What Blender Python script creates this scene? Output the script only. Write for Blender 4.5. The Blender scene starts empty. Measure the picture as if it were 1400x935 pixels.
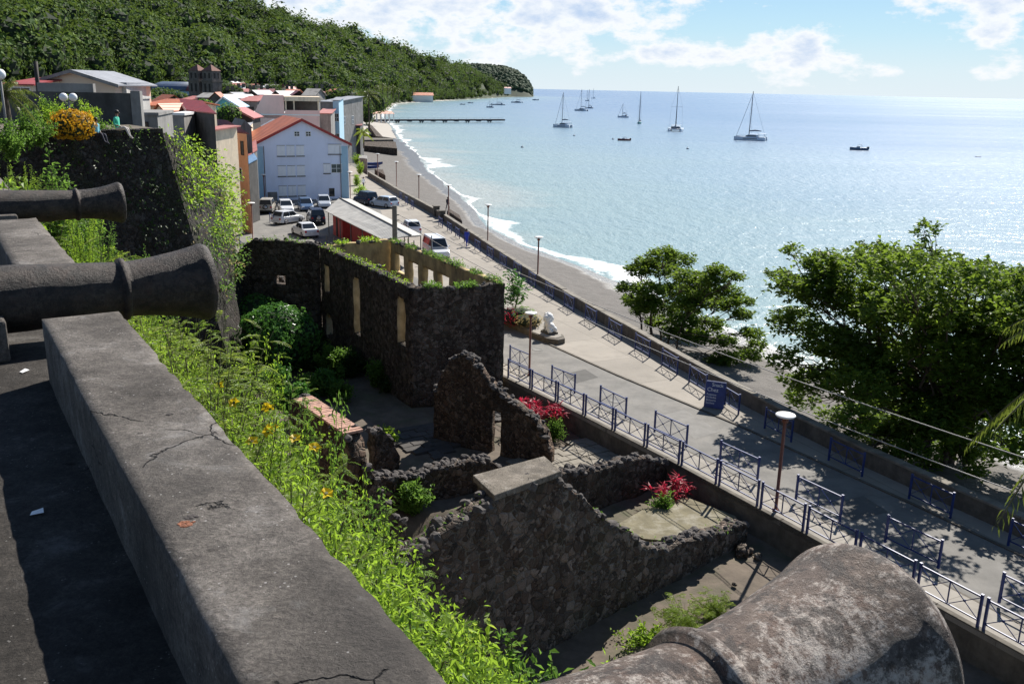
import bpy, bmesh, math, random
import numpy as np
from mathutils import Vector, Matrix, noise as mnoise
from math import radians as RD, sin, cos, pi
random.seed(7); rng = np.random.default_rng(7)
scn = bpy.context.scene
COL = scn.collection

# ------------------------------------------------------------------ camera
EYE = np.array([0., 0., 15.5]); FPX = 1250.
PIT = math.atan(346.5/FPX); ROL = RD(1.2)
FW = np.array([0, cos(PIT), -sin(PIT)]); UP0 = np.array([0, sin(PIT), cos(PIT)]); RT0 = np.array([1., 0, 0])
RT = cos(ROL)*RT0+sin(ROL)*UP0; UPV = -sin(ROL)*RT0+cos(ROL)*UP0
cam = bpy.data.cameras.new('camera'); cam.sensor_width = 36; cam.lens = 36*FPX/1400
cam.clip_start = .05; cam.clip_end = 150000
co = bpy.data.objects.new('camera', cam); COL.objects.link(co)
m = Matrix.Identity(4)
for i in range(3):
    m[i][0], m[i][1], m[i][2], m[i][3] = RT[i], UPV[i], -FW[i], EYE[i]
co.matrix_world = m; scn.camera = co

# ------------------------------------------------------------------ sky, sun, exposure
SUN_AZ, SUN_EL = 27., 42.           # degrees right of the view direction, above the horizon
scn.view_settings.view_transform = 'Standard'; scn.view_settings.look = 'None'
scn.view_settings.exposure = .75; scn.view_settings.gamma = 1.0
world = bpy.data.worlds.new('World'); scn.world = world; world.use_nodes = True
wn = world.node_tree; wn.nodes.clear()
def WN(t, **k):
    n = wn.nodes.new(t)
    for a, b in k.items(): setattr(n, a, b)
    return n
def wl(a, b): wn.links.new(a, b)
sky = WN('ShaderNodeTexSky', sky_type='NISHITA', sun_disc=False)
sky.sun_elevation = RD(SUN_EL); sky.sun_rotation = RD(SUN_AZ)
sky.air_density = 1.0; sky.dust_density = .15; sky.ozone_density = 2.2
bgn = WN('ShaderNodeBackground'); bgn.inputs['Strength'].default_value = .06
outn = WN('ShaderNodeOutputWorld'); wl(bgn.outputs[0], outn.inputs[0])
def wmath(op, a, b=None, clamp=False):
    n = WN('ShaderNodeMath', operation=op, use_clamp=clamp)
    for i, v in enumerate((a, b)):
        if v is None: continue
        if isinstance(v, (int, float)): n.inputs[i].default_value = v
        else: wl(v, n.inputs[i])
    return n.outputs[0]
tc = WN('ShaderNodeTexCoord')
def dir_of(px, py):
    d = FW+RT*(px-700)/FPX+UPV*(467.5-py)/FPX
    return d/np.linalg.norm(d)
# clouds: banks of cumulus set round the sky, each a soft mask times fractal noise (fixed directions, infinitely far)
mp = WN('ShaderNodeMapping'); wl(tc.outputs['Generated'], mp.inputs[0]); mp.inputs['Scale'].default_value = (1, 1, 2.1)
nz = WN('ShaderNodeTexNoise'); wl(mp.outputs[0], nz.inputs['Vector'])
nz.inputs['Scale'].default_value = 19; nz.inputs['Detail'].default_value = 9; nz.inputs['Roughness'].default_value = .62
banks = [(560, 0, .19, .060, .66), (750, 18, .15, .046, .72), (420, 30, .11, .06, .60), (640, 62, .09, .03, .55), (965, 72, .075, .022, .60), (1060, 74, .075, .026, .68), (1190, 94, .08, .014, .52),
         (890, 75, .03, .018, .5), (1310, 2, .07, .035, .66), (1375, 42, .05, .016, .62), (1380, 95, .06, .014, .5), (780, 68, .07, .022, .5), (770, 82, .12, .016, .4)]
for a in range(70, 330, 26):
    banks.append((None, a, .22, .06, .55))
sep = WN('ShaderNodeSeparateXYZ'); wl(tc.outputs['Generated'], sep.inputs[0])
azn = wmath('ARCTAN2', sep.outputs[0], sep.outputs[1]); eln = wmath('ARCSINE', sep.outputs[2])
acc = None
for b in banks:
    if b[0] is None:
        a0 = RD(b[1]); a0 = a0-2*pi if a0 > pi else a0; e0 = RD(9+(b[1]*7 % 11))
    else:
        d = dir_of(b[0], b[1]); a0 = math.atan2(d[0], d[1]); e0 = math.asin(d[2])
    qa = wmath('DIVIDE', wmath('SUBTRACT', azn, a0), b[2]); qe = wmath('DIVIDE', wmath('SUBTRACT', eln, e0), b[3])
    r2 = wmath('ADD', wmath('MULTIPLY', qa, qa), wmath('MULTIPLY', qe, qe))
    g = wmath('MULTIPLY', wmath('POWER', 2.718, wmath('MULTIPLY', r2, -.7)), b[4])
    acc = g if acc is None else wmath('MAXIMUM', acc, g)
dens = wmath('ADD', acc, wmath('MULTIPLY', wmath('SUBTRACT', nz.outputs['Fac'], .5), 1.55))
mask = wmath('MULTIPLY', wmath('SUBTRACT', dens, .36), 5.5, True)
thick = wmath('MULTIPLY', wmath('SUBTRACT', dens, .58), 3.0, True)
crmp = WN('ShaderNodeMixRGB'); wl(thick, crmp.inputs[0])
crmp.inputs[1].default_value = (9.7, 9.9, 10.2, 1); crmp.inputs[2].default_value = (5.4, 6.7, 8.9, 1)
# pale marine haze low over the horizon
low = WN('ShaderNodeValToRGB'); wl(wmath('MULTIPLY', wmath('MAXIMUM', eln, 0), 5.), low.inputs[0]); le = low.color_ramp.elements
le[0].position = 0; le[0].color = (7.6, 8.7, 9.4, 1); le[1].position = 1; le[1].color = (1.9, 4.3, 8.2, 1)
for p_, c_ in ((.12, (6.6, 8.3, 9.5, 1)), (.3, (4.6, 7.4, 9.5, 1)), (.5, (3.2, 6.3, 9.4, 1))):
    q_ = le.new(p_); q_.color = c_
hz = wmath('POWER', 2.718, wmath('MULTIPLY', wmath('MAXIMUM', eln, 0), -5.))
hmix = WN('ShaderNodeMixRGB'); wl(wmath('MULTIPLY', hz, .97), hmix.inputs[0]); wl(sky.outputs[0], hmix.inputs[1]); wl(low.outputs[0], hmix.inputs[2])
cmix = WN('ShaderNodeMixRGB'); wl(wmath('MULTIPLY', mask, .92), cmix.inputs[0]); wl(hmix.outputs[0], cmix.inputs[1]); wl(crmp.outputs[0], cmix.inputs[2])
wl(cmix.outputs[0], bgn.inputs['Color'])
sl = bpy.data.lights.new('sun', 'SUN'); sl.energy = 5.0; sl.angle = RD(.5); sl.color = (1, .95, .87)
so = bpy.data.objects.new('sun', sl); COL.objects.link(so)
sdir = Vector((sin(RD(SUN_AZ))*cos(RD(SUN_EL)), cos(RD(SUN_AZ))*cos(RD(SUN_EL)), sin(RD(SUN_EL))))
so.rotation_euler = sdir.to_track_quat('Z', 'Y').to_euler(); so.location = (40, 40, 60)

# ------------------------------------------------------------------ survey helpers: read a real position off the site plan
def ray(x, y): return FW+RT*(x-700)/FPX+UPV*(467.5-y)/FPX
def P(x, y, z=0.):
    d = ray(x, y); return EYE+d*((z-EYE[2])/d[2])
def PD(x, y, D):
    d = ray(x, y); return EYE+d*(D/math.hypot(d[0], d[1]))
def hit(px, py, a, b):
    d = ray(px, py); a = np.array(a[:2]); b = np.array(b[:2]); e = (b-a)/np.linalg.norm(b-a); n = np.array([-e[1], e[0]])
    t = (n@(a-EYE[:2]))/(n@d[:2]); q = EYE+d*t
    return float((q[:2]-a)@e), float(q[2])

# ------------------------------------------------------------------ materials
def newmat(name):
    mt = bpy.data.materials.new(name); mt.use_nodes = True
    nt = mt.node_tree; b = nt.nodes['Principled BSDF']
    return mt, nt, b
class NT:
    def __init__(s, nt): s.nt = nt
    def n(s, t, **k):
        q = s.nt.nodes.new(t)
        for a, b in k.items(): setattr(q, a, b)
        return q
    def l(s, a, b): s.nt.links.new(a, b)
    def math(s, op, a, b=None, clamp=False):
        q = s.n('ShaderNodeMath', operation=op, use_clamp=clamp)
        for i, v in enumerate((a, b)):
            if v is None: continue
            if isinstance(v, (int, float)): q.inputs[i].default_value = v
            else: s.l(v, q.inputs[i])
        return q.outputs[0]
    def co(s, kind='Object', scale=(1, 1, 1)):
        if kind == 'World': o = s.n('ShaderNodeNewGeometry').outputs['Position']
        else: o = s.n('ShaderNodeTexCoord').outputs[kind]
        mp = s.n('ShaderNodeMapping'); mp.inputs['Scale'].default_value = scale; s.l(o, mp.inputs[0]); return mp.outputs[0]
    def noise(s, v, sc, det=6, ro=.6, dist=0):
        q = s.n('ShaderNodeTexNoise'); s.l(v, q.inputs['Vector']); q.inputs['Scale'].default_value = sc
        q.inputs['Detail'].default_value = det; q.inputs['Roughness'].default_value = ro; q.inputs['Distortion'].default_value = dist
        return q.outputs['Fac']
    def vor(s, v, sc, feat='F1', out='Distance', rnd=1):
        q = s.n('ShaderNodeTexVoronoi', feature=feat); s.l(v, q.inputs['Vector']); q.inputs['Scale'].default_value = sc
        q.inputs['Randomness'].default_value = rnd
        return q.outputs[out]
    def ramp(s, f, stops):
        q = s.n('ShaderNodeValToRGB'); s.l(f, q.inputs[0]); e = q.color_ramp.elements
        while len(e) < len(stops): e.new(.5)
        for k, (p_, c) in enumerate(stops):
            e[k].position = p_; e[k].color = (*c, 1) if len(c) == 3 else c
        return q.outputs[0]
    def mix(s, f, a, b, mode='MIX'):
        q = s.n('ShaderNodeMixRGB', blend_type=mode)
        for i, v in enumerate((f, a, b)):
            if isinstance(v, (int, float)): q.inputs[i].default_value = v
            elif isinstance(v, tuple): q.inputs[i].default_value = (*v, 1)
            else: s.l(v, q.inputs[i])
        return q.outputs[0]
    def bump(s, h, st=.5, d=.02, prev=None):
        q = s.n('ShaderNodeBump'); q.inputs['Strength'].default_value = st; q.inputs['Distance'].default_value = d; s.l(h, q.inputs['Height'])
        if prev is not None: s.l(prev, q.inputs['Normal'])
        return q.outputs[0]
def S(b, k, v): b.inputs[k].default_value = v
def plain(name, c, rough=.7, metal=0., spec=.5, var=.25, sc=3., bump=0., bsc=20., kind='Object', dirt=None):
    """one paint or stone colour with uneven wear"""
    mt, nt, b = newmat(name); t = NT(nt); v = t.co(kind)
    f = t.noise(v, sc); d = tuple(x*(1-var) for x in c); h = tuple(min(1, x*(1+var*.7)) for x in c)
    col = t.ramp(f, [(.3, d), (.7, h)])
    if dirt:
        f2 = t.noise(t.co(kind, (1, 1, .25)), dirt[1], 8, .7); col = t.mix(t.ramp(f2, [(.48, (0, 0, 0)), (.68, (dirt[2],)*3)]), col, dirt[0])
    nt.links.new(col, b.inputs['Base Color']); S(b, 'Roughness', rough); S(b, 'Metallic', metal); S(b, 'Specular IOR Level', spec)
    if bump: nt.links.new(t.bump(t.noise(v, bsc), bump, .02), b.inputs['Normal'])
    return mt
def leafmat(name, c1, c2, tr=.45, trc=None, rough=.45, big=(.8, .5, .6)):
    mt, nt, b = newmat(name); t = NT(nt); g = t.n('ShaderNodeNewGeometry')
    col = t.ramp(g.outputs['Random Per Island'], [(0, c1), (.55, tuple((a+q)/2 for a, q in zip(c1, c2))), (1, c2)])
    bg = t.ramp(t.noise(t.co('World'), big[0], 4, .65), [(.38, (0, 0, 0)), (.62, (big[1],)*3)])
    col = t.mix(bg, col, tuple(x*big[2] for x in c1))
    nt.links.new(col, b.inputs['Base Color']); S(b, 'Roughness', rough); S(b, 'Specular IOR Level', .18)
    tl = t.n('ShaderNodeBsdfTranslucent'); tcn = t.mix(.65, col, trc or tuple(min(1, x*2.4) for x in c2)); t.l(tcn, tl.inputs[0])
    mx = t.n('ShaderNodeMixShader'); mx.inputs[0].default_value = tr; t.l(b.outputs[0], mx.inputs[1]); t.l(tl.outputs[0], mx.inputs[2])
    t.l(mx.outputs[0], nt.nodes['Material Output'].inputs[0])
    return mt
def stonemat(name, base, light, mortar, sc=3.2, moss=.25, ochre=None, flat=False):
    """rubble masonry: irregular stones of differing tone, dark crevices, pale mortar patches, soot and moss"""
    mt, nt, b = newmat(name); t = NT(nt); v0 = t.co('World')
    wob = t.n('ShaderNodeTexNoise'); t.l(v0, wob.inputs['Vector']); wob.inputs['Scale'].default_value = 3.1; wob.inputs['Detail'].default_value = 4
    v = t.mix(.16, v0, wob.outputs['Color'], 'ADD')
    def layer(k):
        cell = t.vor(v, sc*k, 'F1', 'Color'); edge = t.vor(v, sc*k, 'DISTANCE_TO_EDGE', 'Distance'); sp = t.n('ShaderNodeSeparateColor'); t.l(cell, sp.inputs[0])
        st = t.ramp(sp.outputs[0], [(0, tuple(x*.45 for x in base)), (.4, base), (.75, light), (1, tuple(x*1.7 for x in light))])
        return t.mix(t.math('MULTIPLY', sp.outputs[1], .3), st, tuple(x*y for x, y in zip(light, (1.35, .95, .75)))), edge
    s1, e1 = layer(1.); s2, e2 = layer(1.9); pick = t.math('GREATER_THAN', t.noise(v0, 1.7, 3), .52)
    stone = t.mix(pick, s1, s2); eq = t.n('ShaderNodeMix', data_type='FLOAT'); t.l(pick, eq.inputs[0]); t.l(e1, eq.inputs[2]); t.l(e2, eq.inputs[3]); edge = eq.outputs[0]
    stone = t.mix(.75, stone, t.ramp(t.noise(v0, 22, 9, .75), [(.3, (.3, .3, .3)), (.68, (1.5, 1.5, 1.5))]), 'MULTIPLY')
    er = t.math('ADD', edge, t.math('MULTIPLY', t.math('SUBTRACT', t.noise(v0, 13, 6, .7), .5), .16))
    mort = t.math('SUBTRACT', 1., t.math('MULTIPLY', er, 11.), True); patch = t.ramp(t.noise(v0, .8, 5, .65), [(.42, (0, 0, 0)), (.58, (1, 1, 1))])
    col = t.mix(t.math('MULTIPLY', mort, patch), stone, mortar)
    crev = t.math('SUBTRACT', 1., t.math('MULTIPLY', edge, 26.), True); col = t.mix(t.math('MULTIPLY', crev, .85), col, (.008, .007, .007))
    if ochre: col = t.mix(t.ramp(t.noise(t.co('World', (1, 1, .3)), .9, 7, .65), [(.4, (0, 0, 0)), (.62, (.9, .9, .9))]), col, ochre)
    col = t.mix(t.ramp(t.noise(v0, .9, 7, .7), [(.5, (0, 0, 0)), (.72, (moss, moss, moss))]), col, (.03, .045, .012))
    soot = t.noise(t.co('World', (1, 1, .2)), .8, 6, .65)
    col = t.mix(t.ramp(soot, [(.47, (0, 0, 0)), (.74, (.7, .7, .7))]), col, (.014, .012, .012))
    nt.links.new(col, b.inputs['Base Color']); S(b, 'Roughness', .9); S(b, 'Specular IOR Level', .25)
    h = t.math('ADD', t.math('MULTIPLY', t.math('MINIMUM', edge, .16), 5.), t.math('MULTIPLY', t.noise(v0, 16, 6, .7), .6))
    nt.links.new(t.bump(h, 1., .07), b.inputs['Normal'])
    return mt
def concrete_dark(name, a, bb, spot, bsc=1.):
    """old lime concrete: gritty aggregate, lichen bloom, dark weather stains, a few hairline cracks"""
    mt, nt, b = newmat(name); t = NT(nt); v = t.co('World')
    f = t.noise(v, 1.7, 9, .7); col = t.ramp(f, [(.28, tuple(x*.5 for x in a)), (.5, a), (.72, bb)])
    grit = t.noise(v, 60, 9, .8); col = t.mix(.8, col, t.ramp(grit, [(.3, (.25, .24, .23)), (.5, (.85, .84, .82)), (.7, (1.7, 1.65, 1.6))]), 'MULTIPLY')
    mid = t.noise(v, 12, 7, .75); col = t.mix(.6, col, t.ramp(mid, [(.32, (.4, .38, .37)), (.65, (1.3, 1.27, 1.22))]), 'MULTIPLY')
    lich = t.ramp(t.noise(v, 3.4, 9, .72, .5), [(.57, (0, 0, 0)), (.70, (.6, .6, .6))]); col = t.mix(lich, col, spot)
    stain = t.ramp(t.noise(v, 1.1, 6, .6, .3), [(.5, (0, 0, 0)), (.66, (.65, .65, .65))]); col = t.mix(stain, col, tuple(x*.4 for x in a))
    peb = t.math('LESS_THAN', t.vor(v, 42), .16); sel = t.math('GREATER_THAN', t.noise(v, 9, 3), .58); col = t.mix(t.math('MULTIPLY', t.math('MULTIPLY', peb, sel), .6), col, tuple(x*1.3 for x in spot))
    wn_ = t.n('ShaderNodeTexNoise'); t.l(v, wn_.inputs['Vector']); wn_.inputs['Scale'].default_value = 6; wn_.inputs['Detail'].default_value = 6
    wv = t.mix(.22, v, wn_.outputs['Color'], 'ADD'); crk = t.vor(wv, 1.1, 'DISTANCE_TO_EDGE'); cm = t.math('SUBTRACT', 1., t.math('MULTIPLY', crk, 150.), True)
    cm = t.math('MULTIPLY', cm, t.math('GREATER_THAN', t.noise(v, 1.3, 3), .56)); col = t.mix(t.math('MULTIPLY', cm, .85), col, (.012, .011, .01))
    nt.links.new(col, b.inputs['Base Color']); S(b, 'Roughness', .95); S(b, 'Specular IOR Level', .2)
    h = t.math('ADD', t.math('ADD', t.math('MULTIPLY', grit, .5), t.math('MULTIPLY', mid, .9)), t.math('MULTIPLY', cm, -1.2))
    h = t.math('ADD', h, t.math('MULTIPLY', t.math('LESS_THAN', t.vor(v, 15), .14), -.5))
    nt.links.new(t.bump(h, 1., .02*bsc), b.inputs['Normal'])
    return mt
def ironmat(name, k, li_amt=.5):
    """pitted gun iron: dark scale, rust bloom, pale lichen crust"""
    mt, nt, b = newmat(name); t = NT(nt); v = t.co('Object'); vl = t.co('Object', (1, .35, 1))
    f = t.noise(vl, 10, 9, .72); col = t.ramp(f, [(.3, (.018*k, .0125*k, .01*k)), (.5, (.07*k, .047*k, .036*k)), (.7, (.135*k, .098*k, .075*k))])
    rust = t.ramp(t.noise(v, 6, 8, .7), [(.52, (0, 0, 0)), (.66, (.55, .55, .55))]); col = t.mix(rust, col, (.11*k, .05*k, .03*k))
    pale = t.math('ADD', t.noise(v, 30, 10, .8, .2), t.math('MULTIPLY', t.math('SUBTRACT', t.noise(v, 3.2, 3), .5), .55))
    li = t.ramp(pale, [(.49, (0, 0, 0)), (.58, (li_amt,)*3), (.72, (min(1, li_amt*1.5),)*3)]); col = t.mix(li, col, (.34*k, .30*k, .265*k))
    dk = t.ramp(t.noise(v, 9, 10, .8, .3), [(.49, (0, 0, 0)), (.56, (.8, .8, .8))]); col = t.mix(dk, col, (.014*k, .0095*k, .008*k))
    nt.links.new(col, b.inputs['Base Color']); S(b, 'Roughness', .6); S(b, 'Metallic', .1); S(b, 'Specular IOR Level', .4)
    h = t.math('ADD', t.math('MULTIPLY', t.noise(v, 38, 9, .78), .8), t.math('MULTIPLY', t.noise(vl, 12, 6), .8))
    nt.links.new(t.bump(h, .95, .014), b.inputs['Normal'])
    return mt
def roofmat(name, c, pitch=4., axis=0, rust=.2, bs=.55):
    """corrugated sheet"""
    mt, nt, b = newmat(name); t = NT(nt); v = t.co('Object')
    sp = t.n('ShaderNodeSeparateXYZ'); t.l(v, sp.inputs[0])
    w = t.math('SINE', t.math('MULTIPLY', sp.outputs[axis], pitch*2*pi))
    f = t.noise(v, .8, 7, .7); col = t.ramp(f, [(.3, tuple(x*.65 for x in c)), (.7, tuple(min(1, x*1.15) for x in c))])
    col = t.mix(t.ramp(t.noise(v, 1.7, 7, .7), [(.52, (0, 0, 0)), (.7, (rust, rust, rust))]), col, (.13, .07, .05))
    nt.links.new(col, b.inputs['Base Color']); S(b, 'Roughness', .5)
    nt.links.new(t.bump(w, bs, .03), b.inputs['Normal'])
    return mt
M = {}
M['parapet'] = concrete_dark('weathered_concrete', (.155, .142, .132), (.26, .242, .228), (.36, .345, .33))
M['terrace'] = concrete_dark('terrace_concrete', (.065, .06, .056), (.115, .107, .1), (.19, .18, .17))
M['iron'] = ironmat('old_iron', .42, .08); M['iron_pale'] = ironmat('lichened_iron', 1.3, .75)
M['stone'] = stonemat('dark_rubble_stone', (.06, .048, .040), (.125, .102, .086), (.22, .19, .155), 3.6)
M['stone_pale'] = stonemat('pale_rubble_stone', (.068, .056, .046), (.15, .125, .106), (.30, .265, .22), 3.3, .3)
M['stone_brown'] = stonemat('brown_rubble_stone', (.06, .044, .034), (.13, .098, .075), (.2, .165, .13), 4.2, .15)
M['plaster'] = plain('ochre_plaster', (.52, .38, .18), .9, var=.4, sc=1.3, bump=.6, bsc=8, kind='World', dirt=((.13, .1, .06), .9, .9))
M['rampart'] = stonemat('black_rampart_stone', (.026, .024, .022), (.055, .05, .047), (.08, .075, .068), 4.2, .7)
M['rubble'] = plain('rubble_rock', (.085, .075, .07), .95, var=.5, sc=5, bump=.8, bsc=14, kind='World')
M['captop'] = concrete_dark('mortar_capping', (.2, .18, .155), (.3, .27, .24), (.42, .4, .37))
M['shadefloor'] = plain('shade_dark_flagstone', (.06, .054, .05), .9, var=.4, sc=1.5, bump=.6, bsc=18, kind='World')  # floor tone lowered to imitate the shade inside the ruin rooms
M['brick'] = plain('brick_capping', (.46, .27, .2), .9, var=.4, sc=6, bump=.8, bsc=18, kind='World')
M['asphalt'] = plain('asphalt', (.15, .143, .132), .85, var=.28, sc=.9, bump=.5, bsc=60, kind='World', dirt=((.22, .205, .185), .5, .7))
M['paving'] = plain('beige_paving', (.29, .26, .222), .88, var=.22, sc=.8, bump=.5, bsc=30, kind='World', dirt=((.2, .18, .155), .4, .8))
M['walk'] = plain('pavement_concrete', (.29, .265, .23), .9, var=.15, sc=1.1, bump=.3, bsc=30, kind='World', dirt=((.17, .155, .13), 1.2, .6))
M['soil'] = plain('bare_soil', (.12, .095, .072), .95, var=.35, sc=1.5, bump=.9, bsc=9, kind='World', dirt=((.06, .075, .03), .6, .6))
M['olive'] = plain('mossy_ground', (.165, .145, .09), .95, var=.3, sc=2, bump=.8, bsc=12, kind='World', dirt=((.33, .31, .26), 1.6, .7))
M['wallcap'] = plain('sea_wall_stone', (.12, .105, .085), .9, var=.4, sc=2.5, bump=.8, bsc=12, kind='World', dirt=((.05, .043, .036), 1.0, .8))
M['blue'] = plain('blue_paint', (.018, .04, .17), .4, var=.3)
M['rustpole'] = plain('rust_brown_paint', (.17, .055, .03), .5, var=.3)
M['white'] = plain('white_paint', (.78, .78, .77), .5, var=.06)
M['whitewall'] = plain('white_limewash', (.76, .81, .97), .8, var=.04, sc=.5, kind='Object', dirt=((.6, .64, .75), .9, .35))
M['cream'] = plain('cream_render', (.78, .64, .47), .85, var=.1, dirt=((.3, .25, .2), .9, .5))
M['pink'] = plain('pink_render', (.90, .58, .51), .85, var=.08, sc=.5, dirt=((.6, .4, .36), .6, .35))
M['peach'] = plain('peach_render', (.7, .53, .40), .85, var=.08, sc=.4)
M['grey'] = plain('grey_block', (.25, .24, .23), .9, var=.25, sc=1.2, dirt=((.07, .065, .06), .5, .7))
M['lgrey'] = plain('light_grey_render', (.55, .53, .5), .9, var=.15, sc=1., dirt=((.2, .19, .18), .6, .6))
M['dgrey'] = plain('dark_blockwork', (.085, .08, .075), .9, var=.4, sc=1.0, dirt=((.03, .028, .026), .6, .8))
M['teal'] = plain('teal_render', (.16, .5, .57), .8, var=.1)
M['orange'] = plain('orange_render', (.78, .42, .25), .8, var=.12)
M['dark'] = plain('dark_timber', (.035, .028, .025), .8, var=.4)
M['glass'] = plain('dark_glass', (.02, .025, .03), .08, var=.1, spec=.8)
M['shut'] = plain('white_shutter', (.86, .87, .90), .6, var=.04)
M['paleblue'] = plain('pale_blue_paint', (.36, .55, .68), .8, var=.05)  # plain pale blue paint, its own colour
M['r_red'] = roofmat('red_sheet_roof', (.36, .045, .04)); M['r_maroon'] = roofmat('maroon_sheet_roof', (.23, .05, .05)); M['r_pink'] = roofmat('faded_red_roof', (.46, .15, .12))
M['r_orange'] = roofmat('orange_sheet_roof', (.46, .12, .035), rust=.1); M['r_grey'] = roofmat('grey_sheet_roof', (.25, .26, .29)); M['r_pale'] = roofmat('pale_sheet_roof', (.44, .42, .38), 6., 0, .08, .25)
M['r_blue'] = roofmat('blue_sheet_roof', (.16, .3, .5)); M['r_navy'] = roofmat('slate_blue_roof', (.1, .14, .22), 1.2, 1)
M['redtrim'] = plain('red_trim', (.36, .035, .03), .5, var=.15)
M['redwall'] = plain('red_board', (.38, .03, .025), .6, var=.25)
M['umbrella'] = plain('red_canvas', (.5, .1, .1), .8)
M['tyre'] = plain('tyre_rubber', (.018, .018, .018), .85); M['rim'] = plain('alloy_rim', (.45, .45, .47), .35, .6)
M['headlight'] = plain('lamp_glass', (.75, .76, .78), .15); M['taillight'] = plain('red_lens', (.45, .03, .03), .25)
for nm, c in dict(c_white=(.75, .76, .78), c_silver=(.48, .52, .58), c_beige=(.48, .44, .38), c_navy=(.02, .03, .06), c_blue=(.09, .15, .26), c_grey=(.2, .21, .23), c_pale=(.42, .5, .6)).items():
    M[nm] = plain('car_paint'+nm[1:], c, .22, .1, .6, .04)
M['bark'] = plain('bark', (.10, .075, .055), .9, var=.5, sc=4, bump=.9, bsc=14)
M['stem'] = plain('green_stem', (.12, .12, .045), .8, var=.4)
M['hull'] = plain('white_gelcoat', (.62, .68, .76), .3, var=.05); M['hull_grey'] = plain('grey_gelcoat', (.3, .36, .44), .35, var=.1)
M['hull_green'] = plain('green_hull', (.06, .25, .24), .4); M['hull_red'] = plain('dark_red_hull', (.12, .03, .035), .4); M['hull_blue'] = plain('blue_hull', (.05, .1, .18), .4)
M['canvas'] = plain('navy_canvas', (.03, .06, .12), .8); M['mast'] = plain('alloy_mast', (.16, .17, .2), .4, .4)
M['jetty'] = plain('dark_jetty_timber', (.04, .045, .055), .85, var=.4)
M['skin'] = plain('skin', (.24, .13, .085), .6); M['hair'] = plain('black_hair', (.012, .01, .01), .6)
M['shirt_green'] = plain('green_cloth', (.06, .5, .34), .8); M['shirt_blue'] = plain('blue_cloth', (.03, .06, .42), .8); M['shirt_white'] = plain('white_cloth', (.7, .7, .72), .8); M['shirt_aqua'] = plain('aqua_cloth', (.15, .42, .5), .8)
M['trouser_pale'] = plain('pale_cloth', (.6, .55, .5), .8); M['trouser_dark'] = plain('dark_cloth', (.03, .03, .05), .8)
M['rust'] = plain('rust_stain', (.22, .085, .045), .95, var=.4, sc=20, bump=.6, bsc=60); M['paper'] = plain('paper', (.8, .8, .8), .8, var=.05)
M['pole'] = plain('grey_pole', (.17, .165, .155), .85, var=.25); M['cable'] = plain('pale_cable', (.3, .29, .28), .6)
M['globe'] = plain('white_globe', (.82, .82, .84), .25, var=.03)
L = {}
L['lime'] = leafmat('lime_leaves', (.11, .20, .024), (.23, .34, .045), .52, (.47, .71, .06))
L['fern'] = leafmat('yellow_green_leaflets', (.14, .23, .025), (.26, .34, .05), .55, (.50, .62, .08))
L['mid'] = leafmat('mid_green_leaves', (.06, .13, .022), (.13, .23, .045), .45, (.26, .46, .07))
L['round'] = leafmat('glossy_round_leaves', (.05, .14, .03), (.10, .23, .05), .35, (.16, .38, .06), .3)
L['almond'] = leafmat('sea_almond_leaves', (.045, .10, .018), (.145, .21, .035), .44, (.29, .42, .04), .5)
L['forest'] = leafmat('forest_leaves', (.06, .12, .03), (.17, .24, .055), .2, (.25, .36, .06), .8, (.075, .85, .5))
L['palm'] = leafmat('palm_leaflets', (.05, .09, .018), (.13, .16, .03), .35, (.26, .32, .04), .35)
L['croton'] = leafmat('yellow_croton_leaves', (.55, .26, .015), (.72, .46, .03), .4, (.85, .5, .03))
L['ti'] = leafmat('red_cordyline_leaves', (.25, .012, .03), (.5, .03, .07), .45, (.75, .04, .1))
L['dry'] = leafmat('dry_grass', (.3, .23, .1), (.42, .34, .17), .4, (.55, .45, .2))
L['flower'] = leafmat('yellow_petals', (.72, .5, .02), (.85, .66, .04), .4, (.9, .65, .03))
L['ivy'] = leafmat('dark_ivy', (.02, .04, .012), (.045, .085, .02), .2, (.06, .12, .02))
L['core'] = plain('shade_dark_foliage', (.014, .026, .010), .9, var=.5, sc=.5, kind='World')  # core colour darkened to imitate shade inside and between crowns

def joints(m_, gap=4.5):
    nt = m_.node_tree; t = NT(nt); b = nt.nodes['Principled BSDF']; src = b.inputs['Base Color'].links[0].from_socket; sp = t.n('ShaderNodeSeparateXYZ'); t.l(t.co('World'), sp.inputs[0])
    a = t.math('ADD', t.math('MULTIPLY', sp.outputs[0], -.42), t.math('MULTIPLY', sp.outputs[1], .907)); c = t.math('ADD', t.math('MULTIPLY', sp.outputs[0], .907), t.math('MULTIPLY', sp.outputs[1], .42))
    ln = t.math('MAXIMUM', t.math('LESS_THAN', t.math('FRACT', t.math('DIVIDE', a, gap)), .010), t.math('LESS_THAN', t.math('FRACT', t.math('DIVIDE', c, gap*.8)), .010))
    tone = t.n('ShaderNodeTexWhiteNoise', noise_dimensions='2D'); cv = t.n('ShaderNodeCombineXYZ'); t.l(t.math('FLOOR', t.math('DIVIDE', a, gap)), cv.inputs[0]); t.l(t.math('FLOOR', t.math('DIVIDE', c, gap*.8)), cv.inputs[1]); t.l(cv.outputs[0], tone.inputs[0])
    col = t.mix(.22, src, t.ramp(tone.outputs['Value'], [(0, (.5, .5, .5)), (1, (1.2, 1.2, 1.2))]), 'MULTIPLY'); col = t.mix(t.math('MULTIPLY', ln, .6), col, (.07, .06, .05)); nt.links.new(col, b.inputs['Base Color'])
joints(M['paving']); joints(M['walk'], 2.2)
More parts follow.
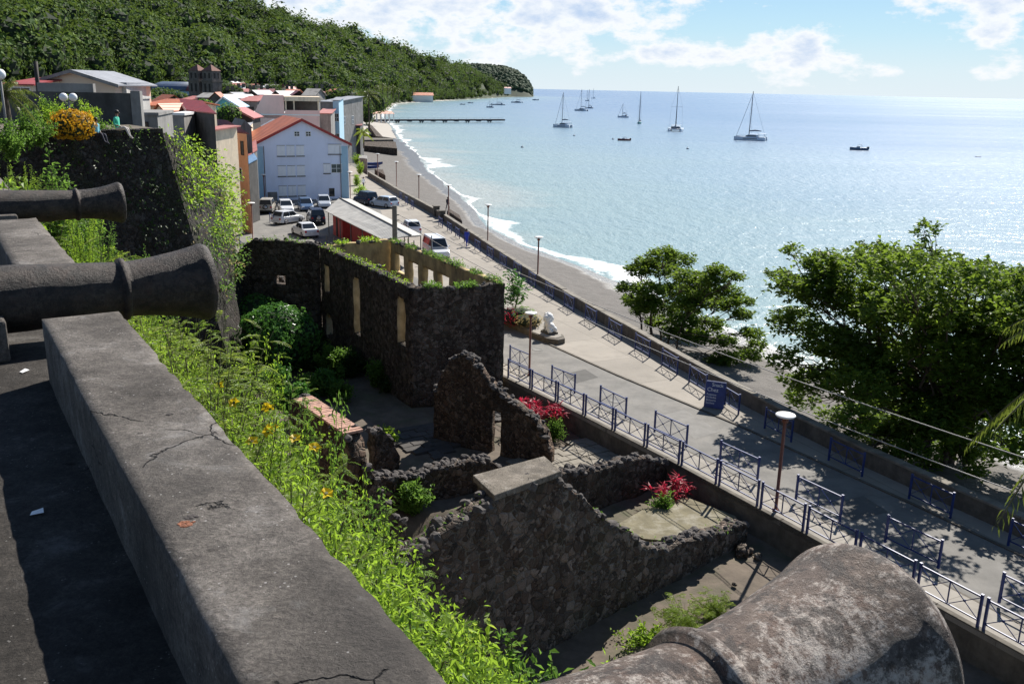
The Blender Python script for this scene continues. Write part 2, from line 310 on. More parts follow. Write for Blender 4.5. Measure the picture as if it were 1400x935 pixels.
# ------------------------------------------------------------------ object helpers
def tag(o, label=None, cat=None, group=None, kind=None):
    if label: o['label'] = label
    if cat: o['category'] = cat
    if group: o['group'] = group
    if kind or cat: o['kind'] = kind or 'thing'
    return o
def thing(name, label, cat, loc=(0, 0, 0), rz=0., group=None, sc=1.):
    o = bpy.data.objects.new(name, None); o.empty_display_size = .2; COL.objects.link(o)
    o.location = Vector([float(x) for x in loc]); o.rotation_euler = (0, 0, rz); o.scale = (sc, sc, sc)
    return tag(o, label, cat, group)
def kids(o): return [c for c in bpy.data.objects if c.parent == o]
KID = {}
def dup(root, loc, rz=0., label=None, group=None, sc=None):
    def cp(o, par):
        c = o.copy(); COL.objects.link(c)
        if par is not None: c.parent = par
        for ch in KID.get(o.name, []):
            k = cp(ch, c); KID.setdefault(c.name, []).append(k)
        return c
    r = cp(root, None); r.location = Vector([float(x) for x in loc]); r.rotation_euler = (0, 0, rz)
    if sc: r.scale = (sc, sc, sc) if isinstance(sc, (int, float)) else sc
    if label: r['label'] = label
    if group: r['group'] = group
    return r
def link(name, me, parent=None, mats=()):
    o = bpy.data.objects.new(name, me); COL.objects.link(o)
    for x in mats: me.materials.append(x)
    if parent is not None:
        o.parent = parent; KID.setdefault(parent.name, []).append(o)
    return o
class MB:
    """collects shapes and links them as ONE mesh object"""
    def __init__(s): s.v = []; s.f = []; s.mi = []; s.cur = 0; s.sm = []; s.smooth = False
    def add(s, vs, fs):
        n = len(s.v); s.v += [tuple(float(c) for c in v) for v in vs]
        for f in fs: s.f.append(tuple(i+n for i in f)); s.mi.append(s.cur); s.sm.append(s.smooth)
        return s
    def box(s, x0, x1, y0, y1, z0, z1, rz=0., c=(0, 0, 0)):
        vs = [(x, y, z) for x in (x0, x1) for y in (y0, y1) for z in (z0, z1)]
        ca, sa = cos(rz), sin(rz); vs = [(c[0]+x*ca-y*sa, c[1]+x*sa+y*ca, c[2]+z) for x, y, z in vs]
        return s.add(vs, [(0, 1, 3, 2), (4, 6, 7, 5), (0, 4, 5, 1), (2, 3, 7, 6), (0, 2, 6, 4), (1, 5, 7, 3)])
    def tube(s, pts, rs, n=8, caps=True):
        pts = [np.array(p, float) for p in pts]
        if isinstance(rs, (int, float)): rs = [rs]*len(pts)
        rings = []; ref = None
        for i, p in enumerate(pts):
            d = pts[min(i+1, len(pts)-1)]-pts[max(i-1, 0)]; d /= (np.linalg.norm(d)+1e-9)
            if ref is None: ref = np.array([0, 0, 1.]) if abs(d[2]) < .9 else np.array([1., 0, 0])
            a = np.cross(ref, d); a /= (np.linalg.norm(a)+1e-9); b = np.cross(d, a); ref = b if abs(d[2]) < .9 else ref
            rings.append([p+rs[i]*(cos(2*pi*k/n)*a+sin(2*pi*k/n)*b) for k in range(n)])
        vs = [v for r in rings for v in r]; fs = []
        for i in range(len(rings)-1):
            for k in range(n): fs.append((i*n+k, i*n+(k+1) % n, (i+1)*n+(k+1) % n, (i+1)*n+k))
        if caps: fs.append(tuple(range(n-1, -1, -1))); fs.append(tuple((len(rings)-1)*n+k for k in range(n)))
        sv = s.smooth; s.smooth = n > 6; s.add(vs, fs); s.smooth = sv
        return s
    def lathe(s, prof, n=24, c=(0, 0, 0), axis='z'):
        vs = []; fs = []
        for r, h in prof:
            for k in range(n):
                a = 2*pi*k/n; x, y = r*cos(a), r*sin(a)
                vs.append((c[0]+x, c[1]+y, c[2]+h) if axis == 'z' else (c[0]+x, c[1]+h, c[2]+y))
        for i in range(len(prof)-1):
            for k in range(n):
                q = (i*n+k, i*n+(k+1) % n, (i+1)*n+(k+1) % n, (i+1)*n+k); fs.append(q if axis == 'z' else q[::-1])
        sv = s.smooth; s.smooth = True; s.add(vs, fs); s.smooth = sv
        return s
    def prism(s, poly, z0, z1):
        n = len(poly); vs = [(x, y, z0) for x, y in poly]+[(x, y, z1) for x, y in poly]
        return s.add(vs, [tuple(range(n-1, -1, -1)), tuple(range(n, 2*n))]+[(i, (i+1) % n, n+(i+1) % n, n+i) for i in range(n)])
    def loft(s, secs, cap=True):
        n = len(secs[0]); vs = [v for q in secs for v in q]; fs = []
        for i in range(len(secs)-1):
            for k in range(n): fs.append((i*n+k, i*n+(k+1) % n, (i+1)*n+(k+1) % n, (i+1)*n+k))
        if cap: fs += [tuple(range(n-1, -1, -1)), tuple((len(secs)-1)*n+k for k in range(n))]
        return s.add(vs, fs)
    def rock(s, c, r, seed=0, flat=.75):
        V, Fc = ROCK; q = np.array([1+.5*mnoise.noise(Vector(v)*1.3+Vector((seed*3.1, seed*1.7, 0))) for v in V])[:, None]*V
        ax = rng.uniform(.7, 1.3, 3)*np.array([1, 1, flat]); a = rng.uniform(0, 6.28)
        q = q*ax*r; x = q[:, 0]*cos(a)-q[:, 1]*sin(a); y = q[:, 0]*sin(a)+q[:, 1]*cos(a)
        return s.add(np.stack([x+c[0], y+c[1], q[:, 2]+c[2]], 1), Fc)
    def build(s, name, mats, parent=None, bevel=0., fix=True):
        me = bpy.data.meshes.new(name); me.from_pydata(s.v, [], s.f)
        mats = mats if isinstance(mats, (list, tuple)) else [mats]
        for x in mats: me.materials.append(x)
        me.polygons.foreach_set('material_index', s.mi); me.polygons.foreach_set('use_smooth', s.sm)
        if fix or bevel:
            bm = bmesh.new(); bm.from_mesh(me)
            if fix: bmesh.ops.recalc_face_normals(bm, faces=bm.faces)
            if bevel:
                es = [e for e in bm.edges if len(e.link_faces) == 2 and e.calc_face_angle(0) > .5]
                bmesh.ops.bevel(bm, geom=es, offset=bevel, segments=2, affect='EDGES', profile=.5)
            bm.to_mesh(me); bm.free()
        return link(name, me, parent)
def ico(sub):
    bm = bmesh.new(); bmesh.ops.create_icosphere(bm, subdivisions=sub, radius=1)
    V = np.array([v.co[:] for v in bm.verts]); Fc = [tuple(v.index for v in f.verts) for f in bm.faces]; bm.free(); return V, Fc
ROCK = ico(2); ICO1 = ico(1)
def npmesh(name, V, Fq, mats, parent=None, smooth=False):
    """numpy verts (N,3) and quads/tris (M,k) to one mesh"""
    me = bpy.data.meshes.new(name); V = np.ascontiguousarray(V, np.float32); Fq = np.ascontiguousarray(Fq, np.int32); k = Fq.shape[1]
    me.vertices.add(len(V)); me.vertices.foreach_set('co', V.ravel())
    me.loops.add(Fq.size); me.loops.foreach_set('vertex_index', Fq.ravel())
    me.polygons.add(len(Fq)); me.polygons.foreach_set('loop_start', np.arange(0, Fq.size, k, dtype=np.int32))
    me.polygons.foreach_set('use_smooth', np.full(len(Fq), smooth))
    me.update(calc_edges=True); me.validate()
    return link(name, me, parent, mats if isinstance(mats, (list, tuple)) else [mats])
def unit(a): return a/(np.linalg.norm(a, axis=-1, keepdims=True)+1e-9)
def leaf_quads(p, d, nrm, Ln, W, droop=.15, wide=.45):
    """p base, d axis, nrm face normal -> folded diamond leaves"""
    d = unit(d); sd = unit(np.cross(d, nrm)); n2 = np.cross(sd, d); Ln = np.asarray(Ln)[:, None]; W = np.asarray(W)[:, None]
    mid = p+d*Ln*wide
    v = np.stack([p, mid+sd*W*.5+n2*W*.12, p+d*Ln-n2*Ln*droop, mid-sd*W*.5+n2*W*.12], 1).reshape(-1, 3)
    f = np.arange(len(p)*4).reshape(-1, 4)
    return v, f
def leaves(name, p, d, nrm, Ln, W, mat, parent=None, droop=.15, wide=.45):
    v, f = leaf_quads(p, d, nrm, Ln, W, droop, wide); return npmesh(name, v, f, mat, parent)
def rnd_dirs(n, zb=0.):
    q = rng.normal(size=(n, 3)); q[:, 2] += zb; return unit(q)
def fronds(n, base, heading, elev, length, pairs, lw, droop=.5):
    """pinnate fronds: returns leaf arrays + rachis polylines"""
    P_, D_, N_, L_, W_ = [], [], [], [], []; rach = []
    for i in range(n):
        h, e, Lf = heading[i], elev[i], length[i]; b = np.array(base[i]); hv = np.array([cos(h), sin(h), 0]); sd = np.array([-sin(h), cos(h), 0])
        t = np.linspace(0, 1, pairs+2)
        x = Lf*t*cos(e)*(1-.12*t); z = Lf*(t*sin(e)-droop*t**2)
        pts = b+x[:, None]*hv+z[:, None]*np.array([0, 0, 1.]); rach.append(pts)
        tg = unit(np.gradient(pts, axis=0))
        for k in range(1, pairs+2):
            tt = t[k]; ll = Lf*lw*(1-(2*tt-1.0)**2*.55)
            for s_ in (-1, 1):
                P_.append(pts[k]); D_.append(sd*s_*.85+tg[k]*.5+np.array([0, 0, rng.uniform(-.25, .1)])); N_.append(np.array([0, 0, 1.])+rng.normal(size=3)*.2); L_.append(ll); W_.append(ll*.3)
    return np.array(P_), np.array(D_), np.array(N_), np.array(L_), np.array(W_), rach

# ------------------------------------------------------------------ the site axes
ES = np.array([-.54, .843]); EU = np.array([.843, .54]); RZ = math.atan2(.54, .843)     # along / across the battery parapet
def PR(u, s, z=0.): q = u*EU+s*ES; return np.array([q[0], q[1], z])
SEA = -2.6
def pts2(px, z=0.): return [P(x, y, z)[:2] for x, y in px]
WALL = [np.array(q) for q in [(26, 17.5), (18.9, 30.7), (15.6, 36.9), (13.7, 41.1), (12.0, 45.2), (9.7, 51.6), (8.0, 56.6), (5.1, 64.8), (2.2, 73.6), (-1.9, 87.2), (-6.0, 101.5), (-9.4, 113.0), (-12.6, 122.5), (-17.2, 136), (-26.4, 165), (-33, 186), (-46, 225), (-66, 300), (-90, 400)]]
WATER = [np.array(q) for q in [(40, 12), (33, 34), (28.4, 47.5), (22.9, 61), (17.6, 75), (11.7, 91), (7.9, 100), (3.3, 109.3), (-1.3, 122.4), (-4.4, 142.8), (-8.5, 166), (-17, 204.7), (-27, 254.8), (-41.8, 332), (-59, 442), (-86, 592), (-106, 793), (-128, 993), (-92, 1368), (-26, 1978), (-10, 2060), (-40, 2300), (-200, 2700)]]
WATER = [q-np.array([2.3, .6])*(2 <= i <= 11) for i, q in enumerate(WATER)]
def sea_dist(x, y):
    """signed distance from the waterline, positive out to sea"""
    best = np.full(np.shape(x), 1e9); sg = np.ones(np.shape(x))
    for a, b in zip(WATER[:-1], WATER[1:]):
        e = b-a; l2 = e@e; t = np.clip(((x-a[0])*e[0]+(y-a[1])*e[1])/l2, 0, 1)
        dx = x-a[0]-t*e[0]; dy = y-a[1]-t*e[1]; d = np.hypot(dx, dy); cr = e[0]*(y-a[1])-e[1]*(x-a[0])
        up = d < best; best = np.where(up, d, best); sg = np.where(up, np.where(cr < 0, 1, -1), sg)
    return best*sg

# ================================================================== SETTING: sea, beach, streets, hills
def structure(o, name=None): o['kind'] = 'structure'; return o
def seamat():
    mt, nt, b = newmat('sea_water'); t = NT(nt)
    at = t.n('ShaderNodeAttribute', attribute_name='shore'); d = at.outputs['Fac']
    w = t.co('World'); ws = t.co('World', (1, .5, 1))
    f = t.math('ADD', t.math('DIVIDE', d, 260.), t.math('MULTIPLY', t.math('SUBTRACT', t.noise(t.co('World', (.006, .016, 1)), 1, 5), .5), .35))
    col = t.ramp(f, [(0, (.34, .37, .34)), (.04, (.23, .32, .32)), (.25, (.18, .27, .33)), (.7, (.14, .22, .34)), (1, (.11, .19, .32))])
    # foam: broken bands along the swash line
    fn = t.noise(t.co('World', (.22, .22, .22)), 1, 7, .7, .8); fw = t.noise(t.co('World', (.03, .03, .03)), 1, 2)
    wid = t.math('ADD', .9, t.math('MULTIPLY', t.math('MAXIMUM', t.math('SUBTRACT', fw, .47), 0), 36))
    band = t.math('SUBTRACT', 1., t.math('DIVIDE', t.math('ABSOLUTE', t.math('SUBTRACT', d, t.math('MULTIPLY', wid, .42))), wid))
    foam = t.math('MULTIPLY', t.math('SUBTRACT', t.math('ADD', t.math('MULTIPLY', band, .75), fn), 1.02), 6, True)
    foam = t.math('MULTIPLY', foam, t.math('GREATER_THAN', d, -3.))
    col = t.mix(foam, col, (.8, .82, .83))
    nt.links.new(col, b.inputs['Base Color']); S(b, 'IOR', 1.333); S(b, 'Specular IOR Level', .5)
    nt.links.new(t.math('ADD', t.math('ADD', .17, t.math('MULTIPLY', t.noise(t.co('World', (.0012, .006, 1)), 1, 4), .16)), t.math('MULTIPLY', foam, .6)), b.inputs['Roughness'])
    h = t.math('ADD', t.math('MULTIPLY', t.noise(ws, .55, 4, .6), .8), t.math('MULTIPLY', t.noise(ws, 2.6, 4, .6), .16))
    h = t.math('ADD', h, t.math('MULTIPLY', t.noise(t.co('World', (.03, .09, 1)), 1, 4), 1.0))
    nt.links.new(t.bump(h, .75, .75), b.inputs['Normal'])
    return mt
def radial(name, azs, rads, zf, mat, attr=None, smooth=True, keep=None):
    A, Rr = np.meshgrid(azs, rads, indexing='ij'); X = Rr*np.sin(A); Y = Rr*np.cos(A); Z = zf(X, Y)
    n, k = A.shape; idx = np.arange(n*k).reshape(n, k)
    F = np.stack([idx[:-1, :-1], idx[1:, :-1], idx[1:, 1:], idx[:-1, 1:]], -1).reshape(-1, 4)[:, ::-1]
    V = np.stack([X, Y, Z], -1).reshape(-1, 3)
    o = npmesh(name, V, F, mat, smooth=smooth)
    if attr:
        at = o.data.attributes.new(attr[0], 'FLOAT', 'POINT'); at.data.foreach_set('value', attr[1](X, Y).ravel().astype(np.float32))
    return o
rads = np.concatenate([np.geomspace(12, 400, 170), np.geomspace(410, 3000, 60), np.geomspace(3300, 70000, 24)])
structure(radial('sea', np.radians(np.linspace(-75, 120, 260)), rads, lambda X, Y: X*0+SEA, seamat(), ('shore', sea_dist)))
# seabed / ground sheet under everything, out to the horizon
structure(MB().add([(-70000, -70000, -9), (70000, -70000, -9), (70000, 70000, -9), (-70000, 70000, -9)], [(0, 1, 2, 3)]).build('ground', M['soil']))
# beach: from the foot of the sea wall down under the water
def beachmat():
    mt, nt, b = newmat('grey_sand'); t = NT(nt); v = t.co('World')
    z = t.n('ShaderNodeSeparateXYZ'); t.l(v, z.inputs[0])
    wet = t.math('MULTIPLY', t.math('ADD', t.math('SUBTRACT', -2.28, z.outputs[2]), t.math('MULTIPLY', t.math('SUBTRACT', t.noise(v, .4, 4), .5), .25)), 9, True)
    dry = t.ramp(t.noise(v, .9, 8, .7), [(.3, (.09, .083, .077)), (.7, (.165, .152, .14))])
    peb = t.math('LESS_THAN', t.vor(v, 2.3), .17); dry = t.mix(t.math('MULTIPLY', peb, .6), dry, (.09, .085, .08))
    trk = t.noise(t.co('World', (.5, .12, 1)), 1.3, 6, .65); dry = t.mix(t.math('MULTIPLY', trk, .4), dry, (.13, .115, .1))
    col = t.mix(wet, dry, (.095, .088, .08)); nt.links.new(col, b.inputs['Base Color'])
    nt.links.new(t.math('SUBTRACT', .95, t.math('MULTIPLY', wet, .6)), b.inputs['Roughness'])
    nt.links.new(t.bump(t.math('ADD', t.noise(v, 2.2, 8, .7), t.math('MULTIPLY', t.noise(v, .5, 3), 1.5)), .9, .12), b.inputs['Normal'])
    return mt
def resample(pl, n):
    pl = np.array(pl); s = np.r_[0, np.cumsum(np.linalg.norm(np.diff(pl, axis=0), axis=1))]
    q = np.linspace(0, 1, n)**1.5*s[-1]
    return np.stack([np.interp(q, s, pl[:, 0]), np.interp(q, s, pl[:, 1])], 1)
wallr = resample(WALL, 150); wat = resample(WATER[:15], 1500)
rows = []
for i, q in enumerate(wallr):
    j = np.argmin(np.hypot(*(wat-q).T)) ; w = wat[j]; d = w-q; L_ = np.linalg.norm(d); d = d/(L_+1e-6)
    row = []
    for tt, z in ((0, -1.35), (.2, -1.5), (.45, -1.75), (.7, -2.15), (.85, -2.38), (1, -2.6), (1.3, -3.1), (1.8, -4)):
        jit = 0 if tt == 0 else .12*mnoise.noise(Vector((q[0]*.13, q[1]*.13, tt*3)))
        row.append((q[0]+d[0]*L_*tt, q[1]+d[1]*L_*tt, z+jit))
    rows.append(row)
V = np.array(rows).reshape(-1, 3); idx = np.arange(len(V)).reshape(len(rows), -1)
structure(npmesh('beach', V, np.stack([idx[:-1, :-1], idx[:-1, 1:], idx[1:, 1:], idx[1:, :-1]], -1).reshape(-1, 4)[:, ::-1], beachmat(), smooth=True))
# hills: town apron, wooded slope, ridge, headland
HX = [-700, -300, 0, 200, 400, 540, 620, 700, 722, 740]
H_BASE = [260, 330, 430, 520, 680, 1000, 1390, 1800, 1960, 2010]
H_RID = [700, 760, 820, 900, 1080, 1330, 1640, 1950, 2020, 2060]
H_RY = [-150, -120, -95, -50, 33, 66, 88, 112, 122, 130]
RX = np.array([-700, -300, 0, 180, 300, 335, 400, 470, 540, 600, 650, 700, 722, 740]); RY = np.array([-190, -150, -105, -55, 0, 12, 33, 47, 66, 84, 98, 112, 123, 131])
def hor(px): return 121-(px-700)*math.tan(ROL)*-1*-1 if False else 121+(px-700)*math.tan(ROL)
def az_of(px): d = ray(px, 125.); return math.atan2(d[0], d[1])
AZT = np.array([az_of(x) for x in np.linspace(-900, 900, 400)]); PXT = np.linspace(-900, 900, 400)
def px_of(az): return np.interp(az, AZT, PXT)
def hill_z(X, Y):
    az = np.arctan2(X, Y); D = np.hypot(X, Y); px = px_of(az)
    b = np.interp(px, HX, H_BASE); r = np.interp(px, HX, H_RID)
    ry = np.interp(px, RX, RY); k = np.maximum(np.cos(az), .3)
    zr = 15.5+(hor(px)-ry)/1250*r*.985-15*np.clip((735-px)/60, .2, 1)
    land = np.clip(-sea_dist(X, Y), 0, None)
    ap = 7.5*np.clip((D-150)/(b-150), 0, 1)**1.2*np.clip((land-14)/60, 0, 1)
    t = np.clip((D-b)/(r-b), 0, 1.0); over = np.clip((D-r)/500, 0, 1)
    rav = np.array([mnoise.fractal(Vector((x*.006, y*.006, 2.2)), 1.0, 2.0, 4) for x, y in zip(X.ravel(), Y.ravel())]).reshape(X.shape)
    sh = t**.85
    z = ap*(1-sh)+zr*sh + rav*16*np.sin(np.clip(t, 0, 1)*pi)*np.clip(zr/60, .1, 1) - over*zr*.5
    z = np.where(D < b, ap, z)-.6*(1-np.clip((D-150)/40, 0, 1))
    edge = np.clip((land-2-45*np.clip((520-D)/200, 0, 1))/16, 0, 1); return -3.2+(z+3.2)*edge
hills_m = plain('hill_undergrowth', (.022, .04, .013), .95, var=.5, sc=.05, kind='World', dirt=((.09, .085, .04), .012, .5))
structure(radial('hills', np.radians(np.linspace(-62, 1.2, 210)), np.r_[np.linspace(120, 1000, 90), np.geomspace(1012, 3000, 80)], hill_z, hills_m))
# far headland behind the bay
def head_z(X, Y):
    px = px_of(np.arctan2(X, Y)); D = np.hypot(X, Y)
    hz = np.interp(px, [560, 640, 655, 690, 706, 716, 724, 729], [60, 64, 66, 62, 52, 40, 20, -4]); c = np.clip(1-((D-2420)/330)**2, 0, 1)**.7
    n = np.array([mnoise.noise(Vector((x*.012, y*.012, 7))) for x, y in zip(X.ravel(), Y.ravel())]).reshape(X.shape)
    return -4+(hz+4)*c+n*4*c
structure(radial('headland_hill', np.linspace(az_of(560), az_of(731), 60), np.linspace(2060, 2760, 46), head_z, plain('headland_scrub', (.05, .066, .042), .95, var=.5, sc=.03, kind='World')))
# wooded slope: thousands of crowns read as one mass
def forest():
    cx, cy, cz, cr = [], [], [], []
    def cast(n, pxr, f0, f1, rmin, rmax, land=14):
        px = rng.uniform(*pxr, n); az = np.interp(px, PXT, AZT); b = np.interp(px, HX, H_BASE); r = np.interp(px, HX, H_RID)
        D = b+(r-b)*rng.uniform(f0, f1, n); X, Y = D*np.sin(az), D*np.cos(az); Z = hill_z(X, Y)
        cl = np.array([mnoise.noise(Vector((x*.011, y*.011, 5))) for x, y in zip(X, Y)])
        ok = (Z > -.8)&(-sea_dist(X, Y) > land)&(cl > -.42)&~((np.abs(px-320) < 17)&(np.abs(D-(b+(r-b)*.72)) < 40))
        R_ = rng.uniform(rmin, rmax, n)*(1+.35*rng.random(n)**4*2)
        cx.extend(X[ok]); cy.extend(Y[ok]); cz.extend(Z[ok]); cr.extend(R_[ok])
    cast(1300, (-240, 420), .02, 1.03, 4.5, 9.5); cast(700, (-200, 330), .0, .35, 3, 6); cast(950, (380, 640), .01, 1.03, 5, 10); cast(320, (420, 640), .0, .15, 4, 7); cast(560, (600, 738), .0, 1.04, 5, 9.5); cast(500, (540, 738), -.03, .3, 4, 7.5, 7); cast(350, (670, 739), -.3, 1.15, 3.5, 7, 2); cast(900, (590, 740), -.6, .25, 3.5, 7, 5)
    for a, b in zip(WATER[15:20], WATER[16:21]):      # trees down to the shore under the cliffs
        k = int(np.linalg.norm(b-a)*.55); tt = rng.random(k); e = (b-a)/np.linalg.norm(b-a); off = rng.uniform(3, 42, k); X = a[0]+(b-a)[0]*tt-e[1]*off; Y = a[1]+(b-a)[1]*tt+e[0]*off
        cx.extend(X); cy.extend(Y); cz.extend(hill_z(X, Y)); cr.extend(rng.uniform(3, 6.5, k))
    n = len(cx); C3 = np.stack([cx, cy, np.array(cz)], 1); cr_ = np.array(cr)
    K = 170; Vs, Fs = [], []
    for s in range(0, n, 500):
        c = C3[s:s+500]; r = cr_[s:s+500]; m_ = len(c)
        d = rnd_dirs(m_*K, .35).reshape(m_, K, 3); lob = 1+.42*np.sin(d[..., 0]*4+c[:, :1]*2)*np.sin(d[..., 1]*4.3+c[:, 1:2]*3+d[..., 2]*3)
        rr = r[:, None]*lob*rng.uniform(.66, 1.08, (m_, K))
        p = c[:, None]+d*rr[..., None]*np.array([1, 1, .92])+np.array([0, 0, 1.])*(r*.85)[:, None, None]
        a = unit(np.cross(d, rng.normal(size=d.shape))); nn = unit(d+rng.normal(size=d.shape)*.22)
        sz = (r[:, None]*rng.uniform(.13, .28, (m_, K))).ravel()
        v, f = leaf_quads(p.reshape(-1, 3)-a.reshape(-1, 3)*sz[:, None]*.5, a.reshape(-1, 3), nn.reshape(-1, 3), sz, sz*.95, .2, .5)
        Vs.append(v); Fs.append(f+sum(len(q) for q in Vs[:-1]))
    o = npmesh('forest', np.concatenate(Vs), np.concatenate(Fs), L['forest']); tag(o, 'dense green forest covering the steep hillside behind the town', 'forest', None, 'stuff')
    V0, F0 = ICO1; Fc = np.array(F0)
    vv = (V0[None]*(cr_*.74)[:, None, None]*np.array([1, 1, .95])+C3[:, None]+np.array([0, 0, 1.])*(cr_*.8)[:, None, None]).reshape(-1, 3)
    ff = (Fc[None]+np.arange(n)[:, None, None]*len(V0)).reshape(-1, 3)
    npmesh('shade_dark_foliage', vv, ff, L['core'], o)
    # headland scrub
    px = rng.uniform(600, 727, 1500); az = np.interp(px, PXT, AZT); D = rng.uniform(2120, 2560, 1500); X, Y = D*np.sin(az), D*np.cos(az); Z = head_z(X, Y)
    ok = Z > 0; vv = []
    for x, y, z in zip(X[ok], Y[ok], Z[ok]):
        r = rng.uniform(3, 6.5); vv.append(ROCK[0]*r*rng.uniform(.7, 1.25, (len(ROCK[0]), 1))*np.array([1, 1, .9])+np.array([x, y, z+r*.4]))
    if vv:
        ff = (np.array(ROCK[1])[None]+np.arange(len(vv))[:, None, None]*len(ROCK[0])).reshape(-1, 3)
        tag(npmesh('woods', np.concatenate(vv), ff, plain('headland_wood', (.045, .075, .032), .9, var=.5, sc=.05, kind='World')), 'dark scrub wood on top of the far headland cliff', 'wood', None, 'stuff')
forest()
# far beach strip and coast road wall
bw = []
for i in range(13, 19):
    bw.append(WATER[i])
bwr = np.array(bw); V = []; F = []
for i, q in enumerate(resample(bwr, 60)):
    r_ = np.hypot(*q); inw = np.array([-1., .12]); V += [(*(q+inw*18), -.6), (*(q-inw*2), -2.9)]
F = [(2*i, 2*i+1, 2*i+3, 2*i+2) for i in range(59)]
structure(npmesh('far_beach', np.array(V), np.array(F)[:, ::-1], plain('pale_far_sand', (.36, .33, .29), .9, var=.1, kind='World')))

# streets: town level slab, asphalt lane, pavements; the sunken ruin court in front
FENCE = [np.array(q) for q in [(-3.0, 51.9), (-.36, 48.0), (3.22, 42.6), (6.75, 37.0), (10.15, 31.2), (13.4, 25.5), (20, 13.9)]]
KERBL = [q+np.array([.853, .522])*1.45 for q in FENCE]
KERBR = [np.array(q) for q in [(-6.5, 72.6), (-.52, 60.4), (2.4, 55.5), (6.06, 49.3), (8.9, 45), (11.0, 41.8), (16.0, 33.2), (18.19, 29.1), (25, 17.3)]]
def poly(name, pl, z, mat):
    o = MB().add([(*q, z) for q in pl], [tuple(range(len(pl)))]).build(name, mat, fix=False)
    bm = bmesh.new(); bm.from_mesh(o.data); bmesh.ops.triangulate(bm, faces=bm.faces); bmesh.ops.recalc_face_normals(bm, faces=bm.faces)
    if sum(f.normal.z for f in bm.faces) < 0: bmesh.ops.reverse_faces(bm, faces=bm.faces)
    bm.to_mesh(o.data); bm.free(); return structure(o)
fen_in = [q for q in FENCE]
slab = [*fen_in[::-1], (-9.2, 62), (-17.5, 61.2), (-24, 70), (-60, 90), (-500, 200), (-500, 330), (-60, 330)]+[tuple(q) for q in WALL[::-1] if q[1] < 330]
poly('town_ground', slab, 0, M['paving'])
poly('road', [*KERBL[::-1], (-7.5, 58), (-12.2, 66), (-9.6, 78)]+[tuple(q) for q in KERBR], .006, M['asphalt'])
poly('parking_ground', [(-9.2, 63.5), (-12.9, 66), (-12.2, 92), (-17.5, 119), (-23, 130), (-36, 124.6), (-50, 118), (-24, 71)], .005, M['asphalt'])
for k, (pts_, tone) in enumerate((([(770, 512), (800, 505), (818, 516), (788, 524)], .085), ([(905, 568), (936, 560), (985, 590), (950, 600)], .19), ([(640, 385), (652, 381), (664, 390), (652, 394)], .12), ([(1130, 690), (1180, 678), (1215, 700), (1165, 712)], .1))):
    poly('road_patch', [tuple(P(x, y, 0)[:2]) for x, y in pts_], .011, plain('patch_asphalt', (tone, tone*.96, tone*.9), .9, var=.2, sc=2, bump=.4, bsc=50, kind='World'))
def strip(name, a, b, z0, z1, mat):
    """raised pavement with a kerb face between two edge lines"""
    mb = MB(); n = len(a)
    for i in range(n-1):
        q = [a[i], a[i+1], b[i+1], b[i]]; mb.prism([tuple(x) for x in q], z0, z1)
    return structure(mb.build(name, mat))
strip('pavement', FENCE, KERBL, -.05, .12, M['walk'])
strip('kerb', KERBL, [q+np.array([.853, .522])*.14 for q in KERBL], -.05, .10, M['wallcap'])
KW = [q+np.array([-.12, -.07]) for q in KERBR]; strip('promenade_kerb', KW, KERBR, -.05, .06, M['wallcap'])
court = [(-24, 70), (-17.5, 61.6), (-9, 62.4)]+[tuple(q) for q in FENCE]+[(20, 6), (-4, 6), (-30, 40)]
gx, gy = np.meshgrid(np.linspace(-34, 22, 113), np.linspace(4, 72, 137), indexing='ij')
def pit_z(X, Y):
    n = np.array([mnoise.fractal(Vector((x*.35, y*.35, 1)), 1, 2, 4) for x, y in zip(X.ravel(), Y.ravel())]).reshape(X.shape)
    d = np.full(X.shape, 1e9); inside = np.ones(X.shape, bool)
    for a, b in zip(FENCE[:-1], FENCE[1:]):
        e = (b-a)/np.linalg.norm(b-a); side = (X-a[0])*(-e[1])+(Y-a[1])*e[0]; al = (X-a[0])*e[0]+(Y-a[1])*e[1]
        m_ = (al > -.3)&(al < np.linalg.norm(b-a)+.3); inside &= ~(m_&(side > -.1))
    uu = X*.843+Y*.54
    z = -1.0+n*.10
    z = z-2.3*np.clip(1.6-1.6*np.hypot((X+2.6)/3.4, (Y-30.2)/3.4), 0, 1)  # hollow shaped here to deepen the shadow between the two walls
    bank = np.clip((4.4-uu)/2.1, 0, 1); z = z+bank*12.5+bank*n*.4
    z = np.where(uu < .9, 11.5, z)
    return z, inside
Z, ins = pit_z(gx, gy)
idx = np.arange(gx.size).reshape(gx.shape)
Fq = np.stack([idx[:-1, :-1], idx[1:, :-1], idx[1:, 1:], idx[:-1, 1:]], -1).reshape(-1, 4)
yy = gy[:-1, :-1].ravel(); xx = gx[:-1, :-1].ravel()
cell_ok = (yy < 61-.2*np.clip(-xx-10, 0, 99))&((ins[:-1, :-1]|ins[1:, :-1]|ins[1:, 1:]|ins[:-1, 1:]).ravel())
structure(npmesh('court_ground', np.stack([gx, gy, Z], -1).reshape(-1, 3), Fq[cell_ok], M['soil'], smooth=True))

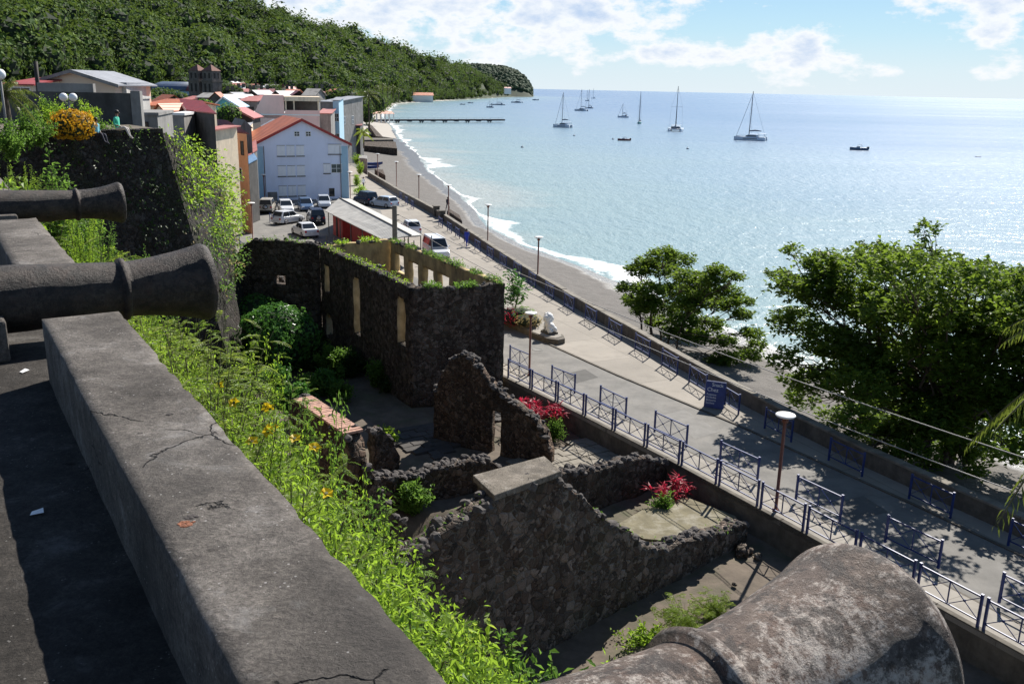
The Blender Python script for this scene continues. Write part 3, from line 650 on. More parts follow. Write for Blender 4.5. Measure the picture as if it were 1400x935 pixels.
# ================================================================== THE BATTERY: terrace, parapet blocks, rampart, three guns
ZT, ZF = 14.2, 13.84; UI, UO = .45, .862
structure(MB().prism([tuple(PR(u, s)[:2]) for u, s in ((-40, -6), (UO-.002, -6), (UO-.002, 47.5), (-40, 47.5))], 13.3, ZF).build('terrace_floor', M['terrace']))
def rough_block(x0, x1, y0, y1, z0, z1, step, amp, edge):
    """a worn block: gridded faces pushed about by noise, arrises knocked back"""
    bm = bmesh.new(); bmesh.ops.create_cube(bm, size=1)
    for v in bm.verts: v.co = Vector((x0+(v.co.x+.5)*(x1-x0), y0+(v.co.y+.5)*(y1-y0), z0+(v.co.z+.5)*(z1-z0)))
    for ax, ln in ((0, x1-x0), (1, y1-y0), (2, z1-z0)):
        n = max(1, int(ln/step)); lo = (x0, y0, z0)[ax]
        for k in range(1, n):
            no = Vector((0, 0, 0)); no[ax] = 1; pt = Vector((0, 0, 0)); pt[ax] = lo+ln*k/n
            bmesh.ops.bisect_plane(bm, geom=bm.verts[:]+bm.edges[:]+bm.faces[:], plane_co=pt, plane_no=no)
    for v in bm.verts:
        p = v.co.copy(); n1 = mnoise.fractal(p*3.1, 1, 2, 4); n2 = mnoise.noise(p*9)
        on = [(abs(p.x-x0) < 1e-4)*-1+(abs(p.x-x1) < 1e-4)*1, (abs(p.y-y0) < 1e-4)*-1+(abs(p.y-y1) < 1e-4)*1, (abs(p.z-z0) < 1e-4)*-1+(abs(p.z-z1) < 1e-4)*1]
        k = sum(1 for q in on if q); d = Vector(on)
        back = (edge*(.35+max(0, n2)*1.5) if k >= 2 else 0)
        v.co = p-d*back+Vector((d.x*n1*amp, d.y*n1*amp, d.z*n1*amp*.7))
    me = bpy.data.meshes.new('block'); bm.to_mesh(me); bm.free()
    for p_ in me.polygons: p_.use_smooth = True
    return me
def merlon(s0, s1, label, step=.045):
    t = thing('parapet_block', label, 'parapet', PR(0, 0, 0), RZ, 'parapet blocks between the guns')
    me = rough_block(UI, UO, s0, s1, ZF-.05, ZT, step, .0045, .009); link('masonry', me, t, [M['parapet']])
    return t
mA = merlon(-3.5, 5.62, 'long grey weathered concrete parapet block in the foreground with a rusty broken chip')
mB_ = merlon(7.22, 9.95, 'short grey concrete parapet block between the two iron guns at the left', .06)
mC = merlon(11.5, 46, 'far concrete parapet block running on past the small gun towards the dark bastion', .25)
def chip(px, py, r, mat, nm, par):
    q = P(px, py, ZT); mb = MB(); du, ds = q[:2]@EU/(EU@EU), q[:2]@ES/(ES@ES)
    for k in range(7):
        a = k/7*6.28; mb.rock((du+r*.8*cos(a)*rng.uniform(.2, 1), ds+r*.35*sin(a), ZT+.001), r*rng.uniform(.16, .34), k, .22)
    mb.build(nm, mat, par)
chip(252, 716, .038, M['rust'], 'rusty_chip', mA); chip(262, 706, .026, M['dark'], 'dark_hole_patch', mA); chip(232, 566, .018, M['dark'], 'dark_hole_patch', mA); chip(192, 592, .018, M['dark'], 'dark_hole_patch', mA)  # dark rocks laid proud stand for the shade inside broken holes
# rampart under the parapet
rp = MB(); rp.add([PR(u, s, z) for u, s, z in [(.85, -6, 13.8), (.85, 46, 13.8), (1.9, 46, -2), (1.9, -6, -2), (-2, -6, 13.2), (-2, 46, 13.2), (-2, 46, -2), (-2, -6, -2)]], [(0, 1, 2, 3), (0, 4, 5, 1), (4, 7, 6, 5), (0, 3, 7, 4), (1, 5, 6, 2)])
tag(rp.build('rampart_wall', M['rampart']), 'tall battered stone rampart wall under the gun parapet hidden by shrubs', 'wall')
def cannon(name, s, u_m, z, lip, mat, label, tilt=0.):
    """old iron gun: axis along +u, muzzle at u_m"""
    t = thing('cannon', label, 'cannon', PR(u_m, s, z), RZ-pi/2, 'old iron guns on the parapet'); t.rotation_euler = (tilt, 0, RZ-pi/2)
    k = lip/.54; R0 = .27*k     # local +y is the muzzle direction, muzzle face at y=0
    prof = [(.135*k, -3.2*k), (.27*k, -3.19*k), (.28*k, -3.0*k), (.26*k, -2.9*k), (.255*k, -2.2*k), (.27*k, -2.18*k), (.27*k, -2.12*k), (.245*k, -2.1*k), (.225*k, -1.5*k), (.2*k, -.9*k), (.186*k, -.62*k), (.187*k, -.60*k), (.205*k, -.592*k), (.212*k, -.575*k), (.205*k, -.556*k), (.187*k, -.548*k)]
    for q in np.linspace(-.53, -.09, 14):
        f = (q+.54)/.45; prof.append(((.186+.072*f**1.75)*k, q*k))
    prof += [(.264*k, -.078*k), (.268*k, -.06*k), (.27*k, -.045*k), (.262*k, -.03*k), (.258*k, -.02*k), (.252*k, -.012*k), (.235*k, -.004*k), (.2*k, 0), (.1*k, .0), (.098*k, -.02*k), (.095*k, -.6*k), (.0, -.62*k)]
    # refine along the bore for pitted surface
    pr2 = []
    for (r0, h0), (r1, h1) in zip(prof[:-1], prof[1:]):
        n = max(1, int(abs(h1-h0)/(.05*k)))
        for j in range(n): pr2.append((r0+(r1-r0)*j/n, h0+(h1-h0)*j/n))
    pr2.append(prof[-1])
    mb = MB(); mb.lathe(pr2, 72, axis='y')
    mb.v = [(lambda p, q: (p[0]*q, p[1], p[2]*q))(v, 1+.022*mnoise.fractal(Vector(v)*4.5+Vector((s*7, 0, 0)), 1, 2, 4)) for v in mb.v]
    mb.build('barrel', mat, t)
    tr = MB(); tr.tube([(-.42*k, -1.75*k, -.06*k), (.42*k, -1.75*k, -.06*k)], .09*k, 18); tr.build('trunnion', mat, t)
    cs = MB(); cs.lathe([(.001, -3.62*k), (.075*k, -3.6*k), (.11*k, -3.5*k), (.08*k, -3.38*k), (.07*k, -3.3*k), (.14*k, -3.19*k)], 20, axis='y'); cs.build('cascabel', mat, t)
    for sx in (-1, 1):   # stone cradle cheeks that carry the gun
        cb = MB(); cb.box(sx*.28*k-.09, sx*.28*k+.09, -2.6*k, -1.3*k, ZF-z, -.05*k); cb.build('cradle_cheek', M['parapet'], t, .02)
    return t
cannon('cannon', 1.2, 1.86, 14.17, .54, M['iron_pale'], 'huge rusty gun muzzle with pale lichen blotches in the bottom right foreground')
cannon('cannon', 6.45, 1.6, 14.15, .54, M['iron'], 'dark rusty iron gun with flared muzzle resting across the middle of the parapet')
cannon('cannon', 10.75, 1.8, 14.21, .44, M['iron'], 'smaller dark iron gun pointing out beyond the short parapet block')
for px, py, w, h, r in ((51, 701, .05, .035, .4), (33, 508, .05, .03, 1.2)):
    q = P(px, py, ZF+.004); mb = MB(); mb.add([(-w/2, -h/2, .002), (w/2, -h/2, .006), (w*.42, h/2, .012), (-w*.4, h*.45, .003)], [(0, 1, 2, 3)])
    o = mb.build('paper_scrap', M['paper']); o.location = q; o.rotation_euler.z = r
    tag(o, 'larger crumpled white paper scrap lying on the terrace floor in shadow' if py > 600 else 'smaller white paper scrap lying on the terrace near the gun', 'litter', 'paper scraps on the terrace')

# dark bastion closing the terrace on the left
bl = [(-27, 36.5), (-22.4, 41.7), (-17.9, 47.3), (-19.6, 53), (-24, 72), (-70, 72)]
bt = [(-27, 36.5, 0), (-22.4, 41.7, 0), (-17.9, 47.3, 0)]
mb = MB(); n_ = 34; GB = []
e_ = np.array([4.5, 5.6])/math.hypot(4.5, 5.6); out_ = np.array([e_[1], -e_[0]])
for i in range(n_+1):
    row = []
    for j in range(15):
        s_ = -17+ (17+0)*i/n_; zz = 13-14*j/14; q = np.array([-17.9, 47.3])+e_*s_+ (out_*.06+e_*(.2 if i == n_ else .2*i/n_))*(13-zz)
        row.append((q[0]+.1*mnoise.noise(Vector((s_, zz, 3))), q[1]+.1*mnoise.noise(Vector((s_, zz, 9))), zz))
    GB.append(row)
vs = [v for r_ in GB for v in r_]; mb.add(vs, [(i*15+j, i*15+j+1, (i+1)*15+j+1, (i+1)*15+j) for i in range(n_) for j in range(14)])
# return face running back from the corner
g2 = [GB[n_]]
for i in range(1, 16):
    t_ = i/15; row = []
    for j in range(15):
        c0 = np.array(GB[n_][j]); zt = 13-5.2*t_; zz = zt-(zt+1)*j/14
        base = np.array([-22.3+(13-zz)*.1, 69.0]); q = c0[:2]*(1-t_)+base*t_+np.array([.8*sin(t_*pi), 0])
        row.append((q[0]+.35*mnoise.noise(Vector((t_*9, zz*.6, 3))), q[1]+.3*mnoise.noise(Vector((t_*9, zz*.6, 8))), zz))
    g2.append(row)
vs = [v for r_ in g2 for v in r_]; mb.add(vs, [(i*15+j, i*15+j+1, (i+1)*15+j+1, (i+1)*15+j) for i in range(15) for j in range(14)])
bas = thing('bastion_wall', 'huge dark stone bastion wall with battered corner closing the terrace', 'wall', (0, 0, 0))
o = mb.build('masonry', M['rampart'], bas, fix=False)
bm = bmesh.new(); bm.from_mesh(o.data); bmesh.ops.recalc_face_normals(bm, faces=bm.faces); bm.to_mesh(o.data); bm.free()
cp = MB()
for i in range(20):
    a, b = np.array(GB[int(i*n_/20)][0]), np.array(GB[int((i+1)*n_/20)][0]); hh = .16+.04*rng.random()
    cp.box(0, np.linalg.norm(b-a)-.02, -.12, .5, -.02, hh, math.atan2(e_[1], e_[0]), (a[0], a[1], 13))
cp.build('coping', M['rampart'], bas, .03)
structure(MB().prism([(-33, 29.4), (-22.5, 42.2), (-18.3, 47.7), (-19.6, 51.5), (-25, 58), (-75, 75), (-75, 29.4)], 5, 12.96).build('garden_ground', M['soil']))

# ================================================================== THE RUINS
def ruin_wall(name, label, p0, p1, zb, prof, th, mats, openings=(), step=.2, rubble=1., rough=.05, group='roofless ruin walls', side=1, reveal=None):
    """one standing wall: front face on the line p0-p1, top follows the broken profile, openings cut through"""
    p0 = np.array(p0[:2], float); p1 = np.array(p1[:2], float); e = (p1-p0)/np.linalg.norm(p1-p0); nrm = np.array([-e[1], e[0]])*side
    S_ = [q[0] for q in prof]; Zp = [q[1] for q in prof]
    t = thing(name, label, 'ruin wall', (*p0, zb), 0, group)
    n = max(2, int(round((S_[-1]-S_[0])/step))); ss = np.linspace(S_[0], S_[-1], n+1)
    tp = np.interp(ss, S_, Zp)+np.array([mnoise.fractal(Vector((s*1.3, p0[0], p0[1])), 1, 2, 3)*.13*rubble for s in ss])
    zm = tp.max(); m_ = max(2, int(math.ceil((zm-zb)/step))); zz = zb+np.arange(m_+1)*step
    V = {}; mb = MB(); mb.smooth = True
    def vid(i, j, k):
        key = (i, j, k)
        if key not in V:
            z = min(zz[j], tp[i]); q = p0+e*ss[i]+nrm*(th if k else 0)
            w = Vector((ss[i]*1.1, z*1.1, k*9+p0[0])); d = mnoise.fractal(w*1.2, 1, 2, 4)*rough
            q = q+nrm*d*(1 if k else -1)+e*mnoise.noise(w*2)*rough*.8
            V[key] = len(mb.v); mb.v.append((q[0]-p0[0], q[1]-p0[1], z-zb+mnoise.noise(w*2.3)*rough*.5))
        return V[key]
    def solid(i, j):
        if i < 0 or j < 0 or i >= n or j >= m_: return False
        if zz[j] >= max(tp[i], tp[i+1])-.01: return False
        sc, zc = (ss[i]+ss[i+1])/2, zz[j]+step/2
        for (a, b, c, d, arch) in openings:
            if a < sc < b and c < zc:
                top = d
                if arch: h = (b-a)/2; x = (sc-(a+b)/2)/h; top = d-h*arch*(1-math.sqrt(max(0, 1-x*x)))
                if zc < top: return False
        return True
    def face(*k, m=0):
        mb.f.append(tuple(vid(*q) for q in k)); mb.mi.append(m if reveal else 0); mb.sm.append(True)
    for i in range(n):
        for j in range(m_):
            if not solid(i, j): continue
            face((i, j, 0), (i+1, j, 0), (i+1, j+1, 0), (i, j+1, 0)); face((i, j, 1), (i, j+1, 1), (i+1, j+1, 1), (i+1, j, 1))
            if not solid(i-1, j): face((i, j, 0), (i, j+1, 0), (i, j+1, 1), (i, j, 1), m=int(i > 0))
            if not solid(i+1, j): face((i+1, j, 0), (i+1, j, 1), (i+1, j+1, 1), (i+1, j+1, 0), m=int(i < n-1))
            if not solid(i, j+1): face((i, j+1, 0), (i+1, j+1, 0), (i+1, j+1, 1), (i, j+1, 1))
            if not solid(i, j-1): face((i, j, 0), (i, j, 1), (i+1, j, 1), (i+1, j, 0))
    mb.build('masonry', [mats[0], reveal] if reveal else mats[0], t)
    if rubble > 0 and len(mats) > 1:
        rb = MB(); k = int((S_[-1]-S_[0])*th*16*min(rubble, 1.6))
        for _ in range(k):
            s = rng.uniform(S_[0], S_[-1]); q = e*s+nrm*rng.uniform(-.06, th+.06); r = rng.uniform(.07, .19)
            rb.rock((q[0], q[1], np.interp(s, ss, tp)-zb+rng.uniform(-.08, .05)), r, rng.integers(99))
        rb.build('capping_rubble', mats[1], t)

    return t, e, nrm, (lambda s: float(np.interp(s, ss, tp)))
RA, RB, RC, RD_, RE = (-.45, 47.5), (-5.3, 46.), (-12.5, 58.2), (-8., 60.5), (-17.2, 59.7)
SM = [M['stone'], M['rubble']]; M['reveal'] = plain('pale_reveal_plaster', (.5, .41, .26), .9, var=.35, sc=2, kind='World', dirt=((.2, .15, .08), 1.2, .7))
wEnd = ruin_wall('ruin_wall', 'tall dark stone end wall of the big roofless ruin, square corner by the road', RB, RA, -1.1, [(0, 5.5), (2.4, 5.35), (5.08, 5.55)], .62, [M['stone'], M['rubble']], rubble=.6)
wWin = ruin_wall('ruin_wall', 'long dark ruin wall with sloping crest pierced by tall arched windows', RB, RC, -1.1, [(.05, 5.5), (7, 5.55), (14.1, 5.5)], .55, [M['stone'], M['rubble']],
    [(.7, 1.75, 2.2, 4.75, .5), (7.2, 8.3, 1.2, 4.65, .8), (12.4, 13.3, 2.6, 4.5, .0), (12.2, 13.3, -.2, 1.3, .9)], .15, .3, side=-1, reveal=M['reveal'])
wSt = ruin_wall('ruin_wall', 'ochre plastered street side wall of the big ruin with four narrow window slots', RA, RD_, -1.1, [(.62, 5.55), (8, 5.6), (14.9, 5.6)], .34, [M['plaster'], M['rubble']],
    [(6.0, 7.5, 2.6, 4.75, 0), (8.2, 9.7, 2.2, 4.75, 0), (10.4, 11.9, 2.0, 4.7, 0), (12.7, 14.2, 3.7, 4.85, 0), (12.7, 14.2, 1.6, 3.3, 0)], .15, .5)
wBk = ruin_wall('ruin_wall', 'stained ochre back wall of the big ruin with a blocked arch', (-12.2, 58.5), (-8.05, 60.6), -1.1, [(0, 5.45), (4.6, 5.6)], .5, [M['plaster'], M['rubble']], (), .2, .5)
wLf = ruin_wall('ruin_wall', 'dark stone cross wall behind the creeper covered bush, with a hole', RE, (-12.6, 58.4), -1.1, [(-2.6, 2.4), (-1.6, 4.3), (-.6, 5.2), (0, 5.55), (2.5, 5.6), (4.7, 5.5)], .55, SM, [(1.4, 2.3, 2.6, 3.4, .9)], .2, .6)
# gabled fragment with a doorway
a, b = P(600, 603, -1), P(740, 637, -1)
ruin_wall('ruin_wall', 'jagged gable shaped ruin fragment with a doorway gap, in the middle of the court', a, b, -1.1, [(-.3, 1.4), (0, 2.1), (.5, 3.05), (1.0, 3.5), (1.5, 3.6), (2.2, 3.15), (2.85, 2.4), (3.6, 1.9), (4.4, 1.5), (5.3, 1.15), (5.7, .6), (6.0, -.3)], .5, [M['stone_brown'], M['rubble']], [(2.85, 3.5, -1.2, 1.15, .5)], .15, 1.3, .07)
# big front wall with the mortar capped pier
w5a, w5b = P(775, 872, -1), P(1022, 743, -1)
t5, e5, n5, z5 = ruin_wall('ruin_wall', 'large front ruin wall of grey rubble stone stepping down to the right', w5a, w5b, -1.4,
    [(-9, 3.2), (-6.5, 3.6), (-5.8, 3.95), (-3.8, 4.4), (-3.3, 4.5), (-3.0, 4.68), (-.75, 4.66), (-.5, 4.3), (.3, 3.75), (.8, 3.3), (1.2, 2.85), (2.0, 2.2), (2.7, 1.75), (3.5, 1.05), (4.2, .6), (5.1, .42), (7, .2), (9.6, -.15)], .6, [M['stone_pale'], M['rubble']], (), .18, 1.0, .06)
# pier with capping slab on top of the front wall
cap = MB(); s0, s1 = -3.05, -.72; O = np.array([0, 0.]);
def w5(s, d): return e5*s+n5*d
cap.prism([tuple(w5(s0-.15, -.12)), tuple(w5(s1+.1, -.10)), tuple(w5(s1+.5, 1.05)), tuple(w5(s0+.25, 1.3))], 6.05, 6.24); cap.build('capping_slab', M['captop'], t5, .03)
pr = MB(); pr.prism([tuple(w5(s0, .5)), tuple(w5(s1, .5)), tuple(w5(s1+.35, 1.0)), tuple(w5(s0+.35, 1.2))], 0, 6.06); pr.build('pier', M['stone_pale'], t5)
# cross wall behind it, running to the road
a, b = P(800, 705, -1), P(915, 660, -1)
pf = [(round(hit(x, y, a, b)[0], 2), round(hit(x, y, a, b)[1], 2)) for x, y in ((700, 652), (753, 646), (800, 648), (828, 639), (882, 627), (915, 634))]
ruin_wall('ruin_wall', 'low crumbling cross wall behind the red plant, running to the blue fence', a, b, -1.1, pf+[(pf[-1][0]+.15, pf[-1][1]-.5)], .5, SM, (), .18, 1.5, .07)
a, b = np.array([-5.9, 33.4, 0]), np.array([-.4, 36.0, 0])
pf = sorted([(round(hit(x, y, a, b)[0], 2), round(hit(x, y, a, b)[1], 2)) for x, y in ((500, 665), (520, 655), (560, 655), (600, 642), (640, 632), (665, 628), (690, 640))])
ruin_wall('ruin_wall', 'low rubble topped inner wall crossing the court behind the capped pier', a, b, -3.4, pf, .6, SM, (), .18, 1.6, .08)
# wall with brick capping on the left
t8, e8, n8, z8 = ruin_wall('ruin_wall', 'brown ruin wall with a sloping brick topped crest beside the yellow flowers', (-4.9, 29.2), (-7.9, 33.3), -1.1, [(0, 3.3), (.25, 3.9), (.7, 4.0), (5.0, 4.0), (5.3, 3.8)], .62, [M['stone_brown'], M['rubble']], (), .18, .25, .05, side=1)
bk = MB()
for i in range(26):
    s = .35+i*.165
    bk.box(s, s+.14, -.06, .68, 0, .09, math.atan2(e8[1], e8[0]), (0, 0, 5.1+.02*rng.random()-.0))
o = bk.build('brick_capping', M['brick'], t8, .012)
ruin_wall('ruin_wall', 'broken end stub of the brick capped wall, lowest in the court corner', (-4.9, 28.9), (-3.6, 30.2), -1.1, [(0, 3.2), (.5, 2.2), (1.0, 1.0), (1.7, .2)], .55, SM, (), .18, 1.5, .1)
ruin_wall('ruin_wall', 'small leaning masonry stump with a tuft of grass on top', (-5.9, 37.2), (-5.0, 37.9), -1.1, [(0, .8), (.4, 1.0), (.9, .4), (1.2, -.4)], .6, SM, (), .15, 1.0, .1)
ruin_wall('ruin_wall', 'leftover bastion foot of pale grey masonry below the hanging vines', (-19.6, 67.5), (-13.2, 56.5), -1.1, [(0, 3.4), (2, 4.2), (3.5, 3.6), (5, 3.0), (7, 1.0), (8.5, .2)], 1.4, [M['stone_pale'], M['rubble']], (), .25, 1.0, .16)
# paved and mossy patches of the old floors
pl = [P(x, y, -.88)[:2] for x, y in ((715, 600), (765, 612), (800, 598), (860, 612), (908, 633), (830, 645), (752, 652), (700, 640))]
def slabs(name, poly_, z, mat):
    mb = MB(); c = np.mean(poly_, 0); x0, y0 = np.min(poly_, 0); x1, y1 = np.max(poly_, 0)
    ang = math.atan2(.54, .843); ca, sa = cos(ang), sin(ang)
    for i in range(-14, 15):
        j = -20.
        while j < 20:
            ln = rng.uniform(.5, 1.1); cc = np.array([c[0]+(j+ln/2)*ca-i*.48*sa, c[1]+(j+ln/2)*sa+i*.48*ca])
            ins_ = False; k = len(poly_)
            for a_ in range(k):
                p_, q_ = poly_[a_], poly_[(a_+1) % k]
                if (p_[1] > cc[1]) != (q_[1] > cc[1]) and cc[0] < (q_[0]-p_[0])*(cc[1]-p_[1])/(q_[1]-p_[1])+p_[0]: ins_ = not ins_
            if ins_: mb.box(-ln/2+.015, ln/2-.015, -.225, .225, -.3, rng.uniform(-.015, .03), ang, (cc[0], cc[1], z))
            j += ln
    return structure(mb.build(name, mat, None, .012))
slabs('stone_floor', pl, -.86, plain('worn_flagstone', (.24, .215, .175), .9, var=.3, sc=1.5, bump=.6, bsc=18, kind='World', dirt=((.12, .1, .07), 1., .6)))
slabs('ruin_floor', [P(x, y, -.9)[:2] for x, y in ((560, 585), (597, 575), (690, 545), (705, 560), (600, 625), (520, 600))], -.9, M['shadefloor'])
mbp = MB(); q4 = [P(x, y, -.45)[:2] for x, y in ((845, 716), (893, 688), (940, 680), (1005, 705), (1012, 716), (930, 740), (880, 736))]
mbp.prism([tuple(q) for q in q4], -1.3, -.45); structure(mbp.build('mossy_ground', M['olive']))
# retaining wall that carries the pavement edge and fence
rw = MB()
for a, b in zip(FENCE[:-1], FENCE[1:]):
    L_ = np.linalg.norm(b-a); rw.box(-.04, L_+.04, 0, .22, -1.3, .17, math.atan2(*(b-a)[::-1]), (*a, 0))
tag(rw.build('retaining_wall', M['wallcap'], None, .02), 'low dark stone retaining wall under the long blue fence', 'wall')
# stones lying in the court
for k, (x, y, r, lab) in enumerate(((1015, 757, .34, 'largest loose grey boulder lying on bare soil by the low wall end'), (1036, 762, .14, 'small round stone beside the lamp shadow on bare soil'), (1004, 800, .1, 'tiny pale stone alone on the bare soil'))):
    mb = MB(); mb.smooth = True; mb.rock((0, 0, r*.4), r, k+5); mb.rock((r*.8, r*.3, r*.2), r*.5, k+9) if k == 0 else None
    o = mb.build('loose_stone', M['stone_pale']); o.location = P(x, y, -.95); tag(o, lab, 'stone', 'loose stones on the court soil')

# ================================================================== SEAFRONT: sea wall, barriers, lamps, wires
sw = thing('sea_wall', 'long weathered low stone sea wall between the promenade and the beach', 'wall', (0, 0, 0))
swm = MB(); cpm = MB(); wl_pts = []
for a, b in zip(WALL[:14], WALL[1:15]):
    L_ = np.linalg.norm(b-a); k = max(1, int(L_/1.6))
    if a[1] > 170: k = max(1, int(L_/12))
    for i in range(k): wl_pts.append(a+(b-a)*i/k)
for i, (a, b) in enumerate(zip(wl_pts[:-1], wl_pts[1:])):
    if 108.5 < a[1] < 110.6: continue
    L_ = np.linalg.norm(b-a); an = math.atan2(*(b-a)[::-1]); h = .72+.03*mnoise.noise(Vector((i*.7, 0, 0)))
    swm.box(-.02, L_+.02, -.16, .2, -3.2, h, an, (*a, 0)); cpm.box(0, L_-.012, -.22+.02*rng.random(), .24, h+.002, h+.10+.02*rng.random(), an, (*a, 0))
swm.build('masonry', M['wallcap'], sw, .02); cpm.build('coping', plain('wall_coping', (.2, .18, .15), .9, var=.4, sc=2, bump=.6, kind='World'), sw, .02)
for q, lab in (((-9.75, 113.9), 'upper square end pillar at the gap in the sea wall'), ((-8.7, 109.6), 'lower square end pillar at the gap in the sea wall')):
    mb = MB(); mb.box(-.35, .35, -.35, .35, -.2, 1.15); mb.box(-.42, .42, -.42, .42, 1.152, 1.27); o = mb.build('wall_pillar', M['wallcap'], None, .03)
    o.location = (*q, 0); o.rotation_euler.z = RD(18); tag(o, lab, 'pillar')
# blue barriers: X braced frame with two posts
def barrier_proto(Wd, double):
    t = thing('street_barrier', 'blue barrier', 'barrier')
    for sx in (0, 1):
        p_ = MB(); p_.box(sx*Wd-.035, sx*Wd+.035, -.035, .035, -.25 if double else 0, 1.06); p_.box(sx*Wd-.042, sx*Wd+.042, -.042, .042, 1.062, 1.085); p_.build('post', M['blue'], t)
    r = MB(); r.box(.036, Wd-.036, -.024, .024, .96, 1.01); r.build('top_rail', M['blue'], t)
    r = MB(); r.box(.036, Wd-.036, -.02, .02, .18, .22); r.build('bottom_rail', M['blue'], t)
    r = MB(); r.box(Wd/2-.016, Wd/2+.016, -.016, .016, .222, .958); r.build('middle_post', M['blue'], t)
    for s_ in (0, 1):
        r = MB(); x0 = .04+s_*Wd/2; x1 = Wd/2-.03+s_*Wd/2
        r.tube([(x0, .012, .23), (x1, .012, .95)], .014, 6); r.tube([(x0, -.012, .95), (x1, -.012, .23)], .014, 6)
        r.lathe([(.001, -.02), (.04, -.018), (.04, .018), (.001, .02)], 10, ((x0+x1)/2, 0, .59), 'y'); r.build('brace', M['blue'], t)
    return t
bproto = None
ORD = ['first', 'second', 'third', 'fourth', 'fifth', 'sixth', 'seventh', 'eighth', 'ninth', 'tenth', 'eleventh', 'twelfth', 'thirteenth', 'fourteenth', 'fifteenth', 'sixteenth', 'seventeenth', 'eighteenth', 'nineteenth', 'twentieth', 'twenty-first', 'twenty-second', 'twenty-third', 'twenty-fourth', 'twenty-fifth', 'twenty-sixth', 'twenty-seventh', 'twenty-eighth', 'twenty-ninth', 'thirtieth']
protos = {}
def barrier(a, b, z, label, group, dbl=False):
    a = np.array(a); b = np.array(b); w = float(np.linalg.norm(b-a)); an = math.atan2(*(b-a)[::-1]); key = (dbl,)
    if key not in protos:
        protos[key] = (barrier_proto(2.0, dbl), 2.0); t = protos[key][0]; t.location = (*a, z); t.rotation_euler.z = an; t.scale = (w/2, 1, 1); t['label'] = label; t['group'] = group
        return t
    return dup(protos[key][0], (*a, z), an, label, group, (w/2, 1, 1))
# the long fence on the retaining wall, panel after panel
fl = [np.array(q) for q in FENCE]; s = np.r_[0, np.cumsum([np.linalg.norm(b-a) for a, b in zip(fl[:-1], fl[1:])])]
def along(pl, d):
    pl = np.array(pl); s_ = np.r_[0, np.cumsum(np.linalg.norm(np.diff(pl, axis=0), axis=1))]
    return np.array([np.interp(d, s_, pl[:, 0]), np.interp(d, s_, pl[:, 1])])
off = np.array([.853, .522])*.13
k = 0; d0 = 4.85
while d0 < 38:
    a, b = along(fl, d0)+off, along(fl, d0+2.12)+off
    barrier(a, b, .17, f'{ORD[k]} blue panel of the long court fence, counted from the tall ruin', 'blue fence panels above the ruin court', True); k += 1; d0 += 2.32
KB = [((-.1, 50.9), (1.03, 49.3)), ((2.19, 47.1), (3.34, 45.6)), ((4.52, 43.8), (5.61, 42.0)), ((6.76, 40.2), (7.93, 38.4)), ((9.05, 36.6), (10.21, 34.8)), ((11.3, 33.1), (12.42, 31.3)), ((13.5, 29.7), (14.6, 27.9)), ((15.6, 25.8), (16.7, 23.9))]
for k, (a, b) in enumerate(KB):
    barrier(a, b, .12, f'{ORD[k]} separate blue barrier on the landward kerb, counted from the tall ruin', 'separate blue barriers on the landward kerb')
SB = [(-1.93, 84.3), (-.66, 80.45), (.63, 76.6), (1.8, 72.5), (3.1, 68.3), (4.4, 64.3), (5.7, 60.4), (7.0, 56.7), (8.3, 53.0), (9.4, 49.6), (10.4, 46.4), (11.4, 43.2), (13.0, 39.6), (14.9, 35.8), (16.9, 32.0), (18.9, 28.2)]
SBF = [(-3.3, 88.3), (-4.6, 92.3), (-5.8, 96.2), (-6.9, 100.0), (-8.2, 104.0), (-13.2, 119.6), (-14.5, 124.0), (-15.8, 128.5)]
pl_ = sorted(SB+SBF, key=lambda q: q[1])
for k, q in enumerate(pl_):
    i = min(k, len(pl_)-2); d = np.array(pl_[i+1])-np.array(pl_[i]); d /= np.linalg.norm(d)
    barrier(np.array(q), np.array(q)+d*1.9, 0, f'{ORD[k]} blue barrier along the sea wall, counted away from the big beach tree', 'blue barriers along the sea wall')
PB = [((-30.2, 95.5), (-29.0, 94.3)), ((-28.2, 91), (-27.2, 89.8)), ((-26.0, 86.0), (-25.0, 84.4)), ((-28.3, 105.5), (-27.4, 103.8)), ((-24.6, 83.9), (-23.7, 82.4))]
for k, (a, b) in enumerate(PB):
    barrier(a, b, 0, f'{ORD[k]} small blue barrier at the edge of the car park lane below the vines', 'blue barriers by the car park lane')
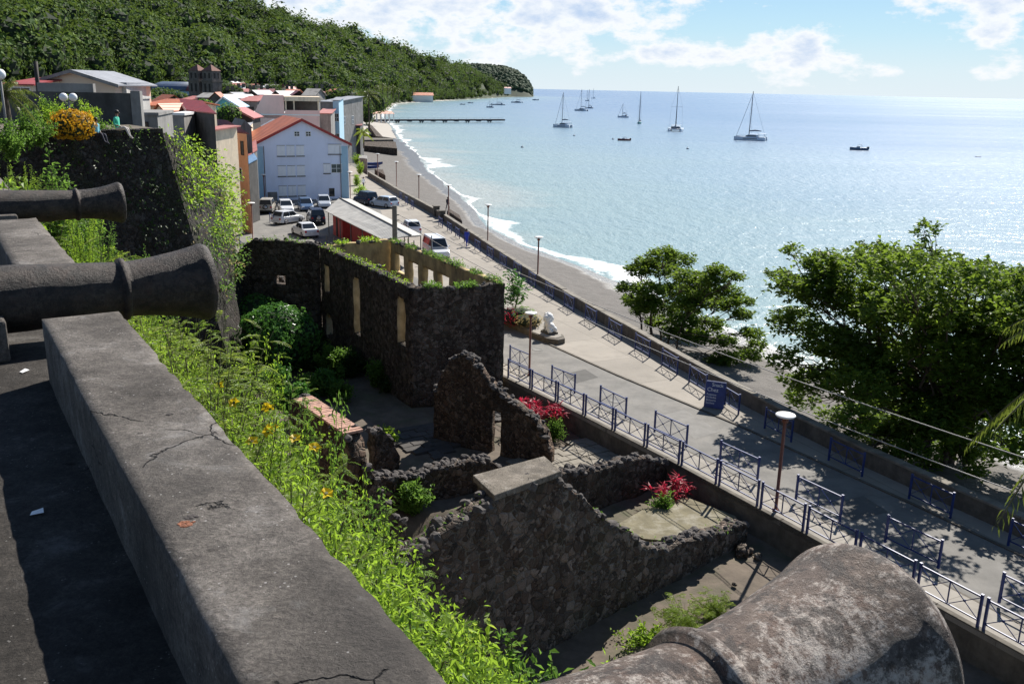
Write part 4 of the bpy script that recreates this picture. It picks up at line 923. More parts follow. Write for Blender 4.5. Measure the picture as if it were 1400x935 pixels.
# street lamps: rust brown post with a white disc
def lamp_proto(h):
    t = thing('street_lamp', 'lamp', 'street lamp')
    p_ = MB(); p_.lathe([(.12, 0), (.12, .06), (.065, .07), (.062, h-.12), (.05, h-.1)], 12); p_.build('post', M['rustpole'], t)
    p_ = MB()
    for a in (0, 1.57, 3.14, 4.71): p_.tube([(0, 0, h-.25), (.3*cos(a), .3*sin(a), h-.04)], .014, 6)
    p_.lathe([(.11, h-.3), (.13, h-.18), (.03, h-.12)], 14); p_.build('lamp_head', M['rustpole'], t)
    p_ = MB(); p_.lathe([(.001, h-.06), (.34, h-.055), (.375, h-.02), (.36, h+.01), (.2, h+.035), (.001, h+.045)], 24); p_.build('lamp_shade', M['white'], t)
    return t
lp = lamp_proto(3.9)
LAMPS = [((10.23, 32.09, .12), 'tall rust brown lamp with white disc by the foreground fence'), ((1.0, 48.6, .12), 'rust brown lamp with white disc beside the tall ruin corner'), ((2.0, 74.0, 0), 'street lamp by the sea wall standing alone against the water opposite the planted island'),
         ((-2.75, 94.6, 0), 'street lamp by the sea wall just beyond the walker in blue'), ((-8.2, 113.4, 0), 'street lamp beside the gap in the sea wall'), ((-13.2, 126.3, 0), 'street lamp by the sea wall against the wide grey sand, past the gap'),
         ((-19.0, 147.6, 0), 'street lamp by the sea wall nearest the blue beach boats'), ((-24.4, 164, 0), 'last street lamp up the sea wall before the stone groyne'),
         ((-33.2, 121.8, 0), 'street lamp at the left corner of the pale blue gabled building'), ((-23.0, 128.4, 0), 'street lamp at the right corner of the pale blue gabled building'), ((-26.5, 92.1, 0), 'bare rust brown post by the car park lane below the vines')]
for k, (q, lab) in enumerate(LAMPS):
    if k == 0: lp.location = q; lp['label'] = lab; lp['group'] = 'street lamps'
    else: dup(lp, q, k*.7, lab, 'street lamps', .92 if k in (1,) else 1)
# utility pole and its two wires
pq = PD(540, 330, 69.); pole_h = EYE[2]-(272-hor(540))/1250*69*1.01
t = thing('utility_pole', 'grey concrete utility pole standing behind the big roofless ruin', 'pole', (pq[0], pq[1], 0))
mb = MB(); hh = pole_h; mb.loft([[(-.2, -.15, 0), (.2, -.15, 0), (.2, .15, 0), (-.2, .15, 0)], [(-.17, -.12, hh), (.17, -.12, hh), (.17, .12, hh), (-.17, .12, hh)]]); mb.build('post', M['pole'], t, .02)
mb = MB(); mb.tube([(.15, 0, hh-.7), (.35, 0, hh-.68)], .04, 8); mb.tube([(.15, 0, hh-1.1), (.35, 0, hh-1.08)], .04, 8); mb.build('bracket', M['pole'], t)
for lab, z0, far, sag in (('upper overhead wire crossing above the road from the utility pole', hh-.7, PD(1400, 610, 30.), .9), ('lower overhead wire crossing above the road from the utility pole', hh-1.1, PD(1400, 657, 29.), 1.1)):
    a = np.array([pq[0]+.35, pq[1], z0]); far = far+(far-a)*.12
    pts = [a+(far-a)*u-np.array([0, 0, sag*4*u*(1-u)]) for u in np.linspace(0, 1, 40)]
    mb = MB(); mb.tube(pts, .018, 6); tag(mb.build('overhead_wire', M['cable']), lab, 'wire', 'overhead wires')
for px, py, lb in ((735, 478, 'round dark manhole cover in the road near the traffic island'), (842, 548, 'round dark manhole cover in the middle of the sunny road'), (622, 352, 'round dark manhole cover near the walker in blue')):
    q = P(px, py, 0); mb = MB(); mb.lathe([(.34, 0), (.34, .008), (.30, .012), (.29, .006), (.001, .008)], 24); o = mb.build('manhole_cover', M['pole']); o.location = (q[0], q[1], .008); tag(o, lb, 'manhole cover', 'manhole covers')
# planted traffic island with the white lion
isl = [(-4.5, 68.6), (-1.2, 61.6), (1.2, 57.2), (2.2, 55.75), (2.9, 55.4), (3.35, 55.8), (3.3, 56.6), (1.6, 60.4), (-.6, 66), (-2.6, 70)]
t = thing('traffic_island', 'raised kerbed traffic island with pointed pale concrete end', 'traffic island', (0, 0, 0))
MB().prism(isl, -.05, .34).build('kerb_wall', M['wallcap'], t, .03)
c_ = np.mean(isl, 0); MB().prism([tuple(c_+(np.array(q)-c_)*.93) for q in isl], .3, .37).build('island_top', M['walk'], t)
# lion statue, sitting: one body, with a mane, plinth
q = P(751, 455, .37); t = thing('lion_statue', 'white painted statue of a seated lion on the traffic island', 'statue', (q[0], q[1], .37), RD(-150))
mb = MB(); mb.box(-.36, .36, -.5, .5, 0, .12); mb.build('plinth', M['wallcap'], t, .02)
def blob(mb, c, r, n=2):
    V, Fc = ROCK; mb.smooth = True; mb.add([(c[0]+v[0]*r[0], c[1]+v[1]*r[1], c[2]+v[2]*r[2]) for v in V], Fc); mb.smooth = False
mb = MB(); blob(mb, (0, .12, .42), (.27, .36, .32)); blob(mb, (0, -.12, .62), (.25, .24, .38)); blob(mb, (-.2, .3, .28), (.14, .24, .2)); blob(mb, (.2, .3, .28), (.14, .24, .2))
for sx in (-.15, .15): mb.tube([(sx, -.22, .6), (sx, -.32, .35), (sx, -.33, .16)], [.11, .09, .08], 8); blob(mb, (sx, -.4, .17), (.1, .14, .06))
mb.tube([(0, .45, .25), (.2, .55, .2), (.35, .4, .18)], [.05, .04, .06], 8); mb.build('body', M['white'], t)
mb = MB(); blob(mb, (0, -.18, .98), (.34, .26, .34))
for k in range(26):
    a = k*.75; mb.rock((.27*cos(a), -.18+.1*sin(a*2.1), .95+.27*sin(a)), .11, k)
mb.build('mane', M['white'], t)
mb = MB(); blob(mb, (0, -.4, 1.02), (.2, .17, .2)); blob(mb, (0, -.55, .95), (.11, .1, .09)); blob(mb, (-.13, -.36, 1.22), (.06, .05, .07)); blob(mb, (.13, -.36, 1.22), (.06, .05, .07)); mb.build('head', M['white'], t)
# blue sandwich board
q = P(977, 556, 0); t = thing('sandwich_board', 'blue folding sandwich board with white lettering on the promenade', 'sign', (q[0], q[1], 0), RD(-22))
for sy, nm in ((-1, 'front_panel'), (1, 'back_panel')):
    mb = MB(); mb.loft([[(-.5, sy*.36, .04), (.5, sy*.36, .04), (.5, sy*.33, .04), (-.5, sy*.33, .04)], [(-.5, sy*.06, 1.35), (.5, sy*.06, 1.35), (.5, sy*.03, 1.35), (-.5, sy*.03, 1.35)]]); mb.build(nm, M['blue'], t)
def text(body, size, mat, parent, loc, rot, name='lettering', align='LEFT'):
    cu = bpy.data.curves.new(name, 'FONT'); cu.body = body; cu.size = size; cu.extrude = .002; cu.align_x = align
    o = bpy.data.objects.new(name, cu); COL.objects.link(o); me = bpy.data.meshes.new_from_object(o.evaluated_get(bpy.context.evaluated_depsgraph_get())); bpy.data.objects.remove(o)
    o = link(name, me, parent, [mat]); o.location = loc; o.rotation_euler = rot; return o
tilt = math.atan2(1.31, .30)
def onboard(h): return -.36+.30*(h-.04)/1.31-.004
for body, size, x, h in (('Snack', .25, -.2, 1.12), ('Chez', .27, -.42, .86), ('Poissons', .14, -.42, .66), ('Grillades', .14, -.42, .52), ('Boissons', .14, -.42, .38), ('Sorbets', .14, -.42, .24)):
    text(body, size, M['white'], t, (x, onboard(h), h), (tilt, 0, 0))

# ================================================================== VEHICLES
def car_proto(kind, paint, name, label):
    """x across, +y forward; body lofted from cross-sections along the length"""
    K = {'hatch': (3.9, 1.68, 1.48), 'sedan': (4.4, 1.74, 1.42), 'suv': (4.2, 1.76, 1.74), 'van': (4.4, 1.75, 1.85), 'estate': (4.3, 1.72, 1.46)}[kind]
    Ln, W, Hh = K; t = thing(name, label, 'car' if kind != 'van' else 'van'); h2 = W/2; bl = .62*Hh if kind != 'van' else .56*Hh
    def sec(y, zb, zt, w, r=.12): return [(-w, y, zb), (w, y, zb), (w*1.0, y, zb+(zt-zb)*.55), (w*.95, y, zt-.04), (w*.80, y, zt), (-w*.80, y, zt), (-w*.95, y, zt-.04), (-w, y, zb+(zt-zb)*.55)]
    L2 = Ln/2; hood = {'hatch': .86, 'sedan': .84, 'suv': .98, 'van': .95, 'estate': .84}[kind]; tail = {'hatch': bl, 'sedan': .93, 'suv': bl, 'van': bl, 'estate': bl}[kind]
    mb = MB(); mb.smooth = False
    mb.loft([sec(-L2, .35, tail-.22, h2*.86), sec(-L2+.08, .26, tail-.02, h2*.95), sec(-L2+.5, .22, tail, h2), sec(-.6, .2, bl, h2), sec(.55, .2, bl, h2), sec(L2-.95, .2, hood+.03, h2), sec(L2-.35, .22, hood-.1, h2*.97), sec(L2-.06, .28, hood-.24, h2*.9), sec(L2, .36, hood-.36, h2*.82)])
    mb.build('body', paint, t, .03)
    ys = {'hatch': (-L2+.12, -L2+.55, .25, .98), 'sedan': (-L2+.62, -L2+1.25, .2, .95), 'suv': (-L2+.08, -L2+.3, .55, 1.0), 'van': (-L2+.06, -L2+.22, .95, 1.55), 'estate': (-L2+.1, -L2+.5, .2, .95)}[kind]
    w0, w1 = h2*.93, h2*.76
    cab = MB(); B = [(-w0, ys[0], bl-.01), (w0, ys[0], bl-.01), (w0, ys[3], bl-.01), (-w0, ys[3], bl-.01)]; T = [(-w1, ys[1], Hh), (w1, ys[1], Hh), (w1, ys[2], Hh), (-w1, ys[2], Hh)]
    cab.add(B+T, [(3, 2, 1, 0), (4, 5, 6, 7), (0, 1, 5, 4), (1, 2, 6, 5), (2, 3, 7, 6), (3, 0, 4, 7)]); cab.build('cabin', paint, t, .05)
    def pane(i, j, k_, l_, u0, u1, v0, v1, nm):
        A_, B_, C_, D_ = [np.array(x, float) for x in (B[i], B[j], T[k_-4], T[l_-4])]
        n_ = np.cross(B_-A_, D_-A_); n_ /= np.linalg.norm(n_)
        def at(u, v): return (A_*(1-u)+B_*u)*(1-v)+(D_*(1-u)+C_*u)*v+n_*.012
        mb = MB(); mb.add([at(u0, v0), at(u1, v0), at(u1, v1), at(u0, v1)], [(0, 1, 2, 3)]); mb.build(nm, M['glass'], t, fix=False)
    pane(0, 1, 5, 4, .07, .93, .12, .9, 'rear_window'); pane(2, 3, 7, 6, .05, .95, .08, .92, 'windscreen')
    for i, j, k_, l_ in ((1, 2, 6, 5), (3, 0, 4, 7)):
        pane(i, j, k_, l_, .08, .48, .12, .88, 'side_window'); pane(i, j, k_, l_, .52, .92, .12, .88, 'side_window')
    for y in (-L2+.78, L2-.78):
        for sx in (-1, 1):
            w = MB(); w.tube([(sx*(h2-.17), y, .31), (sx*(h2+.02), y, .31)], .31, 20); w.build('tyre', M['tyre'], t)
            w = MB(); w.tube([(sx*(h2+.015), y, .31), (sx*(h2+.035), y, .31)], [.2, .17], 14); w.build('rim', M['rim'], t)
    for sx in (-1, 1):
        w = MB(); w.box(sx*h2*.62-.15, sx*h2*.62+.15, L2-.16, L2-.015, hood-.36, hood-.2); w.build('headlight', M['headlight'], t, .02)
        w = MB(); w.box(sx*h2*.74-.11, sx*h2*.74+.11, -L2-.004, -L2+.12, tail-.34, tail-.14); w.build('taillight', M['taillight'], t, .015)
        w = MB(); w.box(sx*(h2+.07)-.08, sx*(h2+.07)+.08, ys[3]-.35, ys[3]-.22, bl, bl+.14); w.build('wing_mirror', paint, t, .02)
    for y, nm in ((L2-.03, 'front_bumper'), (-L2-.05, 'rear_bumper')):
        w = MB(); w.box(-h2*.88, h2*.88, y, y+.08, .26, .46); w.build(nm, M['tyre'] if kind in ('suv',) else paint, t, .03)
    w = MB(); w.box(-.26, .26, -L2-.075, -L2-.055, .5, .61); w.build('number_plate', M['headlight'], t)
    if kind == 'suv':
        w = MB(); w.tube([(0, -L2-.05, .85), (0, -L2-.22, .85)], .3, 18); sp = w.build('spare_wheel', M['tyre'], t); w = MB(); w.tube([(0, -L2-.22, .85), (0, -L2-.24, .85)], .22, 16); w.build('wheel_cover', M['rim'], sp)
    return t
CARS = [('sedan', 'c_white', 'white sedan with red tail lights nearest to the dark ruin wall', (417, 326), 32), ('hatch', 'c_white', 'white hatchback parked behind the nearest white sedan', (394, 309), 150+180),
        ('suv', 'c_beige', 'beige off-road pick-up with its back to us at the left of the car park', (366, 294), 8), ('hatch', 'c_white', 'pale hatchback facing us, second in the row under the gabled building', (391, 294), 200),
        ('hatch', 'c_blue', 'dark blue hatchback facing us in the middle of the row under the gabled building', (418, 291), 200), ('hatch', 'c_silver', 'silver hatchback at the right end of the row under the gabled building', (443, 287), 195),
        ('suv', 'c_navy', 'black off-roader with a spare wheel on its tailgate beside the red kiosk', (432, 309), 20), ('suv', 'c_navy', 'dark estate car parked behind the pale kiosk roof', (500, 283), 38),
        ('estate', 'c_pale', 'silver estate car parked behind the kiosk roof near the promenade', (525, 287), 50), ('hatch', 'c_white', 'white car half hidden by the low end of the kiosk roof', (562, 323), 18), ('van', 'c_white', 'small white van driving along the road towards us', (596, 354), 200)]
for kd, pc, lab, (px, py), rot in CARS:
    q = P(px, py-4, 0); t = car_proto(kd, M[pc], 'parked_van' if kd == 'van' else 'parked_car', lab); t.location = (q[0], q[1], .012); t.rotation_euler.z = RD(rot); t['group'] = 'vehicles parked by the kiosk'

# ================================================================== BUILDINGS
def slab_roof(mb, pts, th=.12):
    """thin roof sheet through four points"""
    A_ = [np.array(p, float) for p in pts]; mb.add([tuple(p) for p in A_]+[tuple(p-np.array([0, 0, th])) for p in A_], [(0, 1, 2, 3), (7, 6, 5, 4), (0, 4, 5, 1), (1, 5, 6, 2), (2, 6, 7, 3), (3, 7, 4, 0)])
def window(t, x, z, w, h, style, face_y=0., wallrot=None, side=None):
    """an opening set in the front face (y=face_y) or in a side wall; frame, pane and shutters"""
    f = MB()
    def bx(mb, x0, x1, d0, d1, z0, z1):
        if side is None: mb.box(x0, x1, face_y-d1, face_y-d0, z0, z1)
        else: mb.box(*(sorted((side*(face_y+d0), side*(face_y+d1)))), x0, x1, z0, z1)
    e = .07
    bx(f, x-w/2-e, x+w/2+e, 0, .05, z-h/2-e, z-h/2); bx(f, x-w/2-e, x+w/2+e, 0, .05, z+h/2, z+h/2+e)
    bx(f, x-w/2-e, x-w/2, 0, .05, z-h/2, z+h/2); bx(f, x+w/2, x+w/2+e, 0, .05, z-h/2, z+h/2)
    o = f.build('window', M['white'] if style == 'bars' else (M['shut'] if style == 'shut' else M['dark']), t)
    p_ = MB()
    if style == 'shut':
        bx(p_, x-w/2, x-.012, .003, .06, z-h/2, z+h/2); bx(p_, x+.012, x+w/2, .003, .06, z-h/2, z+h/2); p_.build('shutter', M['shut'], o)
        p2 = MB(); bx(p2, x-w/2-.12, x+w/2+.12, .004, .16, z-h/2-.18, z-h/2-.075); p2.build('sill', M['dgrey'], o)
        p3 = MB(); bx(p3, x-w/2-.1, x+w/2+.1, .004, .09, z+h/2+.075, z+h/2+.13); p3.build('lintel', M['grey'], o)
    else:
        bx(p_, x-w/2, x+w/2, .003, .02, z-h/2, z+h/2); p_.build('pane', M['glass'], o)
        if style == 'bars':
            p2 = MB(); bx(p2, x-.03, x+.03, .021, .05, z-h/2, z+h/2); bx(p2, x-w/2, x+w/2, .021, .045, z-.03, z+.03); p2.build('sash', M['white'], o)
def house(label, x0, x1, ye, yr, D, depth, rot, ridge, wall, roof, wins=(), swins=(), zb=0, name='house', over=.3, trim=None, group='houses of the town', th=.12, ws=1.):
    xc = (x0+x1)/2; q = PD(xc, ye, D); r = RD(rot); w = (x1-x0)/1297*q[1]*ws; ze = PD(xc, ye, D)[2]-zb; zr = PD(xc, yr, D+{'x': depth/2, 'shed': depth*.95}.get(ridge, 0))[2]-zb
    zr = max(zr, ze+.25)
    t = thing(name, label, name.replace('_', ' '), (q[0], q[1], zb), r, group); h = w/2
    mb = MB()
    if ridge == 'y': secs = [[(-h, y, -2), (h, y, -2), (h, y, ze), (0, y, zr), (-h, y, ze)] for y in (0, depth)]
    elif ridge == 'x': secs = [[(x, 0, -2), (x, depth, -2), (x, depth, ze), (x, depth/2, zr), (x, 0, ze)] for x in (-h, h)]
    elif ridge == 'flat': secs = [[(-h, y, -2), (h, y, -2), (h, y, ze), (-h, y, ze)] for y in (0, depth)]
    else: secs = [[(x, 0, -2), (x, depth, -2), (x, depth, zr), (x, 0, ze)] for x in (-h, h)]
    mb.loft(secs); mb.build('wall', M[wall], t)
    rm = MB(); o_ = over; up = .03+th
    if ridge == 'y':
        g = (zr-ze)/h
        slab_roof(rm, [(-h-o_, -o_, ze-g*o_+up), (0, -o_, zr+up), (0, depth+o_, zr+up), (-h-o_, depth+o_, ze-g*o_+up)], th); slab_roof(rm, [(0.001, -o_, zr+up), (h+o_, -o_, ze-g*o_+up), (h+o_, depth+o_, ze-g*o_+up), (0.001, depth+o_, zr+up)], th)
    elif ridge == 'x':
        g = (zr-ze)/(depth/2)
        slab_roof(rm, [(-h-o_, -o_, ze-g*o_+up), (h+o_, -o_, ze-g*o_+up), (h+o_, depth/2, zr+up), (-h-o_, depth/2, zr+up)], th); slab_roof(rm, [(-h-o_, depth/2+.001, zr+up), (h+o_, depth/2+.001, zr+up), (h+o_, depth+o_, ze-g*o_+up), (-h-o_, depth+o_, ze-g*o_+up)], th)
    elif ridge == 'flat':
        rm.box(-h-.1, h+.1, -.1, depth+.1, ze+.002, ze+.2)
    else:
        g = (zr-ze)/depth; slab_roof(rm, [(-h-o_, -o_, ze-g*o_+up), (h+o_, -o_, ze-g*o_+up), (h+o_, depth+o_, zr+g*o_+up), (-h-o_, depth+o_, zr+g*o_+up)], th)
    rf = rm.build('roof', M[roof], t)
    if trim and ridge == 'y':
        fb = MB(); g = (zr-ze)/h
        for s_ in (-1, 1): fb.loft([[(s_*(h+o_+.02), -o_-.05, ze-g*o_-.12), (s_*(h+o_+.02), -o_-.005, ze-g*o_-.12), (s_*(h+o_+.02), -o_-.005, ze-g*o_+up+.02), (s_*(h+o_+.02), -o_-.05, ze-g*o_+up+.02)], [(0, -o_-.05, zr-.12), (0, -o_-.005, zr-.12), (0, -o_-.005, zr+up+.02), (0, -o_-.05, zr+up+.02)]])
        fb.build('fascia', M[trim], rf)
    for (fx, z, ww, hh, st) in wins: window(t, fx*w-h, z, ww, hh, st)
    for (fy, z, ww, hh, st, sd) in swins: window(t, fy*depth, z, ww, hh, st, h, None, sd)
    return t, w, ze, zr
# the pale blue three storey gabled building
q = np.array([-35.0, 125.2]); t = thing('gabled_building', 'pale blue three storey gabled building with an orange roof and white shutters', 'building', (-29.3, 127.75, 0), RD(24)); w = 12.7; h = w/2; ze, zr, dp = 7.6, 10.75, 13.
mb = MB(); mb.loft([[(-h, y, -.5), (h, y, -.5), (h, y, ze), (0, y, zr), (-h, y, ze)] for y in (0, dp)]); mb.build('wall', M['whitewall'], t)
rm = MB(); g = (zr-ze)/h
slab_roof(rm, [(-h-.4, -.45, ze-g*.4+.2), (0, -.45, zr+.2), (0, dp+.4, zr+.2), (-h-.4, dp+.4, ze-g*.4+.2)], .14); slab_roof(rm, [(.002, -.45, zr+.2), (h+.4, -.45, ze-g*.4+.2), (h+.4, dp+.4, ze-g*.4+.2), (.002, dp+.4, zr+.2)], .14); rf = rm.build('roof', M['r_orange'], t)
fb = MB()
for s_ in (-1, 1): fb.loft([[(s_*(h+.42), -.53, ze-g*.4-.14), (s_*(h+.42), -.46, ze-g*.4-.14), (s_*(h+.42), -.46, ze-g*.4+.23), (s_*(h+.42), -.53, ze-g*.4+.23)], [(0, -.53, zr-.14), (0, -.46, zr-.14), (0, -.46, zr+.23), (0, -.53, zr+.23)]])
fb.build('fascia', M['redtrim'], rf)
def zx(x): return (x-468)*.0258
def zz_(y): return (742-y)*.0226
for y in (447, 567, 687):
    for x in (355, 405, 456): window(t, zx(x), zz_(y), .92, 1.22, 'shut')
window(t, zx(641), zz_(440), 1.7, 1.15, 'shut'); window(t, zx(595), zz_(556), .8, 1.15, 'shut'); window(t, zx(648), zz_(556), 1.4, 1.12, 'bars'); window(t, zx(618), zz_(702), .62, 1.0, 'dark')
window(t, zx(442), zz_(348), .6, .55, 'bars'); window(t, zx(502), zz_(348), .6, .55, 'bars')
d_ = MB(); d_.box(zx(300)-.65, zx(300)+.65, -.05, -.003, -.1, 1.15); d_.build('door', M['grey'], t)
for sx in (-1, 1): d_ = MB(); d_.box(sx*(h-.55)-.5, sx*(h-.55)+.48, -.03, -.002, -.3, ze-.35); d_.build('corner_band', M['paleblue'], t)
d_ = MB()
for fy in (2.5, 5.5, 8.5, 11):
    for zz in (1.6, 4.2, 6.6): pass
d_.tube([(-h+1.15, -.06, 0), (-h+1.15, -.06, ze-.3)], .05, 6); d_.tube([(h-1.15, -.06, 0), (h-1.15, -.06, ze-.3)], .05, 6); d_.build('downpipe', M['grey'], t)
for fy in (2.5, 6, 9.5):
    for z in (1.7, 4.3, 6.5): window(t, fy, z, .9, 1.2, 'shut', h, None, 1)
# red kiosk under a long pale sheet roof
E1, E2, R1, R2, S2 = P(444, 288, 2.5), P(524, 328, 2.5), P(464, 271, 3.15), P(562, 322, 3.15), P(577, 321, 2.6); S1 = S2+(R1-R2)
t = thing('kiosk', 'red boarded kiosk with a long pale corrugated gable roof beside the car park', 'kiosk', (E2[0], E2[1], 0)); O_ = np.array([E2[0], E2[1], 0])
rm = MB(); slab_roof(rm, [E2-O_, R2-O_, R1-O_, E1-O_], .07); slab_roof(rm, [R2-O_+[.01, 0, 0], S2-O_, S1-O_, R1-O_+[.01, 0, 0]], .07); rf = rm.build('roof', M['r_pale'], t)
mb = MB(); mb.tube([R2-O_+[0, 0, .03], R1-O_+[0, 0, .03]], .07, 6); mb.build('ridge_cap', M['pole'], rf)
mb = MB(); dv = (E2-E1)/np.linalg.norm(E2-E1); pv = np.array([dv[1]*-1, dv[0], 0]); pv = pv if pv[0] > 0 else -pv
def kp(a, b, z): v = E1-O_+dv*a+pv*b; return (v[0], v[1], z)
for a0, a1, b0, b1 in ((.6, 4.4, .7, 4.6), (7.6, 10.6, .8, 4.4)):
    mb.loft([[kp(a0, b0, 0), kp(a1, b0, 0), kp(a1, b1, 0), kp(a0, b1, 0)], [kp(a0, b0, 2.45), kp(a1, b0, 2.45), kp(a1, b1, 2.45), kp(a0, b1, 2.45)]])
mb.build('wall', M['redwall'], t)
mb = MB(); mb.loft([[kp(1.9, .66, .02), kp(2.5, .66, .02), kp(2.5, .71, .02), kp(1.9, .71, .02)], [kp(1.9, .66, 2.0), kp(2.5, .66, 2.0), kp(2.5, .71, 2.0), kp(1.9, .71, 2.0)]]); mb.build('door', M['dark'], t)
for a0 in (.3, 5, 9, 13, 16.5, 19.4):
    for b0 in (.3, 4.9):
        mb = MB(); v0, v1 = kp(a0, b0, 0), kp(a0, b0, 2.46); mb.tube([v0, v1], .05, 8); mb.build('post', M['pole'], t)
mb = MB()
for a0 in (12, 15): mb.loft([[kp(a0, .7, .7), kp(a0+2, .7, .7), kp(a0+2, 1.6, .7), kp(a0, 1.6, .7)], [kp(a0, .7, .78), kp(a0+2, .7, .78), kp(a0+2, 1.6, .78), kp(a0, 1.6, .78)]]); mb.tube([kp(a0+1, 1.1, 0), kp(a0+1, 1.1, .7)], .05, 6)
mb.build('bench_table', M['white'], t)
for k, (px, py) in enumerate(((447, 333), (457, 336), (467, 338), (553, 333), (558, 338), (566, 341), (520, 333), (508, 268+68))):
    q = P(px, py, 0); mb = MB(); mb.lathe([(.06, 0), (.06, .82), (.04, .88), (.001, .9)], 10); o = mb.build('bollard', M['pole']); o.location = (q[0], q[1], 0)
    tag(o, f'{ORD[k]} thin grey bollard in front of the kiosk, counted from the car park', 'bollard', 'grey bollards by the kiosk')
# white painted wall panel beside the car park and brown barrow shed
q = P(338, 288, 0); t = thing('painted_wall', 'white painted wall panel with blue marks beside the gabled building', 'wall', (q[0]-.8, q[1]+14, 0), RD(18))
MB().box(-2.6, 2.6, -.1, .1, 0, 2.3).build('panel', M['white'], t)
mk = MB()
for k in range(6): mk.box(-2.1, -1.5, -.125, -.105, .4+k*.28, .52+k*.28)
mk.tube([(-1, -.11, 1.5), (-.2, -.11, 1.3), (.7, -.11, 1.0), (1.9, -.11, .7)], .035, 6); mk.tube([(.3, -.11, 1.45), (.6, -.11, 1.75), (1.0, -.11, 1.6)], .05, 6); mk.build('painted_mark', M['blue'], t)

def window2(t, O, ax, nr, x, z, w, h, style):
    """window on any wall: O wall foot, ax along the wall, nr outward"""
    O, ax, nr = (np.array(q, float) for q in (O, ax, nr)); up = np.array([0, 0, 1.])
    def bx(mb, x0, x1, d0, d1, z0, z1):
        vs = [O+ax*a+nr*d+up*c for a in (x0, x1) for d in (d0, d1) for c in (z0, z1)]; mb.add(vs, [(0, 1, 3, 2), (4, 6, 7, 5), (0, 4, 5, 1), (2, 3, 7, 6), (0, 2, 6, 4), (1, 5, 7, 3)])
    f = MB(); e = .08
    for a in ((x-w/2-e, x+w/2+e, z-h/2-e, z-h/2), (x-w/2-e, x+w/2+e, z+h/2, z+h/2+e), (x-w/2-e, x-w/2, z-h/2, z+h/2), (x+w/2, x+w/2+e, z-h/2, z+h/2)): bx(f, a[0], a[1], .002, .06, a[2], a[3])
    o = f.build('window', M['white'] if style != 'dark' else M['dark'], t); p_ = MB(); bx(p_, x-w/2, x+w/2, .003, .05 if style == 'shut' else .02, z-h/2, z+h/2); p_.build('shutter' if style == 'shut' else 'pane', M['shut'] if style == 'shut' else M['glass'], o)
def gable_px(label, fl, fr, rf, rb, D, wall, roof, trim=None, wins=(), swins=(), zb=0, over=.35, dmax=12, sidewall=None):
    """gabled house set out from its own roof line: front eaves, front and back ridge ends"""
    A_ = PD(*fl, D); ze = A_[2]; B_ = P(*fr, ze) if ze < 13 else PD(*fr, D); s_, zr = hit(*rf, A_, B_); ex = (B_-A_)*[1, 1, 0]; w = np.linalg.norm(ex); ex /= w; R_ = A_+ex*s_; R_[2] = zr = max(zr, ze+.5); K_ = P(*rb, zr); dv = (K_-R_)*[1, 1, 0]; dl = np.linalg.norm(dv); dn = dv/dl; dl = min(max(dl, 3.5), dmax); dv = dn*dl
    t = thing('house', label, 'house', (A_[0], A_[1], zb), 0, 'houses of the town'); O = np.array([A_[0], A_[1], zb]); a, b, r = A_-O, B_-O, R_-O; z0 = np.array([0, 0, 1])
    mb = MB(); mb.loft([[a*[1, 1, 0]-2*z0+q, b*[1, 1, 0]-2*z0+q, b+q, r+q, a+q] for q in (dv*0, dv)]); mb.build('wall', M[wall], t)
    if sidewall: mb = MB(); n_ = np.array([dn[1], -dn[0], 0]); n_ = n_ if n_@ex > 0 else -n_; q0 = b*[1, 1, 0]+n_*.03; mb.loft([[q0-2*z0, q0+dv-2*z0, q0+dv+n_*.04-2*z0, q0+n_*.04-2*z0], [q0+z0*(b[2]-.02), q0+dv+z0*(b[2]-.02), q0+dv+n_*.04+z0*(b[2]-.02), q0+n_*.04+z0*(b[2]-.02)]]); mb.build('side_wall', M[sidewall], t)
    rm = MB(); up = z0*.16; fo = -dn*over
    def ext(p): return p+(p-r)*(over/np.linalg.norm(p-r))
    ea, eb = ext(a), ext(b); slab_roof(rm, [ea+fo+up, r+fo+up, r+dv-fo+up, ea+dv-fo+up], .1); slab_roof(rm, [r+fo+up+ex*.004, eb+fo+up, eb+dv-fo+up, r+dv-fo+up+ex*.004], .1); rt = rm.build('roof', M[roof], t)
    if trim:
        fb = MB()
        for p in (ea, eb): fb.loft([[p+fo*1.12+up*1.1, p+fo*1.02+up*1.1, p+fo*1.02-z0*.12, p+fo*1.12-z0*.12], [r+fo*1.12+up*1.1, r+fo*1.02+up*1.1, r+fo*1.02-z0*.12, r+fo*1.12-z0*.12]])
        fb.build('fascia', M[trim], rt)
    n_ = np.array([ex[1], -ex[0], 0])
    for x, z, ww, hh, st in wins: window2(t, a*[1, 1, 0], ex, n_, x*w, a[2]-z, ww, hh, st)
    n_ = np.array([dn[1], -dn[0], 0]); n_ = n_ if n_@ex > 0 else -n_
    for x, z, ww, hh, st in swins: window2(t, b*[1, 1, 0]+n_*(.075 if sidewall else 0), dn, n_, x*dl, b[2]-z, ww, hh, st)
    return t
